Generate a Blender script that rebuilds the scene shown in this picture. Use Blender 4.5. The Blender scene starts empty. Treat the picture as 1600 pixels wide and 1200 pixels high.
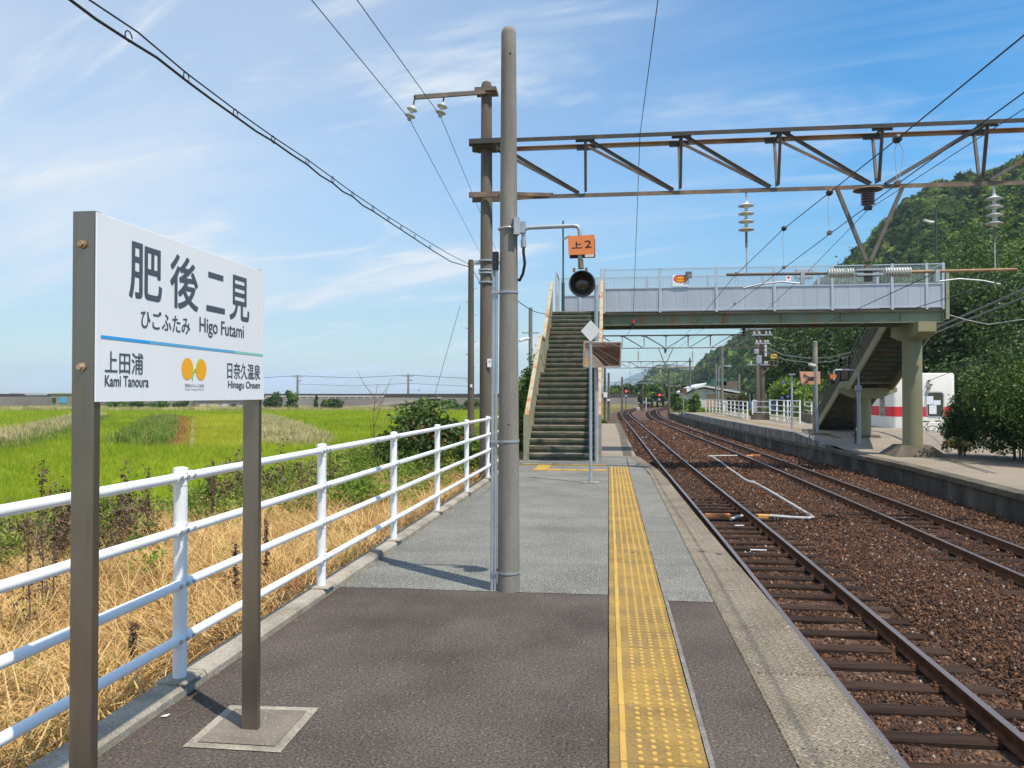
import bpy, math, random
import numpy as np
from mathutils import Vector, Matrix, Euler
from mathutils import noise as mn
R_ = random.Random(7)
rng = np.random.default_rng(11)
rad = math.radians
PI = math.pi
sc = bpy.context.scene
C = sc.collection

# ------------------------------------------------------------------ camera, sky, sun, exposure
CAMZ = 1.5
cd = bpy.data.cameras.new('camera'); cam = bpy.data.objects.new('camera', cd); C.objects.link(cam)
cd.sensor_width = 36; cd.lens = 28; cd.clip_start = 0.05; cd.clip_end = 12000
FX = 1600 * 28 / 36
YAW = math.atan(151 / FX); PITCH = math.atan(17 / FX)
cam.location = (0, 0, CAMZ); cam.rotation_euler = (PI / 2 + PITCH, 0, YAW)
sc.camera = cam
SUN_EL, SUN_AZ = rad(63), math.atan2(.785, -.62)          # azimuth measured from +Y towards +X
w = bpy.data.worlds.new('World'); sc.world = w; w.use_nodes = True
nt = w.node_tree; N = nt.nodes; L = nt.links
N.clear()
wo = N.new('ShaderNodeOutputWorld'); bg = N.new('ShaderNodeBackground'); L.new(bg.outputs[0], wo.inputs[0])
sky = N.new('ShaderNodeTexSky'); sky.sky_type = 'NISHITA'; sky.sun_disc = False
sky.sun_elevation = SUN_EL; sky.sun_rotation = SUN_AZ
sky.air_density = 1.0; sky.dust_density = 0.45; sky.ozone_density = 3.0; sky.altitude = 0
bg.inputs[1].default_value = 0.15


def mnode(tree, op, a, b=None, clamp=False):
    n = tree.nodes.new('ShaderNodeMath'); n.operation = op; n.use_clamp = clamp
    for i, v in enumerate((a, b)):
        if v is None: continue
        if isinstance(v, (int, float)): n.inputs[i].default_value = v
        else: tree.links.new(v, n.inputs[i])
    return n.outputs[0]


# thin cirrus laid on a high flat layer: direction divided by its height
tc = N.new('ShaderNodeTexCoord'); sx = N.new('ShaderNodeSeparateXYZ'); L.new(tc.outputs['Generated'], sx.inputs[0])
zz = mnode(nt, 'ADD', mnode(nt, 'MAXIMUM', sx.outputs[2], 0.0), 0.16)
cx = mnode(nt, 'DIVIDE', sx.outputs[0], zz); cy = mnode(nt, 'DIVIDE', sx.outputs[1], zz)
cb = N.new('ShaderNodeCombineXYZ'); L.new(cx, cb.inputs[0]); L.new(cy, cb.inputs[1])


def cloud(rot, scale, loc, nscale, detail, rough, dist, lo, hi):
    m = N.new('ShaderNodeMapping'); m.vector_type = 'TEXTURE'; L.new(cb.outputs[0], m.inputs[0])
    m.inputs['Rotation'].default_value = (0, 0, rot); m.inputs['Scale'].default_value = scale; m.inputs['Location'].default_value = loc
    t = N.new('ShaderNodeTexNoise'); t.inputs['Scale'].default_value = nscale; t.inputs['Detail'].default_value = detail
    t.inputs['Roughness'].default_value = rough; t.inputs['Distortion'].default_value = dist
    L.new(m.outputs[0], t.inputs[0])
    r = N.new('ShaderNodeMapRange'); r.interpolation_type = 'SMOOTHSTEP'
    r.inputs[1].default_value = lo; r.inputs[2].default_value = hi
    L.new(t.outputs[0], r.inputs[0]); return r.outputs[0]


wisps = cloud(rad(160), (1.7, .55, 1), (1.4, 3.7, 0), 1.3, 8, .60, .9, .51, .74)
fine = cloud(rad(163), (2.2, .45, 1), (.3, 5.2, 0), 1.7, 9, .65, 1.2, .44, .80)
veil = cloud(rad(160), (1.8, 1.0, 1), (7.3, 2.0, 0), 1.0, 4, .55, .5, .34, .72)
side = mnode(nt, 'MULTIPLY', mnode(nt, 'ADD', mnode(nt, 'MULTIPLY', sx.outputs[0], -1.5), .42, True), 1.0, True)   # the veil is thicker towards the sea
v1 = mnode(nt, 'MULTIPLY', wisps, .7)
v2 = mnode(nt, 'MULTIPLY', mnode(nt, 'MULTIPLY', fine, veil), .45)
lowr = N.new('ShaderNodeMapRange'); lowr.interpolation_type = 'SMOOTHSTEP'; lowr.inputs[2].default_value = .16; lowr.inputs[3].default_value = .45; L.new(sx.outputs[2], lowr.inputs[0])
side = mnode(nt, 'MULTIPLY', side, lowr.outputs[0])
v3 = mnode(nt, 'MULTIPLY', side, mnode(nt, 'ADD', mnode(nt, 'MULTIPLY', veil, .34), .50))
cf = mnode(nt, 'ADD', mnode(nt, 'ADD', v1, v2), v3, True)
hs = N.new('ShaderNodeHueSaturation'); hs.inputs['Saturation'].default_value = 1.34; hs.inputs['Value'].default_value = .99; L.new(sky.outputs[0], hs.inputs['Color'])
hr = N.new('ShaderNodeMapRange'); hr.interpolation_type = 'SMOOTHSTEP'; hr.inputs[2].default_value = .30; hr.inputs[3].default_value = .58; L.new(sx.outputs[2], hr.inputs[0])      # darkens the sky colour towards the horizon
hm_ = N.new('ShaderNodeMix'); hm_.data_type = 'RGBA'; hm_.blend_type = 'MULTIPLY'; hm_.inputs[0].default_value = 1; L.new(hs.outputs[0], hm_.inputs[6]); L.new(hr.outputs[0], hm_.inputs[7])
mx = N.new('ShaderNodeMix'); mx.data_type = 'RGBA'; L.new(cf, mx.inputs[0]); ht = N.new('ShaderNodeMix'); ht.data_type = 'RGBA'; ht.blend_type = 'MULTIPLY'; ht.inputs[0].default_value = 1; L.new(hm_.outputs[2], ht.inputs[6]); ht.inputs[7].default_value = (1.0, 1.10, 1.02, 1)
L.new(ht.outputs[2], mx.inputs[6])
mx.inputs[7].default_value = (4.1, 4.5, 4.95, 1)
L.new(mx.outputs[2], bg.inputs[0])

sl = bpy.data.lights.new('sun', 'SUN'); sl.energy = 4.5; sl.angle = rad(.53); sl.color = (1, .91, .78)
so = bpy.data.objects.new('sun', sl); C.objects.link(so)
sd = Vector((math.sin(SUN_AZ) * math.cos(SUN_EL), math.cos(SUN_AZ) * math.cos(SUN_EL), math.sin(SUN_EL)))
so.rotation_euler = sd.to_track_quat('Z', 'Y').to_euler(); so.location = (20, -20, 60)
sc.view_settings.view_transform = 'Standard'; sc.view_settings.look = 'None'
sc.view_settings.exposure = 0.34; sc.view_settings.gamma = 1; sc.view_settings.use_curve_mapping = False
sc.cycles.max_bounces = 6; sc.cycles.diffuse_bounces = 3; sc.cycles.glossy_bounces = 3; sc.cycles.transparent_max_bounces = 12
sc.cycles.volume_bounces = 1; sc.cycles.use_denoising = True

# ------------------------------------------------------------------ measuring from the photograph (survey rays from the viewpoint)
_s, _c = math.sin(YAW), math.cos(YAW)


def ray(px, py):
    x = (px - 800) / FX; y = -(py - 600) / FX
    f = math.cos(PITCH) - y * math.sin(PITCH); z = math.sin(PITCH) + y * math.cos(PITCH)
    return Vector((x * _c - f * _s, x * _s + f * _c, z))


def atz(px, py, z=0.):
    d = ray(px, py); return Vector((0, 0, CAMZ)) + d * ((z - CAMZ) / d.z)


def aty(px, py, Y):
    d = ray(px, py); return Vector((0, 0, CAMZ)) + d * (Y / d.y)


def atX(px, py, X):
    d = ray(px, py); return Vector((0, 0, CAMZ)) + d * (X / d.x)


# ------------------------------------------------------------------ mesh helpers
class MB:
    def __init__(s): s.v = []; s.f = []; s.m = []; s.mi = 0

    def add(s, vs, fs):
        o = len(s.v); s.v += [tuple(v) for v in vs]; s.f += [tuple(i + o for i in f) for f in fs]; s.m += [s.mi] * len(fs); return s

    def box(s, c, d, rot=None, bev=0):
        x, y, z = d[0] / 2, d[1] / 2, d[2] / 2
        if bev:
            return s.bbox(c, d, bev, rot)
        vs = [Vector(p) for p in ((-x, -y, -z), (x, -y, -z), (x, y, -z), (-x, y, -z), (-x, -y, z), (x, -y, z), (x, y, z), (-x, y, z))]
        if rot is not None: vs = [rot @ v for v in vs]
        c = Vector(c)
        return s.add([v + c for v in vs], [(0, 3, 2, 1), (4, 5, 6, 7), (0, 1, 5, 4), (1, 2, 6, 5), (2, 3, 7, 6), (3, 0, 4, 7)])

    def bbox(s, c, d, b, rot=None):       # box with bevelled vertical and top edges
        x, y, z = d[0] / 2, d[1] / 2, d[2] / 2
        c = Vector(c)

        def ring(ix, iy, zz):
            return [(-ix + b, -iy, zz), (ix - b, -iy, zz), (ix, -iy + b, zz), (ix, iy - b, zz), (ix - b, iy, zz), (-ix + b, iy, zz), (-ix, iy - b, zz), (-ix, -iy + b, zz)]
        vs = ring(x, y, -z) + ring(x, y, z - b) + ring(x - b, y - b, z)
        vs = [Vector(v) for v in vs]
        if rot is not None: vs = [rot @ v for v in vs]
        fs = [tuple(range(7, -1, -1)), tuple(range(16, 24))]
        for k in (0, 8):
            for i in range(8):
                j = (i + 1) % 8; fs.append((k + i, k + j, k + 8 + j, k + 8 + i))
        return s.add([v + c for v in vs], fs)

    def cyl(s, a, b, r0, r1=None, n=12, caps=True):
        a = Vector(a); b = Vector(b); r1 = r0 if r1 is None else r1
        d = (b - a)
        if d.length < 1e-6: return s
        q = d.to_track_quat('Z', 'Y')
        vs = []
        for p, r in ((a, r0), (b, r1)):
            for i in range(n):
                t = 2 * PI * i / n; vs.append(p + q @ Vector((r * math.cos(t), r * math.sin(t), 0)))
        fs = [(i, (i + 1) % n, n + (i + 1) % n, n + i) for i in range(n)]
        if caps: fs += [tuple(range(n - 1, -1, -1)), tuple(range(n, 2 * n))]
        return s.add(vs, fs)

    def bar(s, a, b, wx, wz, up=(0, 0, 1)):    # rectangular bar from a to b
        a = Vector(a); b = Vector(b); d = (b - a); l = d.length; d.normalize()
        up = Vector(up); sd_ = d.cross(up)
        if sd_.length < 1e-4: sd_ = d.cross(Vector((0, 1, 0)))
        sd_.normalize(); u = sd_.cross(d)
        vs = []
        for p in (a, b):
            for i, j in ((-1, -1), (1, -1), (1, 1), (-1, 1)): vs.append(p + sd_ * (i * wx / 2) + u * (j * wz / 2))
        return s.add(vs, [(0, 1, 2, 3), (7, 6, 5, 4), (0, 4, 5, 1), (1, 5, 6, 2), (2, 6, 7, 3), (3, 7, 4, 0)])

    def angle(s, a, b, w_, t=.008, up=(0, 0, 1), flip=1):   # L-section steel
        a = Vector(a); b = Vector(b); d = (b - a).normalized(); up = Vector(up)
        sd_ = d.cross(up)
        if sd_.length < 1e-4: sd_ = d.cross(Vector((0, 1, 0)))
        sd_.normalize(); u = sd_.cross(d)
        s.bar(a, b, w_, t, up)
        s.bar(a + sd_ * flip * (w_ / 2 - t / 2) - u * (w_ / 2 + t * .5 + .0005), b + sd_ * flip * (w_ / 2 - t / 2) - u * (w_ / 2 + t * .5 + .0005), t, w_, up)
        return s

    def tube(s, pts, r, n=8, caps=True):
        pts = [Vector(p) for p in pts]; k = len(pts); rr = r if isinstance(r, (list, tuple)) else [r] * k
        vs = []; prev = None
        for i, p in enumerate(pts):
            d = (pts[min(i + 1, k - 1)] - pts[max(i - 1, 0)]).normalized()
            if prev is None:
                u = d.orthogonal().normalized()
            else:
                u = (prev - d * prev.dot(d)).normalized()
            prev = u; v = d.cross(u)
            for j in range(n):
                t = 2 * PI * j / n; vs.append(p + (u * math.cos(t) + v * math.sin(t)) * rr[i])
        fs = []
        for i in range(k - 1):
            for j in range(n):
                fs.append((i * n + j, i * n + (j + 1) % n, (i + 1) * n + (j + 1) % n, (i + 1) * n + j))
        if caps: fs += [tuple(range(n - 1, -1, -1)), tuple(range((k - 1) * n, k * n))]
        return s.add(vs, fs)

    def lathe(s, prof, o=(0, 0, 0), axis=(0, 0, 1), n=16):    # prof: (r, h) list along the axis
        q = Vector(axis).to_track_quat('Z', 'Y'); o = Vector(o); vs = []
        for r, h in prof:
            for j in range(n):
                t = 2 * PI * j / n; vs.append(o + q @ Vector((r * math.cos(t), r * math.sin(t), h)))
        fs = []
        for i in range(len(prof) - 1):
            for j in range(n): fs.append((i * n + j, i * n + (j + 1) % n, (i + 1) * n + (j + 1) % n, (i + 1) * n + j))
        fs += [tuple(range(n - 1, -1, -1)), tuple(range((len(prof) - 1) * n, len(prof) * n))]
        return s.add(vs, fs)

    def prism(s, poly, vec):      # poly: 3D loop, extruded by vec
        n = len(poly); v = Vector(vec); vs = [Vector(p) for p in poly]; vs += [p + v for p in vs]
        return s.add(vs, [tuple(range(n - 1, -1, -1)), tuple(range(n, 2 * n))] + [(i, (i + 1) % n, n + (i + 1) % n, n + i) for i in range(n)])

    def quad(s, *p): return s.add(p, [tuple(range(len(p)))])

    def build(s, name, mats, parent=None, smooth=False, o=None, recalc=True, angle=35):
        off = Vector((0, 0, 0)); p = parent
        while p is not None: off += p.location; p = p.parent
        o = Vector(o) if o is not None else None
        base = off if o is None else o
        me = bpy.data.meshes.new(name)
        me.from_pydata([tuple(Vector(v) - base) for v in s.v], [], s.f)
        if not isinstance(mats, (list, tuple)): mats = [mats]
        for m in mats: me.materials.append(m)
        if len(mats) > 1: me.polygons.foreach_set('material_index', s.m)
        if recalc:
            import bmesh
            bm = bmesh.new(); bm.from_mesh(me); bmesh.ops.recalc_face_normals(bm, faces=bm.faces); bm.to_mesh(me); bm.free()
        if smooth:
            me.shade_smooth()
            if angle: me.set_sharp_from_angle(angle=rad(angle))
        ob = bpy.data.objects.new(name, me); C.objects.link(ob)
        if parent is not None: ob.parent = parent
        if o is not None: ob.location = o - off
        return ob


def tag(o, label=None, cat=None, group=None, kind=None):
    if label: o['label'] = label
    if cat: o['category'] = cat
    if group: o['group'] = group
    if kind: o['kind'] = kind
    return o


def thing(name, loc, label, cat, group=None):
    o = bpy.data.objects.new(name, None); C.objects.link(o); o.location = loc; o.empty_display_size = .2
    return tag(o, label, cat, group)


def copy_tree(o, loc=None, rz=None, label=None, scale=None, parent=None):
    c = o.copy(); C.objects.link(c); c.parent = parent
    if loc is not None: c.location = loc
    if rz is not None: c.rotation_euler = (0, 0, rz)
    if scale is not None: c.scale = scale
    if label: c['label'] = label
    for ch in list(o.children): copy_tree(ch, parent=c)
    return c


def sheet(name, pts, mat, kind='structure', parent=None):
    ob = MB().quad(*pts).build(name, mat, parent, recalc=False)
    if kind: ob['kind'] = kind
    return ob


# ------------------------------------------------------------------ materials
def mat(name, cols, scale=4., rough=.7, bump=0., metal=0., detail=6, dist=0., speck=None, stretch=(1, 1, 1), lo=.3, hi=.7,
        rnd=0., bscale=None, spec=.5, trans=0., coord='pos', bdist=.01, stain=None, emit=None, rrand=None, grain=None):
    m = bpy.data.materials.new(name); m.use_nodes = True; t = m.node_tree; n = t.nodes; l = t.links
    b = n['Principled BSDF']; b.inputs['Roughness'].default_value = rough; b.inputs['Metallic'].default_value = metal
    b.inputs['Specular IOR Level'].default_value = spec
    if coord == 'pos': g = n.new('ShaderNodeNewGeometry').outputs['Position']
    else: g = n.new('ShaderNodeTexCoord').outputs['Object']
    mp = n.new('ShaderNodeMapping'); mp.inputs['Scale'].default_value = stretch; l.new(g, mp.inputs[0])
    ns = n.new('ShaderNodeTexNoise'); ns.inputs['Scale'].default_value = scale; ns.inputs['Detail'].default_value = detail
    ns.inputs['Distortion'].default_value = dist; l.new(mp.outputs[0], ns.inputs[0])
    cr = n.new('ShaderNodeValToRGB'); l.new(ns.outputs[0], cr.inputs[0])
    k = len(cols); e = cr.color_ramp.elements
    while len(e) < k: e.new(.5)
    for i, c in enumerate(cols):
        e[i].position = lo + (hi - lo) * (i / max(1, k - 1)); e[i].color = (*c, 1)
    if k == 1: e[1].color = (*cols[0], 1)
    out = cr.outputs[0]
    if rnd:
        oi = n.new('ShaderNodeObjectInfo'); hv = n.new('ShaderNodeHueSaturation')
        mr = n.new('ShaderNodeMapRange'); l.new(oi.outputs['Random'], mr.inputs[0]); mr.inputs[3].default_value = 1 - rnd; mr.inputs[4].default_value = 1 + rnd
        l.new(mr.outputs[0], hv.inputs['Value']); l.new(out, hv.inputs['Color']); out = hv.outputs[0]
    if rrand:      # colour picked per instance
        oi = n.new('ShaderNodeObjectInfo'); c2 = n.new('ShaderNodeValToRGB'); l.new(oi.outputs['Random'], c2.inputs[0]); e2 = c2.color_ramp.elements
        while len(e2) < len(rrand): e2.new(.5)
        for i, (p, c) in enumerate(rrand): e2[i].position = p; e2[i].color = (*c, 1)
        mm = n.new('ShaderNodeMix'); mm.data_type = 'RGBA'; mm.blend_type = 'MULTIPLY'; mm.inputs[0].default_value = 1
        l.new(out, mm.inputs[6]); l.new(c2.outputs[0], mm.inputs[7]); out = mm.outputs[2]
    if speck:      # (colour, scale, threshold, amount)
        vo = n.new('ShaderNodeTexVoronoi'); vo.inputs['Scale'].default_value = speck[1]; l.new(g, vo.inputs[0])
        sp = n.new('ShaderNodeSeparateColor'); l.new(vo.outputs['Color'], sp.inputs[0])
        th = n.new('ShaderNodeMapRange'); l.new(sp.outputs[0], th.inputs[0]); th.inputs[1].default_value = speck[2]; th.inputs[2].default_value = min(1, speck[2] + .15)
        th.inputs[4].default_value = speck[3]
        mm = n.new('ShaderNodeMix'); mm.data_type = 'RGBA'; l.new(th.outputs[0], mm.inputs[0]); l.new(out, mm.inputs[6]); mm.inputs[7].default_value = (*speck[0], 1)
        out = mm.outputs[2]
    if stain:      # (colour, scale, stretch, lo, hi, amount)
        m2 = n.new('ShaderNodeMapping'); m2.inputs['Scale'].default_value = stain[2]; l.new(g, m2.inputs[0])
        n2 = n.new('ShaderNodeTexNoise'); n2.inputs['Scale'].default_value = stain[1]; n2.inputs['Detail'].default_value = 7; n2.inputs['Roughness'].default_value = .65
        l.new(m2.outputs[0], n2.inputs[0])
        r2 = n.new('ShaderNodeMapRange'); l.new(n2.outputs[0], r2.inputs[0]); r2.inputs[1].default_value = stain[3]; r2.inputs[2].default_value = stain[4]; r2.inputs[4].default_value = stain[5]
        mm = n.new('ShaderNodeMix'); mm.data_type = 'RGBA'; l.new(r2.outputs[0], mm.inputs[0]); l.new(out, mm.inputs[6]); mm.inputs[7].default_value = (*stain[0], 1)
        out = mm.outputs[2]
    if grain:
        n3 = n.new('ShaderNodeTexNoise'); n3.inputs['Scale'].default_value = grain[0]; n3.inputs['Detail'].default_value = 3; n3.inputs['Roughness'].default_value = .7; l.new(g, n3.inputs[0])
        r3 = n.new('ShaderNodeMapRange'); l.new(n3.outputs[0], r3.inputs[0]); r3.inputs[1].default_value = .3; r3.inputs[2].default_value = .7; r3.inputs[3].default_value = 1 - grain[1]; r3.inputs[4].default_value = 1 + grain[1]
        mm = n.new('ShaderNodeMix'); mm.data_type = 'RGBA'; mm.blend_type = 'MULTIPLY'; mm.inputs[0].default_value = 1; l.new(out, mm.inputs[6]); l.new(r3.outputs[0], mm.inputs[7]); out = mm.outputs[2]
    l.new(out, b.inputs['Base Color'])
    if bump:
        nb = n.new('ShaderNodeTexNoise'); nb.inputs['Scale'].default_value = bscale or scale * 4; nb.inputs['Detail'].default_value = 5; l.new(mp.outputs[0], nb.inputs[0])
        bp = n.new('ShaderNodeBump'); bp.inputs['Strength'].default_value = bump; bp.inputs['Distance'].default_value = bdist
        l.new(nb.outputs[0], bp.inputs['Height']); l.new(bp.outputs[0], b.inputs['Normal'])
    if trans:
        tr = n.new('ShaderNodeBsdfTranslucent'); l.new(out, tr.inputs[0]); ms = n.new('ShaderNodeMixShader'); ms.inputs[0].default_value = trans
        l.new(b.outputs[0], ms.inputs[1]); l.new(tr.outputs[0], ms.inputs[2]); l.new(ms.outputs[0], n['Material Output'].inputs[0])
    if emit:
        b.inputs['Emission Color'].default_value = (*emit[0], 1); b.inputs['Emission Strength'].default_value = emit[1]
    return m


M = {}
M['asphalt_old'] = mat('asphalt_old', [(.072, .0585, .051), (.096, .079, .0695), (.116, .0965, .0855)], 1.6, .9, 1., spec=.15, grain=(75, .75), speck=((.26, .24, .22), 120, .965, .6), bscale=160, bdist=.006, stain=((.050, .042, .036), .9, (1, .5, 1), .46, .72, .7))
M['asphalt_new'] = mat('asphalt_new', [(.115, .114, .100), (.148, .147, .130), (.18, .179, .160)], 1.3, .85, .8, spec=.2, grain=(70, .6), speck=((.40, .41, .38), 190, .76, .8), bscale=150, bdist=.006, stain=((.11, .11, .108), 1.1, (.5, 1.6, 1), .5, .7, .6))
M['tan_paving'] = mat('tan_paving', [(.215, .18, .135), (.27, .228, .175)], .9, .9, .3, speck=((.40, .33, .25), 90, .85, .5), bscale=60, stain=((.17, .135, .10), .5, (1, 1, 1), .52, .7, .5))
M['gravel_lot'] = mat('gravel_lot', [(.27, .215, .16), (.34, .275, .21), (.24, .215, .165)], .6, .95, .5, speck=((.45, .40, .33), 40, .8, .6), bscale=40, bdist=.02, stain=((.12, .13, .06), .35, (1, 1, 1), .56, .7, .7))
M['conc'] = mat('conc', [(.22, .195, .15), (.30, .27, .215), (.36, .33, .27)], 3.5, .9, .5, grain=(80, .3), bscale=60, bdist=.006, speck=((.42, .40, .35), 110, .9, .6), stain=((.11, .10, .07), 2.2, (1, 1, 1), .5, .68, .75))
M['conc_moss'] = mat('conc_moss', [(.10, .085, .06), (.16, .135, .095)], 3., .95, .6, bscale=40, stain=((.05, .045, .033), 1.2, (1, 1, .5), .4, .65, .8))
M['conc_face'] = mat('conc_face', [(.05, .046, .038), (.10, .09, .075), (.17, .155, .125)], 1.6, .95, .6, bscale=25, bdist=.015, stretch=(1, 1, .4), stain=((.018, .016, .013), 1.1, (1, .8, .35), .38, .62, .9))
M['face_white'] = mat('face_white', [(.10, .10, .09), (.24, .24, .22), (.36, .36, .34)], 2.2, .9, .2, stretch=(1, 1.5, .12), stain=((.05, .05, .045), 2.5, (1, 2, .15), .45, .6, .8))
M['pole_conc'] = mat('pole_conc', [(.20, .186, .160), (.25, .234, .205)], 2.5, .85, .5, bscale=90, bdist=.003, stretch=(1, 1, .35), speck=((.38, .36, .31), 160, .88, .5), stain=((.125, .108, .085), 1.4, (2.5, 2.5, .35), .48, .68, .75))
M['pole_dark'] = mat('pole_dark', [(.105, .088, .068), (.15, .128, .10)], 2.0, .9, .4, bscale=60, stretch=(1, 1, .3), stain=((.075, .055, .042), 1.2, (2, 2, .3), .5, .65, .8), bdist=.003)
M['white_paint'] = mat('white_paint', [(.76, .78, .80), (.82, .83, .84)], 3, .32, .05, stain=((.50, .36, .24), 16, (1, 1, .5), .67, .76, .7), grain=(3, .05))
M['steel_brown'] = mat('steel_brown', [(.20, .178, .152), (.27, .245, .215)], 2.0, .30, .12, metal=.85, stretch=(9, 9, .35), bscale=30, bdist=.0015, stain=((.17, .12, .075), 2.3, (2, 2, .5), .52, .72, .55))
M['galv'] = mat('galv', [(.36, .39, .41), (.47, .50, .52)], 9, .45, .05, metal=.55)
M['galv_pole'] = mat('galv_pole', [(.30, .34, .38), (.40, .44, .48)], 6, .5, .03, metal=.3)
M['board'] = mat('board', [(.80, .81, .82), (.83, .84, .85)], 5, .28, .0, stain=((.68, .665, .63), 3, (1, 5, .35), .60, .78, .6))
M['ink'] = mat('ink', [(.075, .095, .115)], 5, .45)
M['line_blue'] = mat('line_blue', [(.03, .36, .75)], 5, .4)
M['line_mid'] = mat('line_mid', [(.12, .42, .68)], 5, .4)
M['line_green'] = mat('line_green', [(.25, .62, .50)], 5, .4)
M['logo_orange'] = mat('logo_orange', [(.90, .42, .02)], 5, .4)
M['logo_green'] = mat('logo_green', [(.12, .5, .08)], 5, .4)
M['orange_sign'] = mat('orange_sign', [(.74, .21, .055), (.80, .26, .075)], 6, .5, stretch=(3, 1, .4), stain=((.5, .2, .09), 5, (4, 1, .4), .6, .8, .5))
M['black'] = mat('black', [(.012, .013, .017)], 5, .4)
M['lens'] = mat('lens', [(.055, .045, .035)], 5, .15, spec=.8)
M['wire'] = mat('wire', [(.018, .018, .02)], 5, .5)
M['cable_grey'] = mat('cable_grey', [(.13, .13, .135), (.19, .19, .19)], 5, .6)
M['wire_teal'] = mat('wire_teal', [(.05, .085, .09)], 5, .5)
M['rust'] = mat('rust', [(.12, .09, .07), (.19, .13, .085), (.27, .185, .12)], 5, .85, .3, stain=((.11, .10, .092), 1.6, (1, 1, 1), .45, .6, .85))
M['rust_orange'] = mat('rust_orange', [(.24, .12, .055), (.36, .22, .12), (.42, .33, .23)], 3, .85, .2, stretch=(.6, 1, 1))
M['truss_dark'] = mat('truss_dark', [(.035, .033, .03), (.065, .06, .052)], 4, .75, .2, stain=((.20, .09, .04), 2.2, (1, 1, 1), .56, .68, .8))
M['truss_grey'] = mat('truss_grey', [(.10, .095, .085), (.16, .15, .135)], 4, .75, .2, stain=((.17, .075, .035), 3, (1, 1, .6), .52, .66, .8))
M['porcelain'] = mat('porcelain', [(.52, .53, .50), (.62, .63, .60)], 8, .25, stain=((.30, .29, .25), 12, (1, 1, 1), .5, .75, .5))
M['porc_dark'] = mat('porc_dark', [(.11, .09, .08), (.16, .14, .12)], 8, .3)
M['green_paint'] = mat('green_paint', [(.065, .09, .06), (.095, .125, .085)], 2.5, .7, .2, stain=((.20, .075, .03), 2.3, (1, 1, .45), .56, .66, .85))
M['girder'] = mat('girder', [(.15, .185, .125), (.20, .235, .165)], 1.5, .7, .15, stretch=(1, 1, .3), stain=((.27, .13, .06), 1.5, (1.3, 1, .18), .54, .64, .85))
M['cream_green'] = mat('cream_green', [(.22, .23, .145), (.31, .31, .21)], 1.8, .75, .2, stretch=(1, 1, 2), stain=((.35, .13, .045), 2.6, (1, 1, .7), .54, .64, .9))
M['cap_rust'] = mat('cap_rust', [(.30, .27, .17), (.40, .35, .24), (.36, .22, .11)], 2.2, .8, .2, stain=((.36, .12, .035), 3.5, (1, 1, 1), .52, .62, .9))
M['cap_pale'] = mat('cap_pale', [(.42, .36, .32), (.50, .44, .40)], 4, .7, stain=((.42, .16, .08), 5, (1, 1, 1), .55, .65, .9))
M['col_paint'] = mat('col_paint', [(.20, .205, .125), (.245, .245, .15), (.29, .265, .145)], .9, .8, .25, bscale=20, stretch=(1, 1, .5), stain=((.23, .10, .04), 4, (1, 1, 1), .70, .74, .8))
M['tread'] = mat('tread', [(.19, .16, .125), (.30, .255, .205)], 3, .95, .6, bscale=40, stain=((.05, .06, .04), 2.5, (1, 1, 1), .5, .65, .7))
M['tread_dark'] = mat('tread_dark', [(.06, .045, .035), (.10, .078, .06)], 3, .95, .4)  # darker tread copy paints the shade under the far stair; also its dark side panels
M['riser'] = mat('riser', [(.045, .072, .048), (.080, .105, .070)], 3, .8, .3, stain=((.19, .125, .08), 3, (1, 1, .6), .50, .66, .75))
M['panel_blue'] = mat('panel_blue', [(.40, .44, .50), (.47, .51, .57)], 1.2, .4, .0, metal=.15, stretch=(1, 1, .3), stain=((.40, .40, .42), 2.5, (2, 1, .25), .55, .75, .5))
M['alu'] = mat('alu', [(.47, .50, .54), (.56, .59, .62)], 4, .4, metal=.35)
M['tactile'] = mat('tactile', [(.20, .125, .026), (.275, .175, .036), (.34, .22, .048)], 3.2, .75, .2, grain=(45, .22), bscale=120, rnd=.10, speck=((.20, .14, .06), 70, .86, .55), stain=((.17, .115, .05), 2.8, (1, 1, 1), .45, .66, .8), bdist=.003)
M['tactile_dot'] = mat('tactile_dot', [(.42, .26, .050), (.50, .325, .070)], 4, .65, rnd=.08, stain=((.40, .27, .09), 5, (1, 1, 1), .55, .75, .6))
M['rail_side'] = mat('rail_side', [(.085, .042, .025), (.15, .075, .043)], 8, .9, .3, spec=.15)
M['rail_top'] = mat('rail_top', [(.24, .19, .175), (.33, .27, .25)], 2, .34, metal=.6, stretch=(6, .2, 1), stain=((.13, .075, .05), 3, (8, .3, 1), .55, .7, .7))
M['sleeper'] = mat('sleeper', [(.028, .018, .014), (.058, .037, .029)], 6, .95, spec=.12, bump=.6, bscale=30, stretch=(.4, 4, 2), rnd=.25, bdist=.008)
M['stone'] = mat('stone', [(.55, .55, .55), (1, 1, 1)], 30, .85, .3, coord='obj',
                 rrand=[(0, (.062, .038, .029)), (.25, (.086, .050, .036)), (.5, (.120, .064, .041)), (.75, (.168, .083, .047)), (.91, (.24, .112, .052)), (.975, (.32, .18, .10)), (.992, (.50, .46, .40))], spec=.15)
M['bed'] = mat('bed', [(.030, .019, .014), (.062, .036, .024), (.10, .056, .034)], .7, .95, 1., bscale=22, bdist=.05, lo=.35, hi=.65, speck=((.22, .12, .07), 22, .7, .7))
M['yellow_board'] = mat('yellow_board', [(.55, .27, .07), (.62, .33, .09)], 9, .7, stretch=(.5, 3, 3))
M['orange_board'] = mat('orange_board', [(.42, .15, .04), (.5, .19, .055)], 9, .7, stretch=(.5, 3, 3))
M['duct_white'] = mat('duct_white', [(.36, .355, .34), (.52, .52, .50)], 5, .6, stain=((.25, .2, .16), 6, (1, 1, 1), .55, .75, .6))
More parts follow.
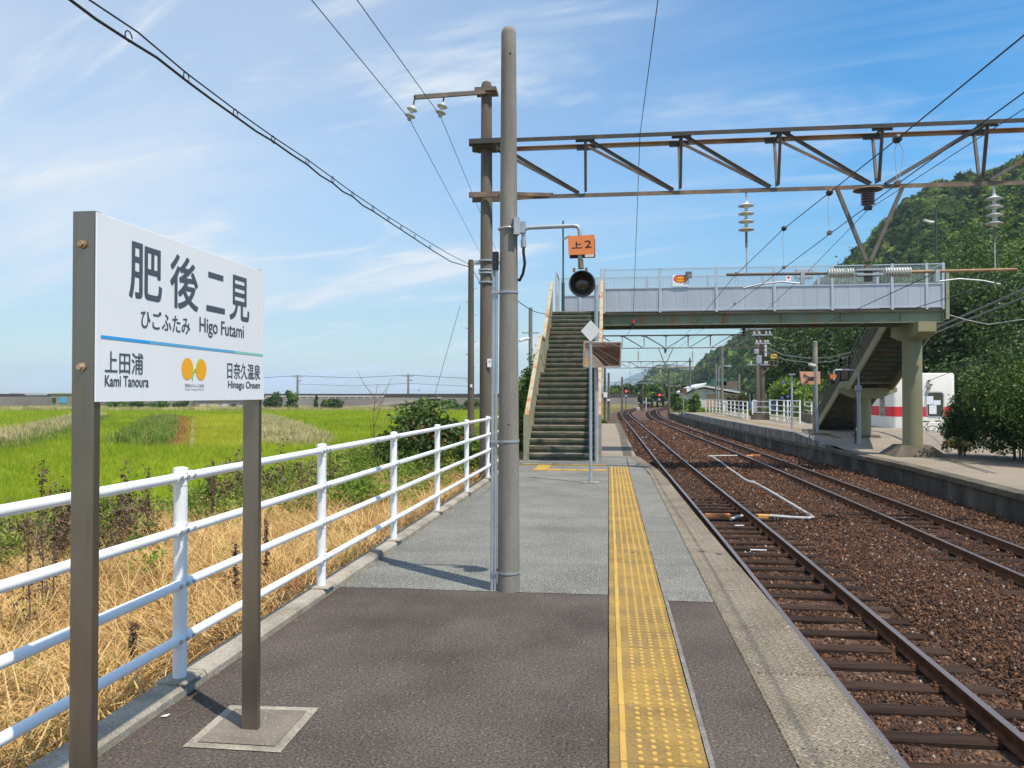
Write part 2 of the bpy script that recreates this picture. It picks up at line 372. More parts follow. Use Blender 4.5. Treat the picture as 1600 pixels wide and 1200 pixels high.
M['mortar_grey'] = mat('mortar_grey', [(.13, .125, .11), (.21, .20, .18)], 9, .95, .4, grain=(60, .35))
M['soil'] = mat('soil', [(.10, .065, .035), (.22, .145, .065), (.30, .20, .09)], 3, .95, .6, bscale=30, bdist=.03)
M['field'] = mat('field', [(.17, .27, .010), (.24, .34, .012), (.30, .38, .016)], .10, .95, .8, bscale=6, bdist=.2, stretch=(1, 1, 1), stain=((.15, .26, .01), .05, (3, .6, 1), .5, .6, .6))
M['field_far'] = mat('field_far', [(.27, .38, .012), (.34, .43, .016), (.38, .44, .022)], .05, .95, .6, bscale=3, bdist=.2, stretch=(1, 2.4, 1), stain=((.20, .32, .012), .035, (.5, 3.0, 1), .52, .6, .6))
M['wild'] = mat('wild', [(.06, .085, .02), (.12, .14, .04), (.25, .20, .09)], .35, .95, .8, bscale=5, bdist=.1)
M['land'] = mat('land', [(.10, .12, .04), (.18, .16, .08)], .02, .95, .3)
M['sea'] = mat('sea', [(.06, .12, .16)], .02, .15, .3, bscale=.5)
M['blade'] = mat('blade', [(.8, .8, .8), (1.1, 1.1, 1.0)], .12, .75, trans=.42, spec=.15,
                 rrand=[(0, (.19, .31, .020)), (.35, (.28, .385, .022)), (.75, (.37, .44, .028)), (1, (.50, .46, .06))])
M['blade_ripe'] = mat('blade_ripe', [(.8, .8, .8), (1.1, 1.1, 1.0)], .12, .75, trans=.42, spec=.15,
                 rrand=[(0, (.28, .36, .022)), (.35, (.40, .43, .030)), (.75, (.52, .48, .05)), (1, (.58, .47, .09))])
M['weed_green'] = mat('weed_green', [(.7, .7, .7), (1.1, 1.1, 1.0)], 1.5, .7, trans=.3, spec=.2,
                      rrand=[(0, (.10, .18, .024)), (.35, (.17, .27, .034)), (.7, (.26, .36, .05)), (.85, (.36, .36, .11)), (1, (.45, .36, .17))])
M['straw'] = mat('straw', [(.75, .72, .65), (1.08, 1.05, 1.0)], 1.1, .75, trans=.25, spec=.2, stain=((.36, .15, .06), .55, (1, 1, 1), .55, .66, .75),
                 rrand=[(0, (.40, .24, .095)), (.35, (.62, .42, .18)), (.7, (.74, .53, .25)), (.93, (.82, .64, .34)), (.965, (.25, .32, .06)), (1, (.20, .30, .05))])
M['straw_pale'] = mat('straw_pale', [(.8, .8, .8), (1.1, 1.1, 1.0)], .5, .8, trans=.3, spec=.1,
                      rrand=[(0, (.26, .30, .08)), (.35, (.48, .43, .19)), (.8, (.64, .54, .31)), (1, (.70, .60, .38))])
M['rusty_weed'] = mat('rusty_weed', [(.8, .8, .8), (1.1, 1.1, 1.0)], .8, .8, trans=.2, spec=.1,
                      rrand=[(0, (.22, .10, .035)), (.5, (.36, .18, .06)), (1, (.48, .28, .11))])
M['dead_leaf'] = mat('dead_leaf', [(.065, .040, .024), (.13, .082, .05), (.20, .135, .085)], 14, .9, rnd=.2)
M['bark'] = mat('bark', [(.07, .055, .04), (.14, .115, .09)], 5, .95, .6, stretch=(1, 1, .3), bscale=20, bdist=.02)


def leafmat(name, c0, c1, c2, sc_=.9, tr=.25):
    return mat(name, [c0, c1, c2], sc_, .55, trans=tr, spec=.35, rnd=.22, lo=.36, hi=.64, coord='pos')


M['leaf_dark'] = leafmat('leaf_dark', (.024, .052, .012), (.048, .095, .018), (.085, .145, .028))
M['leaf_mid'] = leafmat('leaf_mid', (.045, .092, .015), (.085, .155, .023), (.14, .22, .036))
M['leaf_bright'] = leafmat('leaf_bright', (.07, .13, .018), (.12, .20, .025), (.18, .27, .04))
M['leaf_pine'] = leafmat('leaf_pine', (.030, .058, .016), (.052, .092, .025), (.085, .13, .038), 1.5)
M['leaf_hill'] = mat('leaf_hill', [(.6, .6, .6), (1.15, 1.15, 1.1)], .035, .7, trans=.2, spec=.2, lo=.38, hi=.62,
                     rrand=[(0, (.024, .052, .012)), (.35, (.050, .096, .017)), (.65, (.080, .14, .022)), (.88, (.13, .20, .028)), (.97, (.19, .26, .035)), (1, (.18, .17, .05))])
M['leaf_rusty'] = leafmat('leaf_rusty', (.035, .06, .016), (.06, .085, .02), (.22, .09, .04), 2.5)
M['flower'] = mat('flower', [(.10, .09, .45)], 3, .6)
M['mount'] = mat('mount', [(.035, .06, .03), (.05, .075, .035)], .004, .95)
M['hillbase'] = mat('hillbase', [(.02, .035, .012)], 1, .95)
M['seawall'] = mat('seawall', [(.075, .066, .058), (.105, .093, .082), (.14, .125, .11)], .08, .9, .2, stretch=(1, 1, .4), bscale=2, stain=((.055, .048, .043), .05, (2.2, 1, .5), .48, .62, .6))
M['parapet'] = mat('parapet', [(.055, .05, .046), (.075, .068, .062)], .2, .9)
M['stucco'] = mat('stucco', [(.72, .70, .66), (.78, .765, .72)], 1.5, .85, .2, bscale=30, stain=((.52, .49, .43), 1.5, (1, 1, .3), .62, .8, .5))
M['red_band'] = mat('red_band', [(.62, .022, .035), (.68, .03, .045)], 2, .7)
M['teal_band'] = mat('teal_band', [(.02, .19, .16)], 2, .7)
M['glass_dark'] = mat('glass_dark', [(.035, .035, .03)], 2, .08, spec=.8)
M['paper'] = mat('paper', [(.74, .78, .84)], 2, .7)
M['cream_wall'] = mat('cream_wall', [(.55, .56, .50), (.62, .63, .57)], .5, .8, stretch=(1, 1, .2), stain=((.42, .42, .36), .7, (1, 1, .25), .55, .75, .6))
M['white_roof'] = mat('white_roof', [(.62, .64, .66)], .5, .6)
M['tan_door'] = mat('tan_door', [(.50, .32, .20)], 1, .7)
M['peach'] = mat('peach', [(.72, .34, .20), (.78, .42, .27)], 2, .7, stain=((.35, .14, .07), 4, (1, 1, 1), .6, .72, .7))
M['yellow_sign'] = mat('yellow_sign', [(.85, .55, .0)], 2, .5)
M['sign_red'] = mat('sign_red', [(.68, .03, .03)], 2, .5)
M['sign_yellow'] = mat('sign_yellow', [(.85, .50, .01)], 2, .5)
M['sign_purple'] = mat('sign_purple', [(.12, .05, .35)], 2, .5)
M['mirror'] = mat('mirror', [(.78, .72, .68)], 2, .04, metal=1.)
M['silver'] = mat('silver', [(.62, .63, .62), (.68, .69, .68)], 6, .45)
M['red_light'] = mat('red_light', [(.6, .01, .02)], 2, .4, emit=((1, .015, .03), 7))
M['pink_wall'] = mat('pink_wall', [(.52, .38, .38)], .4, .85)
M['house_yellow'] = mat('house_yellow', [(.60, .50, .26)], .4, .85)
M['house_grey'] = mat('house_grey', [(.20, .19, .175), (.26, .25, .23)], .3, .85)
M['house_white'] = mat('house_white', [(.58, .57, .54)], .3, .85)
M['roof_grey'] = mat('roof_grey', [(.13, .13, .135)], .3, .7)
M['blue_sheet'] = mat('blue_sheet', [(.12, .25, .50)], .4, .7)
M['hole'] = mat('hole', [(.01, .01, .01)], 1, .9)
M['green_dark'] = mat('green_dark', [(.035, .075, .055)], 3, .6)
M['grass_paint'] = mat('grass_paint', [(.0, .35, .08)], 3, .7)

# corrugated relief for the bridge panels lives in the mesh; the diamond relief of the platform coping is a fine texture
cm = mat('coping', [(.175, .145, .102), (.22, .187, .138), (.265, .225, .168)], 2.4, .9, 0, spec=.2, grain=(60, .4), speck=((.47, .44, .37), 90, .86, .6), stain=((.17, .145, .11), 1.6, (1.2, .5, 1), .5, .68, .7), rnd=.10)
M['coping'] = cm
t = cm.node_tree; n_ = t.nodes; l_ = t.links
g_ = n_.new('ShaderNodeNewGeometry'); br = n_.new('ShaderNodeTexBrick'); br.inputs['Scale'].default_value = 1
mp_ = n_.new('ShaderNodeMapping'); mp_.inputs['Rotation'].default_value = (0, 0, rad(45)); mp_.inputs['Scale'].default_value = (15, 15, 15)
l_.new(g_.outputs['Position'], mp_.inputs[0]); l_.new(mp_.outputs[0], br.inputs[0]); br.inputs['Mortar Size'].default_value = .13; br.inputs['Brick Width'].default_value = 1.2; br.inputs['Row Height'].default_value = .6
br.inputs['Mortar Smooth'].default_value = .5
nn = n_.new('ShaderNodeTexNoise'); nn.inputs['Scale'].default_value = 70; l_.new(g_.outputs['Position'], nn.inputs[0])
ad = n_.new('ShaderNodeMath'); ad.operation = 'ADD'; l_.new(br.outputs['Fac'], ad.inputs[0]); l_.new(nn.outputs[0], ad.inputs[1])
bp = n_.new('ShaderNodeBump'); bp.inputs['Strength'].default_value = 1.; bp.inputs['Distance'].default_value = .012; l_.new(ad.outputs[0], bp.inputs['Height'])
l_.new(bp.outputs[0], n_['Principled BSDF'].inputs['Normal'])

# ------------------------------------------------------------------ scatter of "stuff" with one node group
ng = bpy.data.node_groups.new('scatter', 'GeometryNodeTree')
ng.interface.new_socket('Geometry', in_out='INPUT', socket_type='NodeSocketGeometry')
ng.interface.new_socket('Geometry', in_out='OUTPUT', socket_type='NodeSocketGeometry')
gi = ng.nodes.new('NodeGroupInput'); go = ng.nodes.new('NodeGroupOutput')


def attr(name, typ):
    a = ng.nodes.new('GeometryNodeInputNamedAttribute'); a.data_type = typ; a.inputs[0].default_value = name; return a.outputs[0]


sep = ng.nodes.new('GeometryNodeSeparateGeometry'); sep.domain = 'POINT'
ng.links.new(gi.outputs[0], sep.inputs[0]); ng.links.new(attr('is_t', 'BOOLEAN'), sep.inputs[1])
spl = ng.nodes.new('GeometryNodeSplitToInstances'); spl.domain = 'POINT'
ng.links.new(sep.outputs[0], spl.inputs[0]); ng.links.new(attr('tid', 'INT'), spl.inputs['Group ID'])
mtp = ng.nodes.new('GeometryNodeMeshToPoints'); ng.links.new(sep.outputs[1], mtp.inputs[0])
iop = ng.nodes.new('GeometryNodeInstanceOnPoints')
ng.links.new(mtp.outputs[0], iop.inputs['Points']); ng.links.new(spl.outputs[0], iop.inputs['Instance'])
iop.inputs['Pick Instance'].default_value = True
ng.links.new(attr('tid', 'INT'), iop.inputs['Instance Index'])
e2r = ng.nodes.new('FunctionNodeEulerToRotation'); ng.links.new(attr('rot', 'FLOAT_VECTOR'), e2r.inputs[0])
ng.links.new(e2r.outputs[0], iop.inputs['Rotation'])
ng.links.new(attr('scl', 'FLOAT_VECTOR'), iop.inputs['Scale'])
ng.links.new(iop.outputs[0], go.inputs[0])


def scatter(name, templates, mats, pos, rot, scl, label, cat=None, smooth=False):
    """templates: list of (verts Nx3, faces list, material index or list)"""
    V = []; Fs = []; mi = []; tid = []; o = 0
    for k, (v, f, m) in enumerate(templates):
        V.append(np.asarray(v, float)); Fs += [tuple(int(i) + o for i in ff) for ff in f]
        mi += list(m) if hasattr(m, '__len__') else [m] * len(f); tid += [k] * len(v); o += len(v)
    n = len(pos); P = np.asarray(pos, float)
    allv = np.vstack(V + [P])
    me = bpy.data.meshes.new(name); me.from_pydata(allv.tolist(), [], Fs)
    for m in (mats if isinstance(mats, (list, tuple)) else [mats]): me.materials.append(m)
    me.polygons.foreach_set('material_index', mi)
    if smooth: me.shade_smooth()
    a = me.attributes.new('is_t', 'BOOLEAN', 'POINT'); a.data.foreach_set('value', np.r_[np.ones(o, bool), np.zeros(n, bool)])
    a = me.attributes.new('tid', 'INT', 'POINT'); a.data.foreach_set('value', np.r_[np.array(tid), rng.integers(0, len(templates), n)].astype(np.int32))
    a = me.attributes.new('rot', 'FLOAT_VECTOR', 'POINT'); a.data.foreach_set('vector', np.vstack([np.zeros((o, 3)), rot]).astype(np.float32).ravel())
    scl = np.asarray(scl, float)
    if scl.ndim == 1: scl = np.repeat(scl[:, None], 3, 1)
    a = me.attributes.new('scl', 'FLOAT_VECTOR', 'POINT'); a.data.foreach_set('vector', np.vstack([np.ones((o, 3)), scl]).astype(np.float32).ravel())
    ob = bpy.data.objects.new(name, me); C.objects.link(ob)
    md = ob.modifiers.new('scatter', 'NODES'); md.node_group = ng
    tag(ob, label, cat, None, 'stuff')
    return ob


def rotz(n, tilt=.0):
    return np.c_[rng.normal(0, tilt, n) if tilt else np.zeros(n), rng.normal(0, tilt, n) if tilt else np.zeros(n), rng.uniform(0, 2 * PI, n)]


def stone_t():
    import bmesh
    bm = bmesh.new(); bmesh.ops.create_icosphere(bm, subdivisions=1, radius=1)
    v = np.array([x.co[:] for x in bm.verts]); f = [[x.index for x in p.verts] for p in bm.faces]; bm.free()
    for _ in range(6):
        n = rng.normal(size=3); n /= np.linalg.norm(n); d = rng.uniform(.45, .75); k = v @ n
        v = v - np.outer(np.maximum(k - d, 0), n)
    v *= np.array([rng.uniform(.8, 1.2), rng.uniform(.6, .95), rng.uniform(.45, .75)]); return v, f, 0


def clump_t(nb, h, spread, width, droop, segs=3, flat=0., head=None):
    V = []; Fs = []
    for _ in range(nb):
        a = rng.uniform(0, 2 * PI); r = spread * math.sqrt(rng.uniform()); b = np.array([r * math.cos(a), r * math.sin(a), 0.])
        a2 = a + rng.normal(0, .8); d = np.array([math.cos(a2), math.sin(a2), 0]); sd2 = np.array([-d[1], d[0], 0])
        hh = h * rng.uniform(.55, 1.1); lean = rng.uniform(.05, .35) + flat * rng.uniform(.3, 1.2); dr = droop * rng.uniform(.3, 1.4)
        p = b.copy(); ang = PI / 2 - lean; o = len(V)
        for s in range(segs + 1):
            ww = width * (1 - (s / segs) ** 1.5 * .85)
            V.append(p - sd2 * ww / 2); V.append(p + sd2 * ww / 2)
            p = p + (d * math.cos(ang) + np.array([0, 0, 1]) * math.sin(ang)) * hh / segs; ang -= dr / segs
            if p[2] < .01: p[2] = .01 + rng.uniform(0, .03)
        for s in range(segs): Fs.append((o + 2 * s, o + 2 * s + 1, o + 2 * s + 3, o + 2 * s + 2))
    return np.array(V), Fs, 0


def leaves(n, cen, rx, rz, size, nb=14, br=.42, low=-.25, seed=0, asp=.6, out=.9):
    """leaf-sized quads gathered in clumps through a crown's volume"""
    g = np.random.default_rng(seed)
    d = g.normal(size=(nb, 3)); d /= np.linalg.norm(d, axis=1)[:, None]; d[:, 2] = np.abs(d[:, 2]) * (1 - low) + low * g.uniform(0, 1, nb)
    bc = d * g.uniform(.35, .78, nb)[:, None]; brr = br * g.uniform(.65, 1.25, nb)
    k = g.integers(0, nb, n); q = g.normal(size=(n, 3)); q /= np.linalg.norm(q, axis=1)[:, None]
    q *= (g.uniform(.55, 1.08, n) ** (.7 if out < 1 else .35))[:, None]
    p = bc[k] + q * brr[k][:, None]
    stray = g.uniform(size=n) < .07; p[stray] *= g.uniform(1.0, 1.18, stray.sum())[:, None]
    P = np.asarray(cen) + p * np.array([rx, rx, rz])
    nor = g.normal(size=(n, 3)) + q * out + np.array([0, 0, .5]); nor /= np.linalg.norm(nor, axis=1)[:, None]
    u = np.cross(nor, g.normal(size=(n, 3))); u /= np.linalg.norm(u, axis=1)[:, None]; v = np.cross(nor, u)
    s = size * g.uniform(.6, 1.35, n)[:, None]
    V = np.stack([P - u * s, P - v * s * asp, P + u * s, P + v * s * asp], 1).reshape(-1, 3)
    return V


def leafmesh(name, V, material):
    n = len(V) // 4; me = bpy.data.meshes.new(name)
    me.vertices.add(len(V)); me.vertices.foreach_set('co', V.astype(np.float32).ravel())
    me.loops.add(4 * n); me.loops.foreach_set('vertex_index', np.arange(4 * n, dtype=np.int32))
    me.polygons.add(n); me.polygons.foreach_set('loop_start', np.arange(0, 4 * n, 4, dtype=np.int32))
    me.update(calc_edges=True)
    for m in (material if isinstance(material, list) else [material]): me.materials.append(m)
    return me


def bush(name, loc, rx, rz, n, size, material, label, cat, group=None, stems=5, nb=16, seed=1, cz=None, extra=None, part='foliage'):
    th = thing(name, loc, label, cat, group)
    cz = rz * .8 if cz is None else cz
    me = leafmesh(part, leaves(n, (0, 0, cz), rx, rz, size, nb, .42, -.9, seed), material)
    o = bpy.data.objects.new(part, me); C.objects.link(o); o.parent = th
    if extra:  # second leaf colour on the outer crown
        me2 = leafmesh('outer_leaves', leaves(extra[0], (0, 0, cz), rx * 1.02, rz * 1.03, size, nb, .40, -.3, seed), extra[1])
        o2 = bpy.data.objects.new('outer_leaves', me2); C.objects.link(o2); o2.parent = th
    mb = MB(); rr = random.Random(seed)
    for i in range(stems):
        a = rr.uniform(0, 6.28); b = rr.uniform(.3, .7)
        mb.tube([(0.1 * rx * math.cos(a), .1 * rx * math.sin(a), -.3), (rx * .3 * b * math.cos(a), rx * .3 * b * math.sin(a), cz * .5), (rx * b * math.cos(a), rx * b * math.sin(a), cz * 1.1)], [.02 + rx * .008, .014 + rx * .005, .008], 6)
    mb.v = [tuple(Vector(v) + th.location) for v in mb.v]
    mb.build('stem', M['bark'], th)
    return th


def tree(loc, h, rx, rz, n, size, material, label, group, seed=1, trunk=.16, kind='tree', nb=18, name='leafy_tree'):
    th = thing(name, loc, label, kind, group); rr = random.Random(seed)
    me = leafmesh('crown', leaves(n, (0, 0, h - rz * .95), rx, rz, size, nb, .40, -.7, seed), material)
    o = bpy.data.objects.new('crown', me); C.objects.link(o); o.parent = th
    mb = MB(); lx, ly = rr.uniform(-.3, .3), rr.uniform(-.3, .3)
    top = Vector((lx, ly, h - rz * 1.0))
    mb.tube([(0, 0, -.4), (lx * .3, ly * .3, h * .25), tuple(top * .8), tuple(top)], [trunk * 1.3, trunk, trunk * .7, trunk * .4], 8)
    for i in range(6):
        a = rr.uniform(0, 6.28); z0 = top.z * rr.uniform(.45, .9); b = rr.uniform(.45, .8)
        p0 = Vector((lx * .8, ly * .8, z0)); p2 = Vector((rx * b * math.cos(a), rx * b * math.sin(a), h - rz * rr.uniform(.5, 1.2)))
        mb.tube([p0, p0.lerp(p2, .5) + Vector((0, 0, .1 * rz)), p2], [trunk * .5, trunk * .3, .02], 6)
    mb.v = [tuple(Vector(v) + th.location) for v in mb.v]
    mb.build('trunk', M['bark'], th, smooth=True)
    return th


# ================================================================== THE GROUND
ZB = -1.08      # top of the ballast
ZR = -.93       # top of the rails
Z2 = -.5        # low part of the far platform
Z2H = -.10      # raised part of the far platform
ZF = -1.7       # rice fields


def interp(y, pts):
    if y <= pts[0][0]: return pts[0][1]
    for (a, b), (c_, d_) in zip(pts, pts[1:]):
        if y <= c_: return b + (d_ - b) * (y - a) / (c_ - a)
    a, b = pts[-2]; c_, d_ = pts[-1]; return d_ + (d_ - b) / (c_ - a) * (y - c_)


def smooth_path(ctrl, step=.6, y0=-4, y1=230):
    ys = np.arange(y0, y1, step); xs = np.array([interp(y, ctrl) for y in ys])
    k = 25; ker = np.hanning(k + 2)[1:-1]; ker /= ker.sum()
    xp = np.r_[np.full(k // 2, xs[0]) + (xs[0] - xs[1]) * np.arange(k // 2, 0, -1), xs, np.full(k // 2, xs[-1]) + (xs[-1] - xs[-2]) * np.arange(1, k // 2 + 1)]
    return ys, np.convolve(xp, ker, 'valid')


T1 = [(-4, 2.42), (14, 2.42), (30, 2.27), (42, 2.24), (60, 2.17), (90, 2.0), (113, 2.1), (130, 3.1), (150, 5.6), (170, 9.6), (190, 15), (230, 30)]
T2 = [(-4, 6.05), (20, 6.03), (30, 5.93), (42, 5.75), (60, 5.33), (79, 5.1), (93, 5.3), (112, 6.0), (130, 7.3), (150, 10), (170, 14.2), (190, 19.6), (230, 34.5)]
Y1s, X1s = smooth_path(T1); Y2s, X2s = smooth_path(T2)
track_x = lambda y, k: float(np.interp(y, (Y1s, Y2s)[k], (X1s, X2s)[k]))

# one big sheet to the horizon, then the sea beyond the wall
sheet('ground', [(-3000, -60, -1.80), (3500, -60, -1.80), (3500, 6000, -1.80), (-3000, 6000, -1.80)], M['land'])
sheet('sea', [(-3000, 186, -1.76), (-14, 186, -1.76), (500, 2600, -1.76), (500, 5500, -1.76), (-3000, 5500, -1.76)], M['sea'])
# rice canopy: bright sheets lifted above the soil to lighten shade between blades
sheet('rice_canopy_sheet', [(-140, 10, ZF + .3), (-10.2, 10, ZF + .3), (-10.2, 92, ZF + .3), (-140, 92, ZF + .3)], M['field'])
sheet('far_canopy_sheet', [(-200, 92, ZF + .3), (-10.2, 92, ZF + .3), (-4, 166, ZF + .3), (-200, 166, ZF + .3)], M['field_far'])

# bank between platform and fields (bumpy)
def grid(name, x0, x1, y0, y1, nx, ny, fz, material, kind='structure'):
    xs = np.linspace(0, 1, nx); vs = []
    for j in range(ny):
        y = y0 + (y1 - y0) * j / (ny - 1)
        a = x0(y) if callable(x0) else x0; b = x1(y) if callable(x1) else x1
        for i in range(nx):
            x = a + (b - a) * xs[i]; vs.append((x, y, fz(x, y)))
    fs = [(j * nx + i, j * nx + i + 1, (j + 1) * nx + i + 1, (j + 1) * nx + i) for j in range(ny - 1) for i in range(nx - 1)]
    mb = MB(); mb.v = vs; mb.f = fs; mb.m = [0] * len(fs)
    o = mb.build(name, material, smooth=True, recalc=False, angle=0); tag(o, kind=kind); return o


def nz(x, y, s, a): return mn.noise(Vector((x * s, y * s, 3.3))) * a


def bank_z(x, y):
    t = interp(-x, [(2.2, -.30), (4, -.42), (6.8, -.62), (8.4, -1.15), (10.3, -1.74), (12, -1.76)])
    f = max(0, min(1, (y - 25) / 15)); t = t * (1 - f) + (-1.2 if x > -9.5 else min(t, -1.2)) * f if x > -8.8 else t
    return t + nz(x, y, .9, .10) * (1 if x > -9 else .3)


grid('embankment', lambda y: -10.8, lambda y: -2.26, -4, 64, 26, 150, bank_z, M['soil'])
# dirt and grass around the curve beyond the platforms
grid('trackside_ground', lambda y: -10.8, lambda y: 70, 56, 240, 40, 90, lambda x, y: -1.16 + nz(x, y, .15, .06) - (max(0, min(1, (-8 - x) / 2.8)) * .56), M['wild'])


# ballast bed
def bed_z(x, y):
    a, b = track_x(y, 0), track_x(y, 1); m = (a + b) / 2
    h = .045 * math.exp(-((x - m) / .8) ** 2)
    if y < 60: return ZB + h + nz(x, y, 1.6, .03)
    e = max(0, (a - 1.6 - x), (x - b - 1.6)); return ZB + h + nz(x, y, 1.6, .03) - min(.14, e * .12)


grid('ballast_bed', lambda y: 1.0 if y < 19 else track_x(y, 0) - 1.75 - max(0, min(1.2, (y - 56) * .1)), lambda y: 8.6 if y < 30 else track_x(y, 1) + 2.6, -4, 215, 24, 360, lambda x, y: bed_z(x, y) - .03, M['bed'])

# stones of the ballast
st_t = [stone_t() for _ in range(12)]
P = []; S = []
for (ya, yb, dens, sz) in ((3.0, 7.5, 1700, .0205), (7.5, 14, 1050, .0235), (14, 26, 480, .030), (26, 45, 110, .05), (45, 80, 34, .07)):
    n = int(7.3 * (yb - ya) * dens); x = rng.uniform(1.2, 8.5, n); y = rng.uniform(ya, yb, n)
    ok = (x - (x - 0)) == 0
    lim = np.array([interp(v, [(0, 8.2), (17, 8.2), (24, 8.35), (30, 8.1), (36, 7.75), (42, 7.5), (55, 7.1), (80, 6.9)]) for v in y])
    ok = (x < lim) & (x > .12 * y * (y < 9) * 0 + 1.1)
    # rails and sleepers stay proud of the stones
    z = np.array([bed_z(a, b) for a, b in zip(x, y)]) + rng.uniform(-.012, .012, n)
    for k in (0, 1):
        tx = np.interp(y, (Y1s, Y2s)[k], (X1s, X2s)[k]); d = x - tx
        near = np.abs(d) < .97; ph = ((y + .1) % .53); on = near & (ph < .19)
        ok &= ~(on & (rng.uniform(size=n) > (.09 if k == 0 else .28))); z -= np.where(near & (y < 20), .030 if k == 0 else .015, 0)
        for r in (-.5, .5): ok &= np.abs(d - r) > .075
    x, y, z = x[ok], y[ok], z[ok]; P.append(np.c_[x, y, z]); S.append(rng.uniform(.6, 1.45, len(x)) * sz)
P = np.vstack(P); S = np.concatenate(S)
scatter('ballast_stones', st_t, M['stone'], P, rng.uniform(0, 6.28, (len(P), 3)), S, 'rust brown crushed stone ballast lying between and around the rails', 'ballast')

# ================================================================== TRACKS
def rail_mesh(k, off, y1):
    ys, xs = (Y1s, Y2s)[k], (X1s, X2s)[k]
    prof = [(-.055, -.13), (.055, -.13), (.055, -.12), (.010, -.105), (.010, -.035), (.030, -.028), (.030, -.004), (.026, 0), (-.026, 0), (-.030, -.004), (-.030, -.028), (-.010, -.035), (-.010, -.105), (-.055, -.12)]
    n = len(prof); mb = MB(); sel = [i for i in range(len(ys)) if ys[i] < y1]
    for i in sel:
        j0, j1 = max(0, i - 1), min(len(ys) - 1, i + 1); d = Vector((xs[j1] - xs[j0], ys[j1] - ys[j0], 0)).normalized(); s_ = Vector((d.y, -d.x, 0))
        for (a, b) in prof: mb.v.append(tuple(Vector((xs[i], ys[i], ZR + b)) + s_ * (off + a)))
    for i in range(len(sel) - 1):
        for j in range(n):
            mb.f.append((i * n + j, i * n + (j + 1) % n, (i + 1) * n + (j + 1) % n, (i + 1) * n + j)); mb.m.append(1 if j in (6, 7, 8) else 0)
    return mb


for k in (0, 1):
    tr = thing('railway_track', (track_x(0, k), 0, ZR - .14), ['nearer railway track beside the yellow tactile strip, dark timber sleepers', 'farther railway track along the low opposite platform'][k], 'railway track')
    rail_mesh(k, -.5, 225).build('rail', [M['rail_side'], M['rail_top']], tr)
    rail_mesh(k, .5, 225).build('rail', [M['rail_side'], M['rail_top']], tr)
    sm = MB().box((0, 0, 0), (1.92, .17, .13), bev=.014)
    proto = None; far = MB()
    y = -.1 + .095 + .53 * 5; cnt = 0
    while y < 210:
        x = track_x(y, k); a = -math.atan2(track_x(y + .5, k) - track_x(y - .5, k), 1.0)
        if y < 34:
            if proto is None:
                s0 = MB(); s0.v = [tuple(Vector(v) + Vector((x, y, ZR - .195))) for v in sm.v]; s0.f = sm.f; s0.m = sm.m
                proto = s0.build('sleeper', M['sleeper'], tr, o=(x, y, ZR - .195)); ob = proto
                for r in (-.5, .5):
                    cl = MB(); cl.box((x + r, y, ZR - .126), (.22, .13, .012))
                    for q in (-1, 1): cl.box((x + r + q * .075, y + q * .02, ZR - .112), (.05, .06, .018)); cl.cyl((x + r + q * .085, y, ZR - .125), (x + r + q * .085, y, ZR - .085), .013, n=6)
                    cl.build('rail_clip', M['rail_side'], ob)
            else:
                ob = proto.copy(); C.objects.link(ob); ob.parent = tr
                for ch in proto.children: c2 = ch.copy(); C.objects.link(c2); c2.parent = ob
            ob.location = Vector((x, y, ZR - .195 + R_.uniform(-.006, .004))) - tr.location; ob.rotation_euler = (0, 0, a + R_.uniform(-.01, .01))
        else:
            far.box((x, y, ZR - .195), (1.92, .19, .13), Matrix.Rotation(a, 3, 'Z'))
        y += .53
    tag(far.build('sleeper_run', M['sleeper'], tr), kind='stuff')

# ================================================================== NEAR PLATFORM
def edge1(y): return interp(y, [(-4, 1.19), (5.3, 1.18), (8.6, 1.11), (14.8, 1.03), (16.5, .97), (19.6, .74)])
def bord1(y): return interp(y, [(-4, .75), (11, .76), (15.4, .77), (16.8, .70), (19.6, .50)])
def kerb1(y): return -2.12 + .006 * y
YE = 19.7
pf = thing('platform', (0, 0, 0), None, None); pf['kind'] = 'structure'
b_ = MB()
ysl = [-4, 2, 5.3, 8.6, 12, 14.8, 16.5, 18, YE]
for a, b in zip(ysl, ysl[1:]):   # body under the paving
    xa, xb = edge1(a) - .06, edge1(b) - .06; ka, kb = kerb1(a) - .15, kerb1(b) - .15
    b_.add([(ka, a, -1.3), (xa, a, -1.3), (xb, b, -1.3), (kb, b, -1.3), (ka, a, -.06), (xa, a, -.06), (xb, b, -.06), (kb, b, -.06)], [(0, 1, 5, 4), (1, 2, 6, 5), (2, 3, 7, 6), (3, 0, 4, 7), (4, 5, 6, 7)])
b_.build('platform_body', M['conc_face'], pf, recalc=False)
YB = 6.03
def pave(name, ya, yb, m, x0=kerb1, x1=lambda y: -.008):
    ys_ = [ya] + [v for v in ysl if ya < v < yb] + [yb]; q = MB()
    for a, b in zip(ys_, ys_[1:]): q.quad((x0(a), a, 0), (x1(a), a, 0), (x1(b), b, 0), (x0(b), b, 0))
    return q.build(name, m, pf, recalc=False)
pave('old_asphalt', -4, YB + .1, M['asphalt_old'])
def ragged(x0, x1, y0, y1):      # the newer layer laps over the old one with a ragged front edge
    q = MB(); n = 90; xs = [x0 + (x1 - x0) * i / n for i in range(n + 1)]; z = .003
    jy = lambda x: y0 + .010 * mn.noise(Vector((x * 9, 2, 0))) + .012 * mn.noise(Vector((x * 2.2, 7, 0))) + .006 * mn.noise(Vector((x * 30, 1, 0)))
    for a, b in zip(xs, xs[1:]): q.quad((a, jy(a), z), (b, jy(b), z), (b, y0 + .12, z), (a, y0 + .12, z))
    q.build('new_asphalt', M['asphalt_new'], pf, recalc=False)
ragged(kerb1(YB), -.008, YB, 0); pave('new_asphalt', YB + .1, YE, M['asphalt_new'])
tg = lambda y: .424
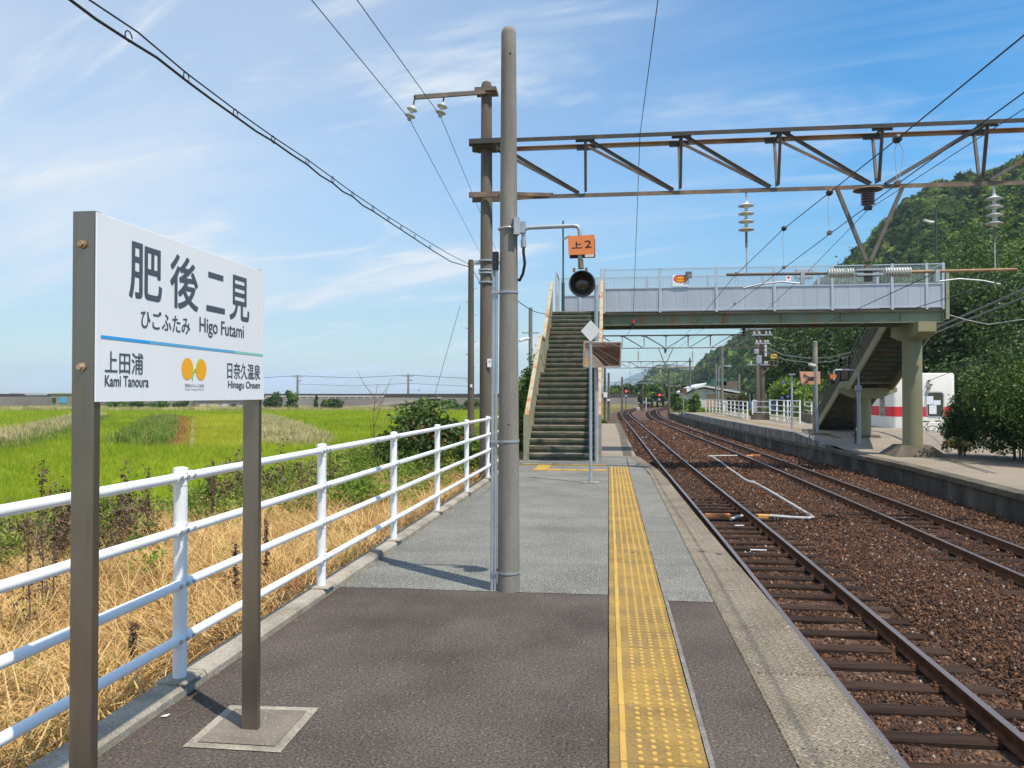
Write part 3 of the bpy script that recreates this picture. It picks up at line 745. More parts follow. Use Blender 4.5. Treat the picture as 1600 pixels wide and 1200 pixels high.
pave('old_asphalt', -4, YB - .02, M['asphalt_old'], tg, lambda y: bord1(y) - .004); ragged(.424, bord1(6) - .004, YB - .12, 0); pave('new_asphalt', YB - .02, YE, M['asphalt_new'], tg, lambda y: bord1(y) - .004)
pave('new_asphalt', 16.82, YE, M['asphalt_new'], lambda y: -.008, lambda y: .408)
pave('joint_bed', -4, 17.0, M['hole'], lambda y: -.008, lambda y: .402).location.z = -.010
pave('mortar_strip', -4, 16.9, M['mortar_grey'], lambda y: .402, lambda y: .428 + .004 * math.sin(y * 9)).location.z = .003
# coping slabs
y = -2.0; sl_n = 0
while y < YE - .05:
    yb = min(y + .92, YE); g = .004
    q = MB(); z0, z1 = -.14, R_.uniform(-.002, .003)
    pts = [(bord1(y), y + g), (edge1(y), y + g), (edge1(yb), yb - g), (bord1(yb), yb - g)]
    ins = [(bord1(y) + .006, y + g + .006), (edge1(y) - .012, y + g + .006), (edge1(yb) - .012, yb - g - .006), (bord1(yb) + .006, yb - g - .006)]
    v = [(a, b, z0) for a, b in pts] + [(a, b, z1 - .008) for a, b in pts] + [(a, b, z1) for a, b in ins]
    q.add(v, [(0, 1, 5, 4), (1, 2, 6, 5), (2, 3, 7, 6), (3, 0, 4, 7), (4, 5, 9, 8), (5, 6, 10, 9), (6, 7, 11, 10), (7, 4, 8, 11), (8, 9, 10, 11), (3, 2, 1, 0)])
    q.build('coping_slab', M['coping'], pf, recalc=False, o=(bord1(y), y, 0)); y += .92
# kerb
y = -1.9
while y < YE - 2:
    yb = y + 1.96; q = MB(); g = .004; cz_ = .055
    xi = kerb1(y); xj = kerb1(yb); prof = [(0, -.25), (0, .035), (-.018, .055), (-.135, .058), (-.15, .045), (-.15, -.35)]
    vs = [(xi + a, y + g, z) for a, z in prof] + [(xj + a, yb - g, z) for a, z in prof]
    q.add(vs, [(i, (i + 1) % 6, 6 + (i + 1) % 6, 6 + i) for i in range(6)] + [tuple(range(5, -1, -1)), tuple(range(6, 12))])
    q.build('kerb_block', M['conc'], pf, o=(xi, y, 0)); y = yb

# tactile tiles: ridge line and 5 x 5 domes
def tile_mesh(o, dots=True, bars=False, w_=.398, l_=.2962):
    q = MB(); x0, y0, z = o
    q.box((x0 + w_ / 2, y0 + l_ / 2, z - .012), (w_, l_, .028), bev=.003)
    q.mi = 1
    if dots:
        q.box((x0 + .058, y0 + l_ / 2, z + .004), (.028, l_ - .006, .010), bev=.003)
        for i in range(5):
            for j in range(5):
                cx_, cy_ = x0 + .128 + i * .0585, y0 + .033 + j * .0583
                q.lathe([(.0135, 0), (.012, .004), (.008, .0058)], (cx_, cy_, z + .0018), n=8)
    elif bars:
        for i in range(4): q.box((x0 + w_ / 2, y0 + .04 + i * .073, z + .004), (w_ - .03, .02, .008), bev=.003)
    return q
tp = None; y = 1.5
while y < 16.6:
    if tp is None:
        tp = tile_mesh((0, y, 0)).build('tactile_tile', [M['tactile'], M['tactile_dot']], pf, o=(0, y, 0)); ob = tp
    else:
        ob = tp.copy(); C.objects.link(ob)
    ob.location = (R_.uniform(-.002, .002), y, R_.uniform(-.0015, .0015)); ob.rotation_euler = (0, 0, R_.uniform(-.003, .003)); y += .3
# branch of guiding tiles towards the stair foot
bt = tile_mesh((0, 0, 0), False, True, .2985, .2985)
def bar_tile(x, y, rz=0):
    global bt0
    if 'bt0' not in globals():
        bt0 = bt.build('guiding_tile', [M['tactile'], M['tactile_dot']], pf, o=(0, 0, 0)); ob = bt0
    else: ob = bt0.copy(); C.objects.link(ob)
    ob.location = (x, y, .0045); ob.rotation_euler = (0, 0, rz)
bt.v = [tuple(v) for v in bt.v]
for i in range(5): bar_tile(-.32 - i * .3, 15.75)
for i in range(3): bar_tile(-1.5, 16.05 + i * .3)
for i in range(6): bar_tile(-.35 - i * .3, 16.9)

# ramp and the low tan end of the platform beyond the stair
grid('platform_low_end', lambda y: -2.2 if y < 40 else -1.6, lambda y: (.72 if y < 24 else .86 - max(0, (y - 30)) * .006), YE + .01, 60, 6, 30, lambda x, y: interp(y, [(19.7, -.06), (22.5, -.45), (57, -.5), (60, -1.05)]), M['tan_paving'])
q = MB()
for a, b in ((YE + .01, 22.5), (22.5, 40), (40, 57)):
    za, zb = (interp(a, [(19.7, -.06), (22.5, -.45), (57, -.5)]), interp(b, [(19.7, -.06), (22.5, -.45), (57, -.5)]))
    f = lambda y: (.74 if y < 24 else .88 - max(0, (y - 30)) * .006)
    q.add([(f(a), a, -1.2), (f(b), b, -1.2), (f(b), b, zb + .004), (f(a), a, za + .004), (f(a) - .3, a, za + .004), (f(b) - .3, b, zb + .004)], [(0, 1, 2, 3), (3, 2, 5, 4)])
tag(q.build('low_platform_edge', M['conc_moss'], recalc=False), kind='structure')

# sign post footing set in the asphalt
fq = [atz(285, 1168, 0), atz(360, 1103, 0), atz(499, 1107, 0), atz(438, 1177, 0)]
f_ = thing('post_footing', atz(393, 1137, 0), 'square grey concrete footing around the foot of the name board post', 'footing')
ce = sum(fq, Vector()) / 4
MB().quad(*[Vector((p.x, p.y, .004)) for p in fq]).build('concrete_rim', M['conc'], f_, recalc=False)
MB().quad(*[Vector((*(ce + (p - ce) * .8).xy, .008)) for p in fq]).build('mortar_fill', mat('mortar', [(.14, .12, .095), (.19, .165, .13)], 6, .95, .5, bscale=80, speck=((.3, .28, .24), 120, .85, .6)), f_, recalc=False)

# ================================================================== FAR PLATFORM
E2 = [(-4, 8.1), (17, 8.2), (24, 8.35), (30, 8.1), (36, 7.75), (42, 7.5), (55, 7.1), (72, 6.75), (92, 6.7)]
E2Z = [(-4, Z2), (29.5, Z2), (35, Z2H), (75, Z2H), (79, Z2 + .02), (92, Z2)]
def e2(y): return interp(y, E2)
def z2(y): return interp(y, E2Z)
p2 = thing('far_platform', (8, 10, Z2), None, None); p2['kind'] = 'structure'
ys_ = np.arange(-4, 92.1, 2.0)
q = MB(); r_ = MB(); s3 = MB(); c_ = MB()
for a, b in zip(ys_, ys_[1:]):
    xa, xb = e2(a), e2(b); za, zb = z2(a), z2(b)
    q.quad((xa + .3, a, za), (14.5, a, za), (14.5, b, zb), (xb + .3, b, zb))
    la, lb = min(za, Z2), min(zb, Z2)
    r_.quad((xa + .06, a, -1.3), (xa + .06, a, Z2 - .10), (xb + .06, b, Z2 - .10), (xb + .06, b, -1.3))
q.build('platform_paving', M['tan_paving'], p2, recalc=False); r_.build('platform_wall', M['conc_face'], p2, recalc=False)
for a, b in zip(ys_, ys_[1:]):      # old coping blocks and the raised pale edge boards above them
    for u in range(2):
        ya, yb = a + u * 1.0 + .01, a + u * 1.0 + .99; xa, xb = e2(ya), e2(yb)
        if ya > 91: continue
        d = R_.uniform(-.015, .015)
        m = MB().add([(xa + d, ya, Z2 - .12), (xb + d, yb, Z2 - .12), (xb + .4, yb, Z2 - .12), (xa + .4, ya, Z2 - .12), (xa + d, ya, Z2 + .005), (xb + d, yb, Z2 + .005), (xb + .4, yb, Z2 + .005), (xa + .4, ya, Z2 + .005)],
                     [(0, 1, 5, 4), (1, 2, 6, 5), (2, 3, 7, 6), (3, 0, 4, 7), (4, 5, 6, 7), (3, 2, 1, 0)])
        m.build('coping_block', M['conc_moss'], p2, o=(xa, ya, Z2))
        if 30.5 < ya < 78.5:
            z_a, z_b = z2(ya), z2(yb)
            m = MB().add([(xa + .03, ya, Z2 + .01), (xb + .03, yb, Z2 + .01), (xb + .33, yb, Z2 + .01), (xa + .33, ya, Z2 + .01), (xa + .03, ya, z_a + .01), (xb + .03, yb, z_b + .01), (xb + .33, yb, z_b + .01), (xa + .33, ya, z_a + .01)],
                         [(0, 1, 5, 4), (1, 2, 6, 5), (2, 3, 7, 6), (3, 0, 4, 7), (4, 5, 6, 7), (3, 2, 1, 0)])
            m.build('edge_board', M['face_white'], p2, o=(xa, ya, Z2))
# station forecourt
grid('forecourt', lambda y: 14.5, lambda y: 45, -4, 60, 12, 22, lambda x, y: z2(y) if x < 15 else Z2 + nz(x, y, .2, .05), M['gravel_lot'])
# yellow guide strip, worn, on the far platform
m = MB()
for i in range(60):
    y = 33.5 + i * .6; x = e2(y) + 1.0
    m.box((x + .2, y, z2(y) + .003), (.3, .55, .008))
tag(m.build('worn_guide_tile', M['tactile'], p2), kind='stuff')

# ================================================================== WHITE RAILING ON THE NEAR PLATFORM
fx = lambda y: -2.165 + .0085 * (y - 3.8)
fy0, fsp = 3.83, 1.965
fence = thing('platform_railing', (fx(0), 0, .055), 'white tubular steel railing with four rails along the platform kerb', 'railing')
RZ = [1.083, .812, .541, .265]
pp = None
for k in range(-3, 8):
    y = fy0 + k * fsp; x = fx(y)
    if pp is None:
        q = MB(); q.cyl((x, y, .05), (x, y, 1.115), .034, n=16); q.lathe([(.038, 0), (.038, .018), (.034, .03), (.012, .034)], (x, y, 1.100), n=16)
        pp = q.build('post', M['white_paint'], fence, smooth=True, o=(x, y, .05)); ob = pp
        for z in RZ:
            q = MB(); q.cyl((x, y, z - .042), (x, y, z + .042), .0365, n=16); q.cyl((x + .012, y - .085, z), (x + .012, y + .085, z), .0272, n=12)
            cu = q.build('rail_clamp', M['white_paint'], ob, smooth=True)
            for yy in (-.062, 0, .062): MB().cyl((x + (.040 if yy else .036), y + yy, z), (x + .047, y + yy, z), .011, n=8).build('bolt', M['galv'], ob)
    else:
        ob = pp.copy(); C.objects.link(ob); ob.parent = fence
        for ch in pp.children:
            c2 = ch.copy(); C.objects.link(c2); c2.parent = ob
    ob.location = Vector((x, y, .05)) - fence.location
    q = MB().box((x, y, .064), (.16, .17, .012), bev=.004).build('base_mortar', M['conc'], fence)
for k in range(-3, 7):
    ya, yb = fy0 + k * fsp, fy0 + (k + 1) * fsp
    for z in RZ: MB().cyl((fx(ya) + .012, ya + .03, z), (fx(yb) + .012, yb - .03, z), .0242, n=12, caps=False).build('rail', M['white_paint'], fence, smooth=True)

# ================================================================== STATION NAME BOARD
BX = -1.552
nb_ = thing('station_name_board', (BX - .04, 2.25, 0), 'white station name board on two brushed steel posts', 'station sign')
SY0 = atX(147, 628, BX).y; SY1 = atX(411, 625, BX).y; SZ0 = 1.479; SH = .578; SL = SY1 - SY0
for y in (SY0 + .004, SY1 - .037):
    q = MB().box((BX - .041, y + .0165, 1.0315), (.074, .033, 2.063), bev=.002)
    po = q.build('post', M['steel_brown'], nb_)
    for z in (1.96, 1.585):
        qq = MB(); qq.cyl((BX - .044, y - .0005, z), (BX - .044, y - .006, z), .013, n=16); qq.cyl((BX - .044, y - .006, z), (BX - .044, y - .015, z), .009, n=6)
        qq.build('bolt', M['rust_orange'] if y < 3 else M['galv'], po)
bd = MB().box((BX + .0025, (SY0 + SY1) / 2, SZ0 + SH / 2), (.005, SL, SH), bev=.001).build('board', M['board'], nb_)
MB().box((BX - .041, (SY0 + SY1) / 2, SZ0 + SH - .012), (.03, SL - .075, .02)).build('crossbar', M['galv'], nb_)
MB().box((BX - .041, (SY0 + SY1) / 2, SZ0 + .012), (.03, SL - .075, .02)).build('crossbar', M['galv'], nb_)


def text(s, name, material, fit, parent, bold=0., spacing=1., thick=0.):
    """fit: maps (u, v) in 0..1 of the glyph box to a world point"""
    cu = bpy.data.curves.new(name, 'FONT'); cu.body = s; cu.size = 1; cu.offset = bold; cu.space_character = spacing; cu.resolution_u = 6
    o = bpy.data.objects.new(name + '_tmp', cu); C.objects.link(o)
    dg = bpy.context.evaluated_depsgraph_get(); me = bpy.data.meshes.new_from_object(o.evaluated_get(dg))
    bpy.data.objects.remove(o); co = np.array([v.co[:] for v in me.vertices])
    if not len(co): return None
    mn_, mx_ = co.min(0), co.max(0); d = np.maximum(mx_ - mn_, 1e-6)
    off = Vector(); p = parent
    while p is not None: off += p.location; p = p.parent
    if thick:      # heavier weight: a few shifted impressions one on another
        me0 = me; fs = [tuple(p.vertices) for p in me0.polygons]; V = []; F = []
        for k_, (du, dv) in enumerate(((-1, -1), (1, -1), (-1, 1), (1, 1), (0, 0), (-1, 0), (1, 0))):
            o_ = len(V)
            for c in co: V.append(fit((c[0] - mn_[0]) / d[0] + du * thick, (c[1] - mn_[1]) / d[1] + dv * thick) - off + Vector((k_ * .00007, 0, 0)))
            F += [tuple(i + o_ for i in f) for f in fs]
        me = bpy.data.meshes.new(name); me.from_pydata([tuple(v) for v in V], [], F)
    else:
        for v, c in zip(me.vertices, co): v.co = fit((c[0] - mn_[0]) / d[0], (c[1] - mn_[1]) / d[1]) - off
    me.materials.clear(); me.materials.append(material); me.name = name
    ob = bpy.data.objects.new(name, me); C.objects.link(ob); ob.parent = parent; return ob


def onboard(u0, u1, v0, v1, lift=.0012):
    return lambda u, v: Vector((BX + .005 + lift, SY0 + SL * (u0 + (u1 - u0) * u), SZ0 + SH * (v0 + (v1 - v0) * v)))


for i, (ch, u0, u1, v0, v1) in enumerate((('肥', .140, .297, .590, .905), ('後', .345, .505, .583, .912), ('二', .560, .682, .605, .865), ('見', .720, .868, .580, .898))):
    text(ch, 'title_character', M['ink'], onboard(u0, u1, v0, v1), bd, bold=.0, thick=.012)
text('ひごふたみ', 'kana_lettering', M['ink'], onboard(.195, .457, .425, .535), bd, thick=.003)
text('Higo Futami', 'roman_lettering', M['ink'], onboard(.516, .826, .425, .55), bd, thick=.003)
text('上田浦', 'place_lettering', M['ink'], onboard(.036, .206, .155, .275), bd, thick=.003)
text('Kami Tanoura', 'roman_lettering', M['ink'], onboard(.036, .233, .083, .143), bd, thick=.003)
text('日奈久温泉', 'place_lettering', M['ink'], onboard(.704, .962, .153, .270), bd, thick=.003)
text('Hinagu Onsen', 'roman_lettering', M['ink'], onboard(.710, .960, .070, .137), bd, thick=.003)
text('肥薩おれんじ鉄道', 'company_lettering', M['ink'], onboard(.430, .545, .086, .108), bd, .0)
text('Hisatsu Orange Railway', 'company_lettering', M['ink'], onboard(.430, .545, .064, .078), bd, .0)
for (u0, u1, m) in ((.018, .24, 'line_blue'), (.24, .76, 'line_mid'), (.76, .985, 'line_green')):
    f = onboard(u0, u1, .337, .354); MB().quad(f(0, 0), f(1, 0), f(1, 1), f(0, 1)).build('coloured_line', M[m], bd, recalc=False)
for cu_ in (.4445, .5265):
    q = MB(); pts = []
    for i in range(28):
        a = 2 * PI * i / 28; pts.append(Vector((BX + .0062, SY0 + SL * (cu_ + .0345 * math.cos(a)), SZ0 + SH * (.203 + .0705 * math.sin(a)))))
    q.quad(*pts).build('orange_emblem', M['logo_orange'], bd, recalc=False)
q = MB(); 
vine = [(.513, .272), (.506, .245), (.497, .222), (.489, .200), (.482, .183), (.476, .165), (.471, .150), (.473, .128)]
q.tube([Vector((BX + .0068, SY0 + SL * a, SZ0 + SH * b)) for a, b in vine], .0016, 5)
for a, b in ((.486, .202), (.479, .183), (.495, .19)): q.box((BX + .0066, SY0 + SL * a, SZ0 + SH * b), (.001, .007, .004), Matrix.Rotation(.6, 3, 'X'))
q.build('emblem_vine', M['logo_green'], bd)

# ================================================================== CONCRETE SIGNAL POLE ON THE PLATFORM
PX, PY = -.765, 6.09
pl = thing('concrete_pole', (PX, PY, 0), 'tall tapered concrete pole standing on the platform with pipes up its left side', 'pole')
q = MB(); H = 4.33
def pr(z): return .0865 - .029 * z / H
q.lathe([(pr(z), z) for z in (0, .5, 1, 1.8, 2.6, 3.4, 4.1, H - .03)] + [(pr(H) * .93, H - .012), (pr(H) * .7, H + .012), (pr(H) * .35, H + .022)], (PX, PY, 0), n=28)
q.build('shaft', M['pole_conc'], pl, smooth=True)
for (px_, py_) in ((797, 82), (795, 663)):
    z = aty(px_, py_, PY - .07).z; x = aty(px_, py_, PY - .07).x
    MB().cyl((x, PY - pr(z) - .001, z), (x, PY - pr(z) + .01, z), .006, n=10).build('hole', M['hole'], pl)
zt = 2.47
for i, (dx, rr_) in enumerate(((-.021, .0125), (-.047, .011))):
    MB().tube([(PX - pr(0) + dx + .006, PY - .03, 0), (PX - pr(zt) + dx + .002, PY - .03, zt)], rr_, 10).build('conduit', M['galv_pole'], pl, smooth=True)
MB().tube([(PX - pr(2.45) - .03, PY - .03, 2.46), (PX - pr(2.5) - .03, PY - .02, 2.60)], .026, 10).build('conduit_head', M['black'], pl, smooth=True)
for py_ in (457, 689, 893):
    z = aty(795, py_, PY).z
    q = MB()
    r0 = pr(z) + .003
    ring = [(PX + r0 * math.cos(a), PY + r0 * math.sin(a)) for a in np.linspace(rad(-200), rad(-60), 1)]
    loop = [Vector((PX + r0 * math.cos(a), PY + r0 * math.sin(a), z)) for a in np.linspace(rad(-150), rad(150), 22)]
    loop = [Vector((PX - r0 - .052, PY - .048, z)), Vector((PX - r0 * .8, PY - .052, z))] + loop + [Vector((PX - r0 - .05, PY + .01, z))]
    for a, b in zip(loop, loop[1:]): q.bar(a, b, .003, .018)
    q.build('steel_band', M['galv'], pl)
# bracket, arm, plate and departure signal
za = aty(800, 358, PY).z
sg = thing('signal_arm', (PX, PY, za), 'grey pipe arm clamped to the concrete pole carrying an orange plate and black signal', 'signal')
q = MB(); r0 = pr(za) + .010
q.tube([(PX + r0 * math.cos(a), PY + r0 * math.sin(a), za + .0) for a in np.linspace(rad(-330), rad(-20), 26)], .0085, 8); q.build('clamp_ring', M['galv'], sg, smooth=True)
q = MB(); q.box((PX + .062, PY - .055, za + .005), (.045, .10, .13), Matrix.Rotation(.3, 3, 'Z')); q.box((PX + .10, PY - .04, za), (.07, .06, .085)); q.build('bracket', M['galv_pole'], sg)
ay = PY - .045
xe = aty(906, 357, ay).x; xs_ = aty(819, 357, ay).x; ztop = aty(860, 355, ay).z
MB().tube([(xs_ - .005, ay, ztop - .095), (xs_ - .005, ay, ztop - .03), (xs_ + .012, ay, ztop - .006), (xs_ + .04, ay, ztop), (xe - .05, ay, ztop + .006), (xe - .018, ay, ztop), (xe - .003, ay, ztop - .025), (xe, ay, ztop - .06), (xe, ay, aty(906, 408, ay).z)], .0165, 12).build('arm_pipe', M['galv_pole'], sg, smooth=True)
MB().tube([(xs_ - .005, ay, ztop - .095), (xs_ - .004, ay, ztop - .15)], .021, 12).build('pipe_coupling', M['galv_pole'], sg, smooth=True)
MB().tube([aty(818, 374, ay), aty(818, 395, ay), aty(820, 412, ay), aty(817, 428, ay + .03), aty(812, 438, ay + .06), aty(806, 436, ay + .08)], .011, 8).build('black_cable', M['black'], sg, smooth=True)
# orange plate, facing the camera
yo = ay - .03
a0, a1, a2, a3 = [aty(*p, yo) for p in ((887, 369), (929, 366.5), (929, 397), (888.5, 398.5))]
oplate = thing('number_plate', (xe, yo, a3.z), 'small orange plate lettered in black on the grey pipe arm', 'sign')
MB().prism([a3, a2, a1, a0], (0, .004, 0)).build('plate', M['orange_sign'], oplate)
def onplate(u0, u1, v0, v1):
    def f(u, v):
        uu = u0 + (u1 - u0) * u; vv = v0 + (v1 - v0) * v; p = a3.lerp(a2, uu).lerp(a0.lerp(a1, uu), vv); return p + Vector((0, -.0015, 0))
    return f
text('上', 'lettering', M['black'], onplate(.13, .53, .34, .69), oplate, bold=.012)
text('2', 'lettering', M['black'], onplate(.63, .88, .34, .72), oplate, bold=.010)
bp_ = thing('back_plate', (xe, ay + .03, a3.z - .02), 'black and white plate half hidden behind the orange plate', 'sign')
b0, b1, b2, b3 = [aty(*p, ay + .03) for p in ((890, 374), (930, 373), (930, 402.5), (890, 404))]
MB().prism([b3, b2, b1, b0], (0, .004, 0)).build('plate', M['black'], bp_)
b0, b1, b2, b3 = [aty(*p, ay + .026) for p in ((914, 390), (928, 390), (928, 401), (914, 402))]
MB().prism([b3, b2, b1, b0], (0, .002, 0)).build('white_patch', M['board'], bp_)
sgc = aty(909.5, 443, ay)
sh = thing('departure_signal', tuple(sgc), 'round black unlit signal lamp with hood hanging below the orange plate', 'signal')
q = MB(); ax = Vector((.02, -1, -.10)).normalized()
q.lathe([(.100, .0), (.102, .03), (.095, .06), (.05, .085), (.0, .09)], tuple(sgc), tuple(-ax), n=28); q.build('housing', M['black'], sh, smooth=True)
q = MB(); nseg = 28; qv = ax.to_track_quat('Z', 'Y'); vs = []      # hood open at the front, longer above
for i in range(nseg):
    a = 2 * PI * i / nseg; d = qv @ Vector((math.cos(a), math.sin(a), 0)); lng = .055 + .075 * max(0, d.z)
    for r_o, l_ in ((.098, .0), (.090, lng), (.084, lng), (.090, 0.)): vs.append(sgc + d * r_o + ax * l_)
q.add(vs, [(i * 4 + j, ((i + 1) % nseg) * 4 + j, ((i + 1) % nseg) * 4 + (j + 1) % 4, i * 4 + (j + 1) % 4) for i in range(nseg) for j in range(4)])
q.build('hood', M['black'], sh, smooth=True)
q = MB(); q.lathe([(.066, .004), (.05, .014), (.0, .020)], tuple(sgc + ax * .002), tuple(ax), n=24); q.build('lens', M['lens'], sh, smooth=True)
q = MB(); q.lathe([(.084, .0), (.084, .003), (.070, .004)], tuple(sgc + ax * .001), tuple(ax), n=24); q.build('lens_rim', M['black'], sh, smooth=True)
q = MB(); q.cyl(aty(907, 405, ay), aty(908, 420, ay), .02, .024, n=10); q.box(aty(897, 422, ay), (.02, .02, .03)); q.box(aty(916, 422, ay), (.02, .02, .035)); q.build('hanger', M['rust'], sh)

# ================================================================== DIAMOND MARKER AND MIRROR BY THE STAIR
mk = atz(923, 755, 0); my = mk.y
dm = thing('diamond_marker', tuple(mk), 'slim grey pole topped by a white diamond plate, in front of the stair', 'marker')
MB().box((mk.x, my, .012), (.27, .16, .024), bev=.004).build('base_slab', M['conc'], dm)
MB().cyl((mk.x, my, 0), (mk.x + .0, my, aty(923, 515, my).z), .027, n=14).build('pole', M['galv_pole'], dm, smooth=True)
dc = aty(923, 517, my - .05); hr = .18
MB().prism([dc + Vector((0, 0, -hr * 1.02)), dc + Vector((hr * .93, 0, 0)), dc + Vector((0, 0, hr * 1.02)), dc + Vector((-hr * .93, 0, 0))], (0, .012, 0)).build('diamond_plate', M['silver'], dm)
mp_y = 17.75
mp0 = aty(932, 720, mp_y)
mr_ = thing('platform_mirror', (mp0.x, mp_y, 0), 'rectangular convex mirror reflecting ballast, on a grey pipe beside the green stair', 'mirror')
MB().cyl((mp0.x, mp_y, 0), (mp0.x, mp_y, aty(932, 445, mp_y).z), .045, n=14).build('pole', M['galv_pole'], mr_, smooth=True)
mc = aty(941, 554, mp_y - .25); rm = Vector((2.55, 9, ZB)) - mc; rm.normalize(); rc = (Vector((0, 0, CAMZ)) - mc).normalized(); nm = (rm + rc).normalized()
ex = Vector((0, 0, 1)).cross(nm).normalized(); ez = nm.cross(ex)
MW, MH = .80, .54
fr = MB()
for (a, b) in (((-1, -1), (1, -1)), ((1, -1), (1, 1)), ((1, 1), (-1, 1)), ((-1, 1), (-1, -1))):
    pa = mc + ex * a[0] * MW / 2 + ez * a[1] * MH / 2; pb = mc + ex * b[0] * MW / 2 + ez * b[1] * MH / 2; fr.bar(pa, pb, .03, .05, tuple(nm))
fr.build('frame', M['cap_pale'], mr_)
q = MB(); nx_, ny_ = 14, 10
for j in range(ny_ + 1):
    for i in range(nx_ + 1):
        u, v = i / nx_ * 2 - 1, j / ny_ * 2 - 1; q.v.append(tuple(mc + ex * u * (MW / 2 - .02) + ez * v * (MH / 2 - .02) + nm * (.022 - .012 * (u * u + v * v))))
for j in range(ny_):
    for i in range(nx_): q.f.append((j * (nx_ + 1) + i, j * (nx_ + 1) + i + 1, (j + 1) * (nx_ + 1) + i + 1, (j + 1) * (nx_ + 1) + i)); q.m.append(0)
q.build('mirror_glass', M['mirror'], mr_, smooth=True, recalc=False, angle=0)
MB().prism([mc + ex * sx_ * MW / 2 + ez * sz_ * MH / 2 - nm * .03 for sx_, sz_ in ((-1, -1), (1, -1), (1, 1), (-1, 1))], tuple(-nm * .04)).build('back', M['peach'], mr_)
MB().bar(mc - nm * .07, (mp0.x, mp_y, mc.z), .04, .04).build('bracket', M['galv'], mr_)

# ================================================================== FOOTBRIDGE
YB0, YB1 = 26.8, 28.6
ZD = aty(960, 487, YB0).z            # deck
ZG = aty(960, 508, YB0).z            # underside of girder
XL = aty(870, 480, YB0).x - .08; XG = aty(940, 480, YB0).x; XR = aty(1477, 470, YB0).x
br = thing('footbridge', ((XG + XR) / 2, (YB0 + YB1) / 2, Z2), 'green steel station footbridge with pale blue side panels spanning both tracks', 'footbridge')
q = MB()
q.box(((XL + XR) / 2, (YB0 + YB1) / 2, ZD - .05), (XR - XL, YB1 - YB0, .08)); q.build('deck', M['conc_moss'], br)
def girder(y, s_):
    q = MB(); q.box(((XL + XR) / 2, y, (ZD - .10 + ZG) / 2), (XR - XL, .02, ZD - ZG - .12)); q.box(((XL + XR) / 2, y, ZG), (XR - XL, .2, .025)); q.box(((XL + XR) / 2, y, ZD - .105), (XR - XL, .2, .025))
    x = XL + .05
    while x < XR:
        x += 1.85; q.box((min(x, XR - .05), y - .05 * s_, (ZD - .10 + ZG) / 2), (.012, .08, ZD - ZG - .15))
    return q.build('girder', M['girder'], br)
girder(YB0 + .12, 1); girder(YB1 - .12, -1)
q = MB()
for x in np.arange(XL + .6, XR, 1.2): q.box((x, (YB0 + YB1) / 2, ZD - .16), (.08, YB1 - YB0 - .3, .12))
q.build('cross_beam', M['girder'], br)
q = MB(); pts = aty(1268, 495, YB0 - .0); q.box((pts.x, YB0 + .107, ZG + .07), (.22, .004, .03)); q.build('paint_mark', M['grass_paint'], br)
PXS = [943, 1031.5, 1119.6, 1210, 1300.5, 1394, 1448, 1474]
ZT = aty(960, 421, YB0).z; ZM = aty(960, 451, YB0).z
def bay(xa, xb, y, zb=None, mesh=True, nm_='side_panel'):
    zb = ZD + .04
    q = MB(); n = max(6, int((xb - xa) / .07)); out = -1 if y < 27.5 else 1
    for i in range(n):                # corrugated sheet
        x0 = xa + .04 + (xb - xa - .08) * i / n; x1 = xa + .04 + (xb - xa - .08) * (i + 1) / n; m_ = (x0 + x1) / 2; e = .003 if i % 6 else .010
        q.quad((x0, y, zb), (m_ - .01, y + e, zb), (m_ - .01, y + e, ZM - .02), (x0, y, ZM - .02)); q.quad((m_ - .01, y + e, zb), (x1, y, zb), (x1, y, ZM - .02), (m_ - .01, y + e, ZM - .02))
    q.build(nm_, M['panel_blue'], br, recalc=False)
    q = MB()
    q.box(((xa + xb) / 2, y, ZM - .0), (xb - xa - .075, .045, .035)); q.box(((xa + xb) / 2, y, ZT - .015), (xb - xa - .075, .04, .03)); q.box(((xa + xb) / 2, y, zb - .01), (xb - xa - .075, .045, .03))
    q.build('panel_rail', M['alu'], br)
    q = MB(); z = ZM + .04
    while z < ZT - .03: q.box(((xa + xb) / 2, y, z), (xb - xa - .08, .005, .006)); z += .034
    x = xa + .1
    while x < xb - .05: q.box((x, y + .005, (ZM + ZT) / 2), (.005, .004, ZT - ZM - .05)); x += .12
    tag(q.build('wire_mesh', M['alu'], br), kind='stuff')
def post(x, y, big=False):
    q = MB(); q.box((x, y, (ZD - .05 + ZT + .02) / 2), (.075, .06, ZT - ZD + .07)); q.build('panel_post', M['alu'], br)
xs_n = [aty(p, 450, YB0).x for p in PXS]; xs_n[0] += .02
for x in xs_n: post(x, YB0 - .0)
for a, b in zip(xs_n, xs_n[1:]): bay(a, b, YB0 - .0)
post(xs_n[0] - .11, YB0)
xs_f = [aty(p, 450, YB1).x for p in (878, 906, 934)] + [aty(p, 450, YB1).x for p in (1011, 1106, 1192, 1279)]
xs_f += [xs_f[-1] + 1.95]
for x in xs_f: post(x, YB1)
for a, b in zip(xs_f, xs_f[1:]): bay(a, b, YB1)
# ends
for xe_, ya, yb in ((XL + .04, YB0 + .3, YB1), (XR - .04, YB0, YB1)):
    q = MB().box((xe_, (ya + yb) / 2, (ZD + ZM) / 2), (.03, yb - ya - .08, ZM - ZD)); q.build('end_panel', M['panel_blue'], br)
    q = MB().box((xe_, (ya + yb) / 2, ZT - .015), (.04, yb - ya, .03)).build('end_rail', M['alu'], br)
for yy in (YB0 + .3, YB1 - .08): MB().box((XL + .04, yy, (ZD + ZT) / 2), (.06, .06, ZT - ZD)).build('panel_post', M['alu'], br)
MB().box((XR + .05, YB0 - .02, (ZG + ZM + .3) / 2 + .08), (.10, .09, ZM - ZG + .3)).build('end_post', M['cream_green'], br)
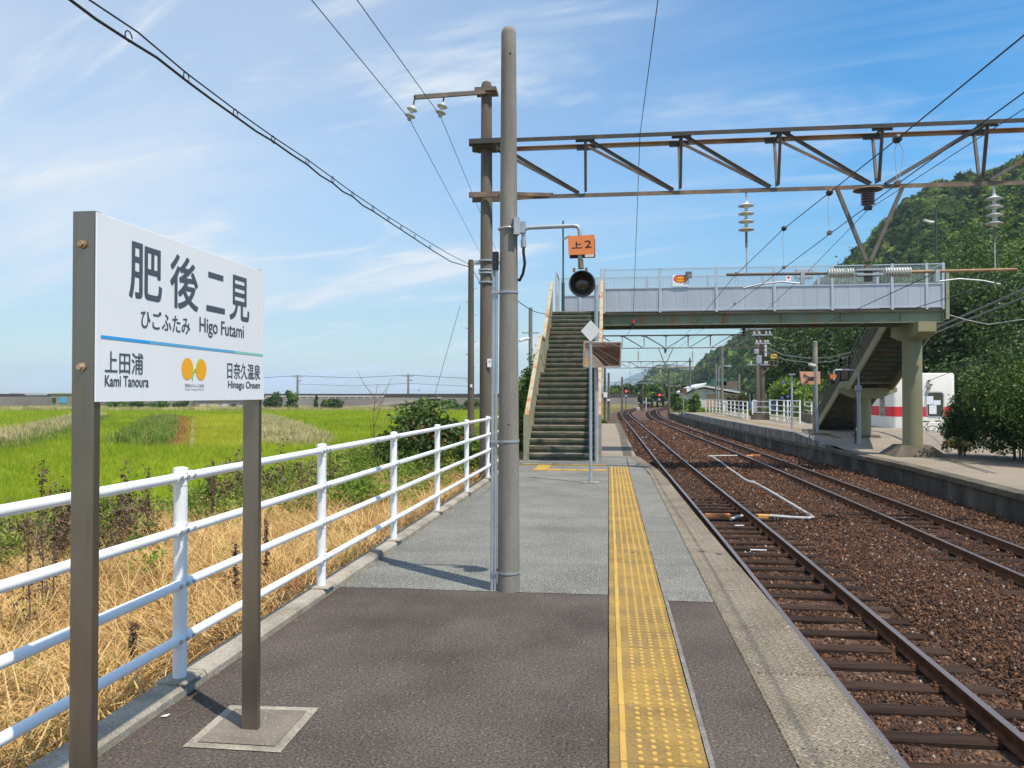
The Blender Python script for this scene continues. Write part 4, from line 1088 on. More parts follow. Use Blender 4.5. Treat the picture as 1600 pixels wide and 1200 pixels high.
# column on the far platform
cf_ = aty(1426, 696, 27.75)
q = MB(); q.lathe([(.305, 0), (.300, (ZG - .4 - cf_.z))], (cf_.x, 27.75, cf_.z), n=32); q.build('column', M['col_paint'], br, smooth=True)
zc = ZG - .40
q = MB(); q.prism([(cf_.x - .35, YB0 - .25, zc + .03), (cf_.x + .35, YB0 - .25, zc + .03), (cf_.x + .35, YB0 - .25, ZG - .015), (cf_.x - .35, YB0 - .25, ZG - .015)], (0, .0, 0))
q = MB(); q.prism([(cf_.x - .27, YB0 - .35, ZG - .33), (cf_.x - .27, YB0 - .35, ZG - .015), (cf_.x - .27, YB1 + .35, ZG - .015), (cf_.x - .27, YB1 + .35, ZG - .33), (cf_.x - .27, YB1 - .5, ZG - .52), (cf_.x - .27, YB0 + .5, ZG - .52)], (.54, 0, 0))
q.build('crosshead', M['col_paint'], br)
q = MB(); w0, w1 = .85, .46; bz = Z2 - .02
q.add([(cf_.x - w0, 27.75 - w0, bz), (cf_.x + w0, 27.75 - w0, bz), (cf_.x + w0, 27.75 + w0, bz), (cf_.x - w0, 27.75 + w0, bz), (cf_.x - w1, 27.75 - w1 + .1, cf_.z + .02), (cf_.x + w1, 27.75 - w1 + .1, cf_.z + .02), (cf_.x + w1, 27.75 + w1, cf_.z + .02), (cf_.x - w1, 27.75 + w1, cf_.z + .02)],
      [(0, 1, 5, 4), (1, 2, 6, 5), (2, 3, 7, 6), (3, 0, 4, 7), (4, 5, 6, 7)]); q.build('column_base', M['conc_moss'], br)
# signs on the bridge side
cs = aty(1063.5, 438, YB0 - .05)
so_ = thing('picture_board', tuple(cs), 'small white board with a red and yellow oval emblem on the bridge side', 'sign')
MB().box(cs, (.52, .01, .38)).build('board', M['board'], so_)
for (rx_, rz_, m, dy, dx) in ((.235, .125, 'sign_red', .007, 0), (.19, .085, 'sign_yellow', .009, .01)):
    MB().quad(*[cs + Vector((dx + rx_ * math.cos(a), -dy, .04 + rz_ * math.sin(a))) for a in np.linspace(0, 2 * PI, 24, endpoint=False)]).build('oval', M[m], so_, recalc=False)
MB().quad(*[cs + Vector((.20 * math.cos(a), -.006, .12 + .06 * math.sin(a))) for a in np.linspace(0, PI, 12)]).build('oval_crown', M['sign_purple'], so_, recalc=False)
for i in range(4): MB().box(cs + Vector((-.12 + i * .08, -.0105, .04)), (.05, .002, .075 - .02 * (i % 2)), Matrix.Rotation(.2 * (i - 1.5), 3, 'Y')).build('emblem_stroke', M['sign_red'], so_)
for i in range(9): MB().box(cs + Vector((-.20 + i * .05, -.006, -.13 + .02 * (i % 3))), (.02, .002, .02)).build('print_spot', M[('sign_red', 'line_blue', 'sign_yellow')[i % 3]], so_)
c2_ = aty(1076, 429.5, YB0 - .08)
g2 = thing('grey_box', tuple(c2_), 'dark grey square box hung on the bridge above the picture board', 'box'); MB().box(c2_, (.20, .08, .22), bev=.01).build('case', M['roof_grey'], g2); MB().box(c2_ + Vector((.03, -.042, -.03)), (.07, .006, .05)).build('label_plate', M['galv'], g2)
c3_ = aty(1232, 435, YB0 - .05)
g3 = thing('warning_sign', tuple(c3_), 'small white sign with a red diamond on the bridge side', 'sign'); MB().box(c3_, (.17, .01, .17)).build('board', M['board'], g3)
MB().prism([c3_ + Vector((0, -.007, -.02)), c3_ + Vector((.05, -.007, .03)), c3_ + Vector((0, -.007, .08)), c3_ + Vector((-.05, -.007, .03))], (0, .001, 0)).build('diamond', M['sign_red'], g3)
c4_ = aty(1256, 428, YB1 - .1)
g4 = thing('equipment_cabinet', tuple(c4_), 'pale grey cabinet on the far side rail of the footbridge', 'cabinet'); MB().box(c4_, (.6, .12, .34), bev=.01).build('case', M['galv'], g4); MB().box(c4_ + Vector((0, -.063, 0)), (.5, .006, .26)).build('door', M['alu'], g4)
# grey box at the lamp mast on the stair head
lm = thing('stair_lamp', (aty(880, 485, YB0 - .2).x, YB0 - .2, 0), 'thin dark green lamp mast at the head of the near stair', 'lamp')
lx_ = aty(880, 485, YB0 - .2).x
MB().cyl((lx_, YB0 - .2, aty(880, 486, YB0 - .2).z), (lx_, YB0 - .2, aty(880, 442, YB0 - .2).z), .05, n=12).build('mast_base', M['green_dark'], lm)
MB().cyl((lx_, YB0 - .2, aty(880, 442, YB0 - .2).z), (lx_, YB0 - .2, aty(878, 345, YB0 - .2).z), .028, n=10).build('mast', M['green_dark'], lm)
MB().tube([aty(879, 375, YB0 - .2), aty(884, 372, YB0 - .3), aty(890, 368, YB0 - .4)], .03, 8).build('lamp_arm', M['galv'], lm)
# lamp mast at the right end
lm2 = thing('stair_lamp', (XR - .2, YB1, ZD), 'thin green lamp mast at the right end of the footbridge', 'lamp')
p0 = aty(1461, 425, YB1); MB().cyl((p0.x, YB1 - .1, ZD), (p0.x, YB1 - .1, aty(1461, 326, YB1).z), .03, n=10).build('mast', M['green_dark'], lm2)
MB().tube([aty(1461, 347, YB1), aty(1452, 347, YB1 - .3), aty(1444, 344, YB1 - .6)], [.03, .05, .05], 8).build('lamp_head', M['house_white'], lm2)

# ================================================================== STAIRS
def stair(X0, X1, prof, n1, n2, root, style):
    """prof: four (y, z) points, bottom to top, with a landing in the middle"""
    (y0, z0), (y1, z1), (y2, z2_), (y3, z3) = prof; d = 1 if y3 > y0 else -1; pr0 = None
    def one(ya, za, run, rise):
        nonlocal pr0
        if pr0 is None:
            q = MB(); q.mi = 0; q.box(((X0 + X1) / 2, ya + d * run / 2, za + rise - .015), (X1 - X0 - .06, run + .04, .03)); q.box(((X0 + X1) / 2, ya - d * .026, za + rise - .012), (X1 - X0 - .06, .012, .022)); q.mi = 1; q.box(((X0 + X1) / 2, ya - d * .026, za + rise - .050), (X1 - X0 - .06, .010, .05))
            q.mi = 1; q.box(((X0 + X1) / 2, ya + d * .01, za + rise / 2 - .03), (X1 - X0 - .06, .01, rise - .04))
            pr0 = q.build('step', [M['tread'], M['riser']] if style == 'solid' else [M['tread_dark'], M['riser']], root, o=(0, ya, za)); pr0['base'] = 0; del pr0['base']; ob = pr0  # open stair gets the tread colour with underside shade put in
        else: ob = pr0.copy(); C.objects.link(ob); ob.parent = root
        ob.location = Vector((0, ya, za)) - Vector((root.location.x, root.location.y, root.location.z)) + Vector((0, 0, 0))
        return ob
    for (a, b, n) in (((y0, z0), (y1, z1), n1), ((y2, z2_), (y3, z3), n2)):
        for i in range(n):
            t0 = i / n; one(a[0] + (b[0] - a[0]) * t0, a[1] + (b[1] - a[1]) * t0, abs(b[0] - a[0]) / n, (b[1] - a[1]) / n)
    MB().box(((X0 + X1) / 2, (y1 + y2) / 2, z1 - .03), (X1 - X0 - .06, abs(y2 - y1), .04)).build('landing', M['tread'], root)
    P4 = [(y0, z0), (y1, z1), (y2, z2_), (y3, z3)]
    for si, x in enumerate((X0, X1)):
        s_ = -1 if si == 0 else 1
        if style == 'solid':
            for (a, b) in zip(P4, P4[1:]):      # closed side panels and capping
                lowa, lowb = (-.12 if a == P4[0] else -.30), -.30
                q = MB().prism([(x - .02, a[0], a[1] + lowa), (x - .02, b[0], b[1] + lowb), (x - .02, b[0], b[1] + 1.0), (x - .02, a[0], a[1] + 1.0)], (.04, 0, 0)); q.build('side_panel', M['cream_green'], root)
                MB().bar((x, a[0], a[1] + 1.02), (x, b[0], b[1] + 1.02), .10, .05).build('capping', M['cap_rust'], root)
                L_ = math.hypot(b[0] - a[0], b[1] - a[1]); k = max(1, int(L_ / 1.2))
                for i in range(k):
                    t0 = i / k; yy = a[0] + (b[0] - a[0]) * t0; z_ = a[1] + (b[1] - a[1]) * t0
                    for sg_ in (-1, 1): MB().box((x + sg_ * .035, yy + .03, z_ + .40), (.03, .06, 1.15)).build('panel_stiffener', M['cream_green'], root)
            MB().box((x, y0 - .06, z0 + .52), (.12, .12, 1.06)).build('newel_post', M['cream_green'], root)
        else:
            for (a, b) in zip(P4, P4[1:]):
                MB().prism([(x - .03, a[0], a[1] - .30), (x - .03, b[0], b[1] - .30), (x - .03, b[0], b[1] + .06), (x - .03, a[0], a[1] + .06)], (.06, 0, 0)).build('stringer', M['col_paint'], root)
                MB().bar((x, a[0], a[1] + 1.05), (x, b[0], b[1] + 1.05), .07, .06).build('handrail', M['green_paint'], root)
                MB().bar((x, a[0], a[1] + .82), (x, b[0], b[1] + .82), .04, .03).build('handrail', M['green_paint'], root)
                MB().prism([(x - .01, a[0], a[1] + .12), (x - .01, b[0], b[1] + .12), (x - .01, b[0], b[1] + .68), (x - .01, a[0], a[1] + .68)], (.02, 0, 0)).build('side_panel', M['tread_dark'], root)
                L_ = math.hypot(b[0] - a[0], b[1] - a[1]); k = max(1, int(L_ / 1.5))
                for i in range(k + 1):
                    t0 = i / k; yy = a[0] + (b[0] - a[0]) * t0; z_ = a[1] + (b[1] - a[1]) * t0
                    MB().box((x, yy, z_ + .53), (.06, .06, 1.0)).build('rail_post', M['green_paint'], root)


s1x0 = atz(826, 716, 0).x; s1x1 = atz(931, 720, 0).x + .07
sy0 = 18.3
st1 = thing('footbridge_stair', ((s1x0 + s1x1) / 2, sy0, 0), 'rusty green stair on the near platform climbing away to the footbridge', 'stair')
stair(s1x0, s1x1, [(sy0, 0), (22.1, 2.13), (23.2, 2.13), (YB0 - .02, ZD)], 14, 14, st1, 'solid')
lp = aty(1290, 668, 38.9)
st2 = thing('footbridge_stair', (10.3, 38.8, Z2H), 'dark green stair on the far platform seen from below, by the station building', 'stair')
zl = 2.0
stair(9.55, 11.2, [(38.8, Z2H), (34.4, zl), (33.2, zl), (YB1 + .02, ZD)], 14, 14, st2, 'open')
q = MB().cyl((10.35, 33.8, -.4), (10.35, 33.8, zl - .55), .20, n=20); q.build('column', M['col_paint'], st2, smooth=True)
q = MB().prism([(9.25, 33.6, zl - .22), (11.5, 33.6, zl - .22), (11.5, 33.6, zl - .38), (10.8, 33.6, zl - .65), (9.9, 33.6, zl - .65), (9.25, 33.6, zl - .38)], (0, .4, 0)); q.build('crosshead', M['col_paint'], st2)
q = MB().prism([(9.75, 33.2, -.45), (10.95, 33.2, -.45), (10.75, 33.4, -.12), (9.95, 33.4, -.12)], (0, .9, 0)); q.build('column_base', M['conc_moss'], st2)

# ================================================================== CATENARY GANTRIES
def insul_stack(name, top, n, material, parent, r=.105, dz=.105, axis=(0, 0, -1)):
    q = MB(); ax = Vector(axis)
    for i in range(n):
        o = Vector(top) + ax * (i * dz)
        q.lathe([(.028, 0), (.034, dz * .25), (r * .55, dz * .42), (r, dz * .62), (r * .98, dz * .68), (r * .35, dz * .70), (.028, dz)], tuple(o), tuple(ax), n=16)
    return q.build(name, material, parent, smooth=True)


def gantry(Y, XLm, XRm, zb, zt, mtop, label, label_m, near=False, rr0=.145, rr1=.105, foot=-.6):
    """mast to mast triangular truss; returns the root"""
    g = thing('catenary_gantry', (XLm, Y, foot), label, 'gantry', 'overhead line gantries across the tracks')
    xl, xr = XLm, XRm
    for i, x in enumerate((xl, xr)):
        q = MB().lathe([(rr0, 0), (rr1, (mtop if i == 0 else zt + .5) - foot - .05), (rr1 * .8, (mtop if i == 0 else zt + .5) - foot + .02), (rr1 * .3, (mtop if i == 0 else zt + .5) - foot + .05)], (x, Y, foot), n=20); q.build('mast', M['pole_dark'], g, smooth=True)
    npan = int(round((xr - xl) / 1.8)); px_ = [xl + .14 + (xr - xl - .28) * i / npan for i in range(npan + 1)]; mid = npan // 2
    hw = .26
    q = MB(); q.angle((xl - .28, Y - hw + .0, zt), (xr + .28, Y - hw, zt), .07); q.build('top_chord', M['truss_dark'], g)
    q = MB(); q.angle((xl - .28, Y + hw, zt), (xr + .28, Y + hw, zt), .07, flip=-1); q.build('top_chord', M['rust_orange'], g)
    q = MB(); q.angle((xl + .5, Y, zb), (xr - .5, Y, zb), .07); q.build('bottom_chord', M['rust'], g)
    for x in (xl, xr):
        d = 1 if x == xl else -1
        q = MB(); q.box((x, Y - rr1 - .08, zt - .02), (.62, .08, .13)); q.box((x, Y + rr1 + .08, zt - .02), (.62, .08, .13)); q.box((x, Y, zt - .10), (.10 + 2 * rr0, 2 * rr0 + .12, .03)); q.build('mast_bracket', M['truss_dark'], g)
        q = MB(); q.box((x, Y - rr1 - .08, zb), (.62, .06, .10)); q.box((x, Y + rr1 + .08, zb), (.62, .06, .10)); q.bar((x + d * .28, Y - .22, zb + .0), (x + d * 1.3, Y, zb), .05, .07); q.bar((x + d * .28, Y + .22, zb), (x + d * 1.3, Y, zb), .05, .07); q.build('mast_bracket', M['rust'], g)
    for i, x in enumerate(px_[1:-1], 1):
        for s_ in (-1, 1): MB().angle((x, Y + s_ * hw * .95, zt - .05), (x, Y + s_ * .04, zb + .05), .047).build('vertical', M['truss_grey'], g)
    for i in range(npan):
        a, b = px_[i], px_[i + 1]
        for s_ in (-1, 1):
            if b <= (xl + xr) / 2 + .3: p_, q_ = (a + .05, Y + s_ * hw * .95, zt - .03), (b - .12, Y + s_ * .035, zb + .04)
            else: p_, q_ = (b - .05, Y + s_ * hw * .95, zt - .03), (a + .12, Y + s_ * .035, zb + .04)
            MB().angle(p_, q_, .05, flip=s_).build('diagonal', M['truss_grey'] if s_ < 0 else M['rust'], g)
    for x in px_[1:-1]:
        MB().box((x, Y - hw, zt - .055), (.36, .012, .12)).build('gusset', M['truss_dark'], g); MB().box((x, Y + hw, zt - .055), (.36, .012, .12)).build('gusset', M['truss_dark'], g); MB().bar((x, Y - hw, zt - .07), (x, Y + hw, zt - .07), .05, .01).build('batten', M['truss_dark'], g)
    return g


def catenary_kit(Y, XC, z0, g, s=1.0, nins=4):
    """V bracket between the tracks with a double insulated crossarm, plus hangers"""
    zc_ = 3.72 if not s else 3.72
    h = thing('catenary_bracket', (XC, Y, z0), '', 'bracket', 'overhead line brackets between the tracks')
    for dx in (-.55, .62): MB().bar((XC + dx, Y, z0 - .03), (XC + (.03 if dx > 0 else -.03), Y, 3.95), .075, .06).build('v_strut', M['truss_grey'], h)
    MB().box((XC, Y, 3.74), (.12, .10, .30)).build('hub_post', M['truss_grey'], h)
    MB().box((XC, Y - .02, 3.79), (.46, .2, .035)).build('clamp_plate', M['galv'], h); MB().box((XC, Y - .02, 3.70), (.46, .2, .035)).build('clamp_plate', M['galv'], h)
    for sg_ in (-1, 1):
        q = MB(); x = XC + sg_ * .26
        prof = [(.03, 0)]
        for i in range(10): prof += [(.045, .010 + i * .047), (.092, .022 + i * .047), (.092, .032 + i * .047), (.045, .044 + i * .047)]
        q.lathe(prof, (x, Y - .02, 3.745), (sg_, 0, 0), n=14); q.build('rod_insulator', M['porcelain'], h, smooth=True)
        q = MB(); q.cyl((XC + sg_ * .74, Y - .02, 3.745), (XC + sg_ * 2.55, Y - .02, 3.745 + .01), .028, n=10); q.build('crossarm_pipe', M['rust_orange'] if sg_ > 0 else M['truss_grey'], h, smooth=True)
        q = MB(); q.box((XC + sg_ * 1.18, Y - .04, 3.66), (.07, .07, .22)); q.build('arm_clamp', M['galv'], h)
        q = MB(); xa = XC + sg_ * 1.2; q.tube([(xa, Y - .05, 3.56), (xa + sg_ * .35, Y - .05, 3.60), (xa + sg_ * .75, Y - .05, 3.56), (xa + sg_ * 1.05, Y - .05, 3.49)], .015, 8); q.build('steady_arm', M['galv'], h, smooth=True)
        hx = XC + sg_ * 2.18
        q = MB(); q.box((hx, Y, z0 - .12), (.03, .03, .24)); q.build('hanger_link', M['galv'], h)
        insul_stack('disc_insulator', (hx, Y, z0 - .22), 4, M['porcelain'], h, .148, .15)
        zb_ = z0 - .22 - .60
        MB().cyl((hx, Y, zb_), (hx, Y - .01, zb_ - .28), .022, n=8).build('hanger_rod', M['truss_grey'], h); MB().cyl((hx, Y - .01, zb_ - .26), (hx, Y - .02, 3.75), .012, n=8).build('hanger_rod', M['galv'], h)
    # feeder insulator
    q = MB(); q.lathe([(.26, 0), (.24, .03), (.09, .05)], (XC, Y, z0 - .09), n=20); q.build('feeder_cap', M['rust'], h, smooth=True)
    prof = []
    for i in range(6): prof += [(.07, i * .045), (.125, .015 + i * .045), (.125, .025 + i * .045), (.07, .04 + i * .045)]
    q = MB(); q.lathe(prof, (XC, Y, z0 - .10), (0, 0, -1), n=18); q.build('feeder_insulator', M['porc_dark'], h, smooth=True)
    MB().box((XC, Y, z0 - .42), (.13, .08, .07)).build('wire_clamp', M['truss_dark'], h)
    return h


GY = 15.3
mast = aty(760, 700, GY)
zb1 = aty(1050, 299, GY).z; zt1 = aty(1050, 214, GY).z
GXR = 12.2
g1 = gantry(GY, mast.x, GXR, zb1, zt1, aty(759, 131, GY).z, 'nearest lattice beam gantry on a brown concrete mast left of the platform pole', '', True)
XC1 = aty(1356, 300, GY).x
k1 = catenary_kit(GY, XC1, zb1, g1); k1['label'] = 'nearest V shaped bracket with white ribbed insulators under the first gantry'
for i, (Yg, mt) in enumerate(((66, 6.6), (118, 6.6))):
    lab = ['middle lattice gantry seen beneath the footbridge, ending at the twin mast', 'farthest lattice gantry beneath the footbridge near the curve'][i]
    gx = track_x(Yg, 0) - 2.4 - 2.3; gxr = aty((1183, 1078)[i], 560, Yg).x
    gg = gantry(Yg, gx, gxr, zb1 + (0, .1)[i], zt1, mt, lab, '', rr0=.16, rr1=.12, foot=-1.2)
    kk = catenary_kit(Yg, (track_x(Yg, 0) + track_x(Yg, 1)) / 2 + .9, zb1, gg)
    kk['label'] = ['V shaped insulator bracket under the middle gantry', 'V shaped insulator bracket under the farthest gantry'][i]
# bits on the near mast
mf = thing('mast_top_arm', (mast.x, GY, aty(759, 147, GY).z), 'rusty steel crossarm with two leaning disc insulators atop the left mast', 'crossarm')
ae = aty(648, 152, GY - 1.1); ar = aty(772, 143, GY)
MB().bar((ar.x, GY, ar.z), ae, .07, .075).build('arm_beam', M['rust'], mf); MB().box((mast.x, GY, ar.z + .0), (.42, .36, .07)).build('mast_clamp', M['truss_grey'], mf)
WA = []
for (pa, pb) in (((648, 158), (640, 187)), ((694, 153), (688, 182))):
    tt = (772 - pa[0]) / (772 - 648); yy = GY - 1.1 * tt
    p0 = aty(*pa, yy); p1 = aty(*pb, yy); MB().bar(p0 + Vector((0, 0, .06)), p0.lerp(p1, .3), .04, .02).build('hanger_strap', M['truss_grey'], mf)
    d = (p1 - p0).normalized(); d.y = -.12; d.normalize(); insul_stack('disc_insulator', tuple(p0.lerp(p1, .25)), 2, M['porcelain'], mf, .10, .125, tuple(d))
    e_ = p0.lerp(p1, .25) + d * .26; MB().box(e_, (.06, .08, .05)).build('wire_clamp', M['galv'], mf); WA.append(e_)
q = MB(); mz = aty(759, 430, GY).z
mi_ = thing('mast_fittings', (mast.x, GY, mz), 'galvanised bands and small brackets around the brown mast', 'fittings')
for dz_ in (.26, .08, .02, -.16): MB().lathe([(.155, 0), (.155, .03)], (mast.x, GY, mz + dz_), n=20).build('band', M['galv'], mi_)
MB().box((mast.x + .17, GY, mz + .26), (.12, .10, .06)).build('bracket', M['galv'], mi_); MB().box((mast.x - .17, GY, mz + .26), (.12, .10, .05)).build('bracket', M['galv'], mi_)
MB().box((mast.x + .16, GY - .05, mz + .05), (.10, .1, .2)).build('junction_box', M['galv'], mi_)
c = aty(765, 567, GY - .15); mn2 = thing('notice_sheet', tuple(c), 'small white notice tied to the brown mast', 'notice'); MB().box(c, (.09, .004, .16)).build('sheet', M['board'], mn2)
for i in range(3): MB().box(c + Vector((-.015 + i * .015, -.003, .02)), (.006, .001, .05)).build('printed_line', M['ink'], mn2)

# ================================================================== OVERHEAD WIRES
def wire(name, pts, r, label, cat='wire', group=None, m='wire', n=6, sag=0, seg=1):
    P_ = [Vector(p) for p in pts]; out = []
    for a, b in zip(P_, P_[1:]):
        for i in range(seg): t0 = i / seg; p = a.lerp(b, t0); p.z -= sag * 4 * t0 * (1 - t0); out.append(p)
    out.append(P_[-1]); o = MB().tube(out, r, n).build(name, M[m], smooth=True); tag(o, label, cat, group); return o


# near track: messenger (A) and contact wire (B); both run on beneath the bridge
A = [aty(1600, 55, 4.62), aty(1402, 217, 6.7), aty(1296, 301, 8.75), aty(1225, 357, 11), aty(1148, 431, GY - .02), aty(1075, 519, 27), aty(1059, 534.6, 34), aty(1020, 569, 66), aty(1000, 585, 118)]
d = (A[0] - A[1]); A = [A[0] + d * 2.2] + A
B_ = [aty(1600, 144.5, 5.25), aty(1403, 287, 7.6), aty(1296, 366, 9.95), aty(1225, 419, 12.5), aty(1179, 453, GY - .05), aty(1098, 514.6, 27.5), aty(1075, 532, 33), aty(1030, 565, 66), aty(1003, 588, 118)]
d = (B_[0] - B_[1]); B_ = [B_[0] + d * 2.0] + B_
wire('messenger_wire', A, .0058, 'upper messenger wire over the near track sloping from upper right')
wire('contact_wire', B_, .0052, 'contact wire over the near track held by the left steady arm')
dl = ['long dropper loop under the messenger wire nearest the camera', 'second dropper from the upper right below the messenger wire', 'thin dropper over the picture board side of the bridge', 'dropper beside the left end of the near crossarm']
for i, (a, b) in enumerate(((A[2], (1402, 287)), (A[3], (1296, 364)), (A[4], (1225, 418)), (aty(1150, 428, GY), (1148, 475)))):
    b3 = aty(*b, a.y); dr = thing('dropper', tuple(b3), dl[i], 'dropper', 'wire droppers')
    MB().tube([a, a.lerp(b3, .3) + Vector((-.02, 0, 0)), b3], .0032, 5).build('hanger', M['galv'], dr)
    if i in (0, 3): MB().tube([a, a.lerp(b3, .3) + Vector((.05, 0, 0)), b3 + Vector((.01, 0, 0))], .0032, 5).build('hanger', M['galv'], dr)
    MB().lathe([(.012, -.03), (.034, -.02), (.034, .02), (.012, .03)], tuple(a), tuple((A[3] - A[2]).normalized()), n=12).build('messenger_clamp', M['wire'], dr)
    MB().box(b3, (.035, .07, .035)).build('contact_clamp', M['rust'], dr)
# feeder (C) through the central insulator to the insulator under the bridge
FI = Vector((XC1, GY, zb1 - .45)); cB = aty(1162, 516, YB0 + .5)
Cw = [aty(1600, 170, 5.6 + 4.6), FI, aty(1260, 427, 19.4), aty(1175, 505, YB0), aty(1164, 513, YB0 + .6), aty(1100, 560, 66)]
d = Cw[0] - Cw[1]; Cw = [Cw[0] + d * .8] + Cw
wire('feeder_wire', Cw, .006, 'black feeder wire hanging from the dark central insulator')
ub = thing('underbridge_insulator', tuple(cB), 'dark ribbed insulator on a steel bracket beneath the bridge girder', 'insulator')
MB().box((cB.x, YB0 + .5, ZG - .05), (.62, .12, .08)).build('bracket', M['truss_dark'], ub)
insul_stack('ribbed_insulator', (cB.x, YB0 + .5, ZG - .09), 3, M['porc_dark'], ub, .15, .10)
# thin wire near the platform pole (D)
D0 = aty(1000, 210, GY - .26)
wire('span_wire', [aty(1028, 0, 9.5), aty(1028, 0, 9.5).lerp(D0, .999), D0], .0062, 'thin wire dropping from the top centre to the gantry beam'); 
w2 = wire('span_wire', [D0, aty(991, 450, YB0 - 1.2), aty(989, 500, YB0)], .007, 'thin wire from the gantry beam down to the bridge girder')
ti = thing('tie_insulator', tuple(aty(989, 503, YB0 - .05)), 'small red and black insulator hooked on the bridge girder', 'insulator')
MB().cyl(aty(990, 499, YB0 - .05), aty(989, 505, YB0 - .05), .042, n=10).build('red_collar', M['sign_red'], ti); MB().cyl(aty(989, 506, YB0 - .05), aty(988, 513, YB0 - .05), .05, .04, n=10).build('black_bell', M['black'], ti)
wire('span_wire', [aty(988, 512, YB0), aty(976, 527, 40)], .008, 'short thin wire running on below the small red insulator')
# far track: contact (E) and messenger (F)
Ew = [aty(1600, 429, 13.3), aty(1548, 444, GY - .05), aty(1480, 466, 17.6), aty(1380, 496, 22.0), aty(1278, 527, 31), aty(1190, 553, 50)]
d = Ew[0] - Ew[1]; Ew = [Ew[0] + d * 3] + Ew
wire('contact_wire', Ew, .0085, 'greenish contact wire over the far track rising to the right edge', m='wire_teal')
Fw = [aty(1472, 420, GY - .02), aty(1449, 432, 16.3), aty(1322, 491, 24), aty(1290, 505, YB0), aty(1225, 528, 42)]
wire('messenger_wire', Fw, .009, 'black messenger wire ending at the right crossarm pipe')
# two thin feeder wires over the left mast
for i, (p, e) in enumerate((((487, 0), (745, 385)), ((558, 0), (783, 410)))):
    a = aty(*p, 9.2 + i * .2); b = aty(*e, 34)
    wire('power_wire', [a + (a - WA[i]) * .8, a, WA[i], b, b + (b - WA[i]) * .6], .0062, ['left one of two thin wires through the leaning insulators', 'right one of two thin wires through the leaning insulators'][i])
# communication cable lashed below its strand, ending at the slim pole
sp = aty(736, 410, 25)
def cab(px, py): return atX(px, py, -3.95 - .35 * max(0, (px - 200) / 536))
S_ = [(20, -80), (100, -28), (140, 0), (215, 50), (291, 114), (368, 172), (427, 214), (480, 249), (551, 301), (607, 339), (660, 372), (700, 396), (733, 413)]
K_ = [(0, -85), (60, -40), (110, 0), (150, 30), (201, 63), (245, 90), (291, 126), (330, 155), (368, 182), (400, 205), (427, 221), (455, 241), (480, 257), (500, 274), (520, 286), (535, 299), (551, 307), (567, 321), (583, 330), (607, 346), (627, 359), (648, 373), (680, 394), (705, 409), (733, 417)]
wire('strand_wire', [cab(*p) for p in S_], .008, 'thin strand just above the sagging black cable at upper left')
wire('communication_cable', [cab(*p) for p in K_], .0125, 'thick black cable sagging between clips across the upper left sky', 'cable', n=8)
for i, p in enumerate([(201, 57), (291, 120), (368, 177), (427, 218), (480, 253), (520, 280), (551, 304), (583, 325), (607, 343), (627, 356), (648, 370), (672, 386)]):
    c = cab(*p); q = MB(); q.tube([c + Vector((0, .05 * math.cos(a), .045 * math.sin(a))) for a in np.linspace(0, 6.0, 10)], .006, 5)
    o = q.build('cable_clip', M['wire'], o=tuple(c)); tag(o, 'black wire ring clip tying the sagging cable to its strand', 'clip', 'ring clips along the sagging cable')

# slim pole behind the mast and other lineside poles
def pole(px, ptop, Y, foot, rb, rt, label, name='utility_pole', m='pole_dark', steps=0, group=None):
    t_ = aty(px, ptop, Y); th = thing(name, (t_.x, Y, foot), label, 'pole', group)
    MB().lathe([(rb, 0), (rt, t_.z - foot), (rt * .6, t_.z - foot + .03)], (t_.x, Y, foot), n=14).build('shaft', M[m], th, smooth=True)
    for i in range(steps):
        z = t_.z - .9 - i * .42; MB().cyl((t_.x - .18 * (1 if i % 2 else .2), Y, z), (t_.x + .18 * (.2 if i % 2 else 1), Y, z), .012, n=6).build('step_peg', M['galv'], th)
    return th, t_
p_, t_ = pole(736, 407, 25, -1.4, .115, .09, 'slim brown pole with step pegs left of the thick mast', steps=9)
MB().box((t_.x + .45, 25, t_.z - .11), (1.1, .07, .07)).build('crossarm', M['galv'], p_); MB().lathe([(.02, 0), (.05, .03), (.05, .07), (.02, .09)], (t_.x + .9, 25, t_.z - .08), n=10).build('pin_insulator', M['porcelain'], p_)
MB().box((t_.x + .03, 24.88, aty(738, 603, 25).z), (.07, .01, .1)).build('number_tag', M['board'], p_)
p_, t_ = pole(829, 481, 42, -1.2, .12, .10, 'grey pole behind the left side of the near stair', m='pole_conc')
MB().tube([aty(828, 528, 42), aty(818, 530, 41.6), aty(812, 533, 41.2)], [.05, .10, .06], 8).build('lamp_head', M['house_white'], p_); MB().box((t_.x, 42, aty(829, 520, 42).z), (.9, .1, .06)).build('crossarm', M['galv'], p_)
guy = wire('guy_wire', [aty(719, 478, 25), atz(676, 640, -.9) if False else aty(675, 632, 24)], .008, 'thin guy wire slanting down behind the shrub')
MB_ = MB().cyl(aty(676, 623, 24), aty(670, 648, 24), .055, .075, n=10).build('guy_guard', M['black']); tag(MB_, 'short black plastic guard on the guy wire above the shrub', 'guard')
wire('drop_wire', [aty(800, 462, GY), aty(850, 490, 20), aty(880, 497, 23), aty(925, 495, 18)], .009, 'dark green drop wire drooping from the mast to the stair', m='wire_teal', seg=5, sag=.08)
wire('drop_wire', [aty(735, 415, 25), aty(752, 445, 16), aty(768, 470, GY)], .009, 'short slack wire between the slim pole and thick mast')

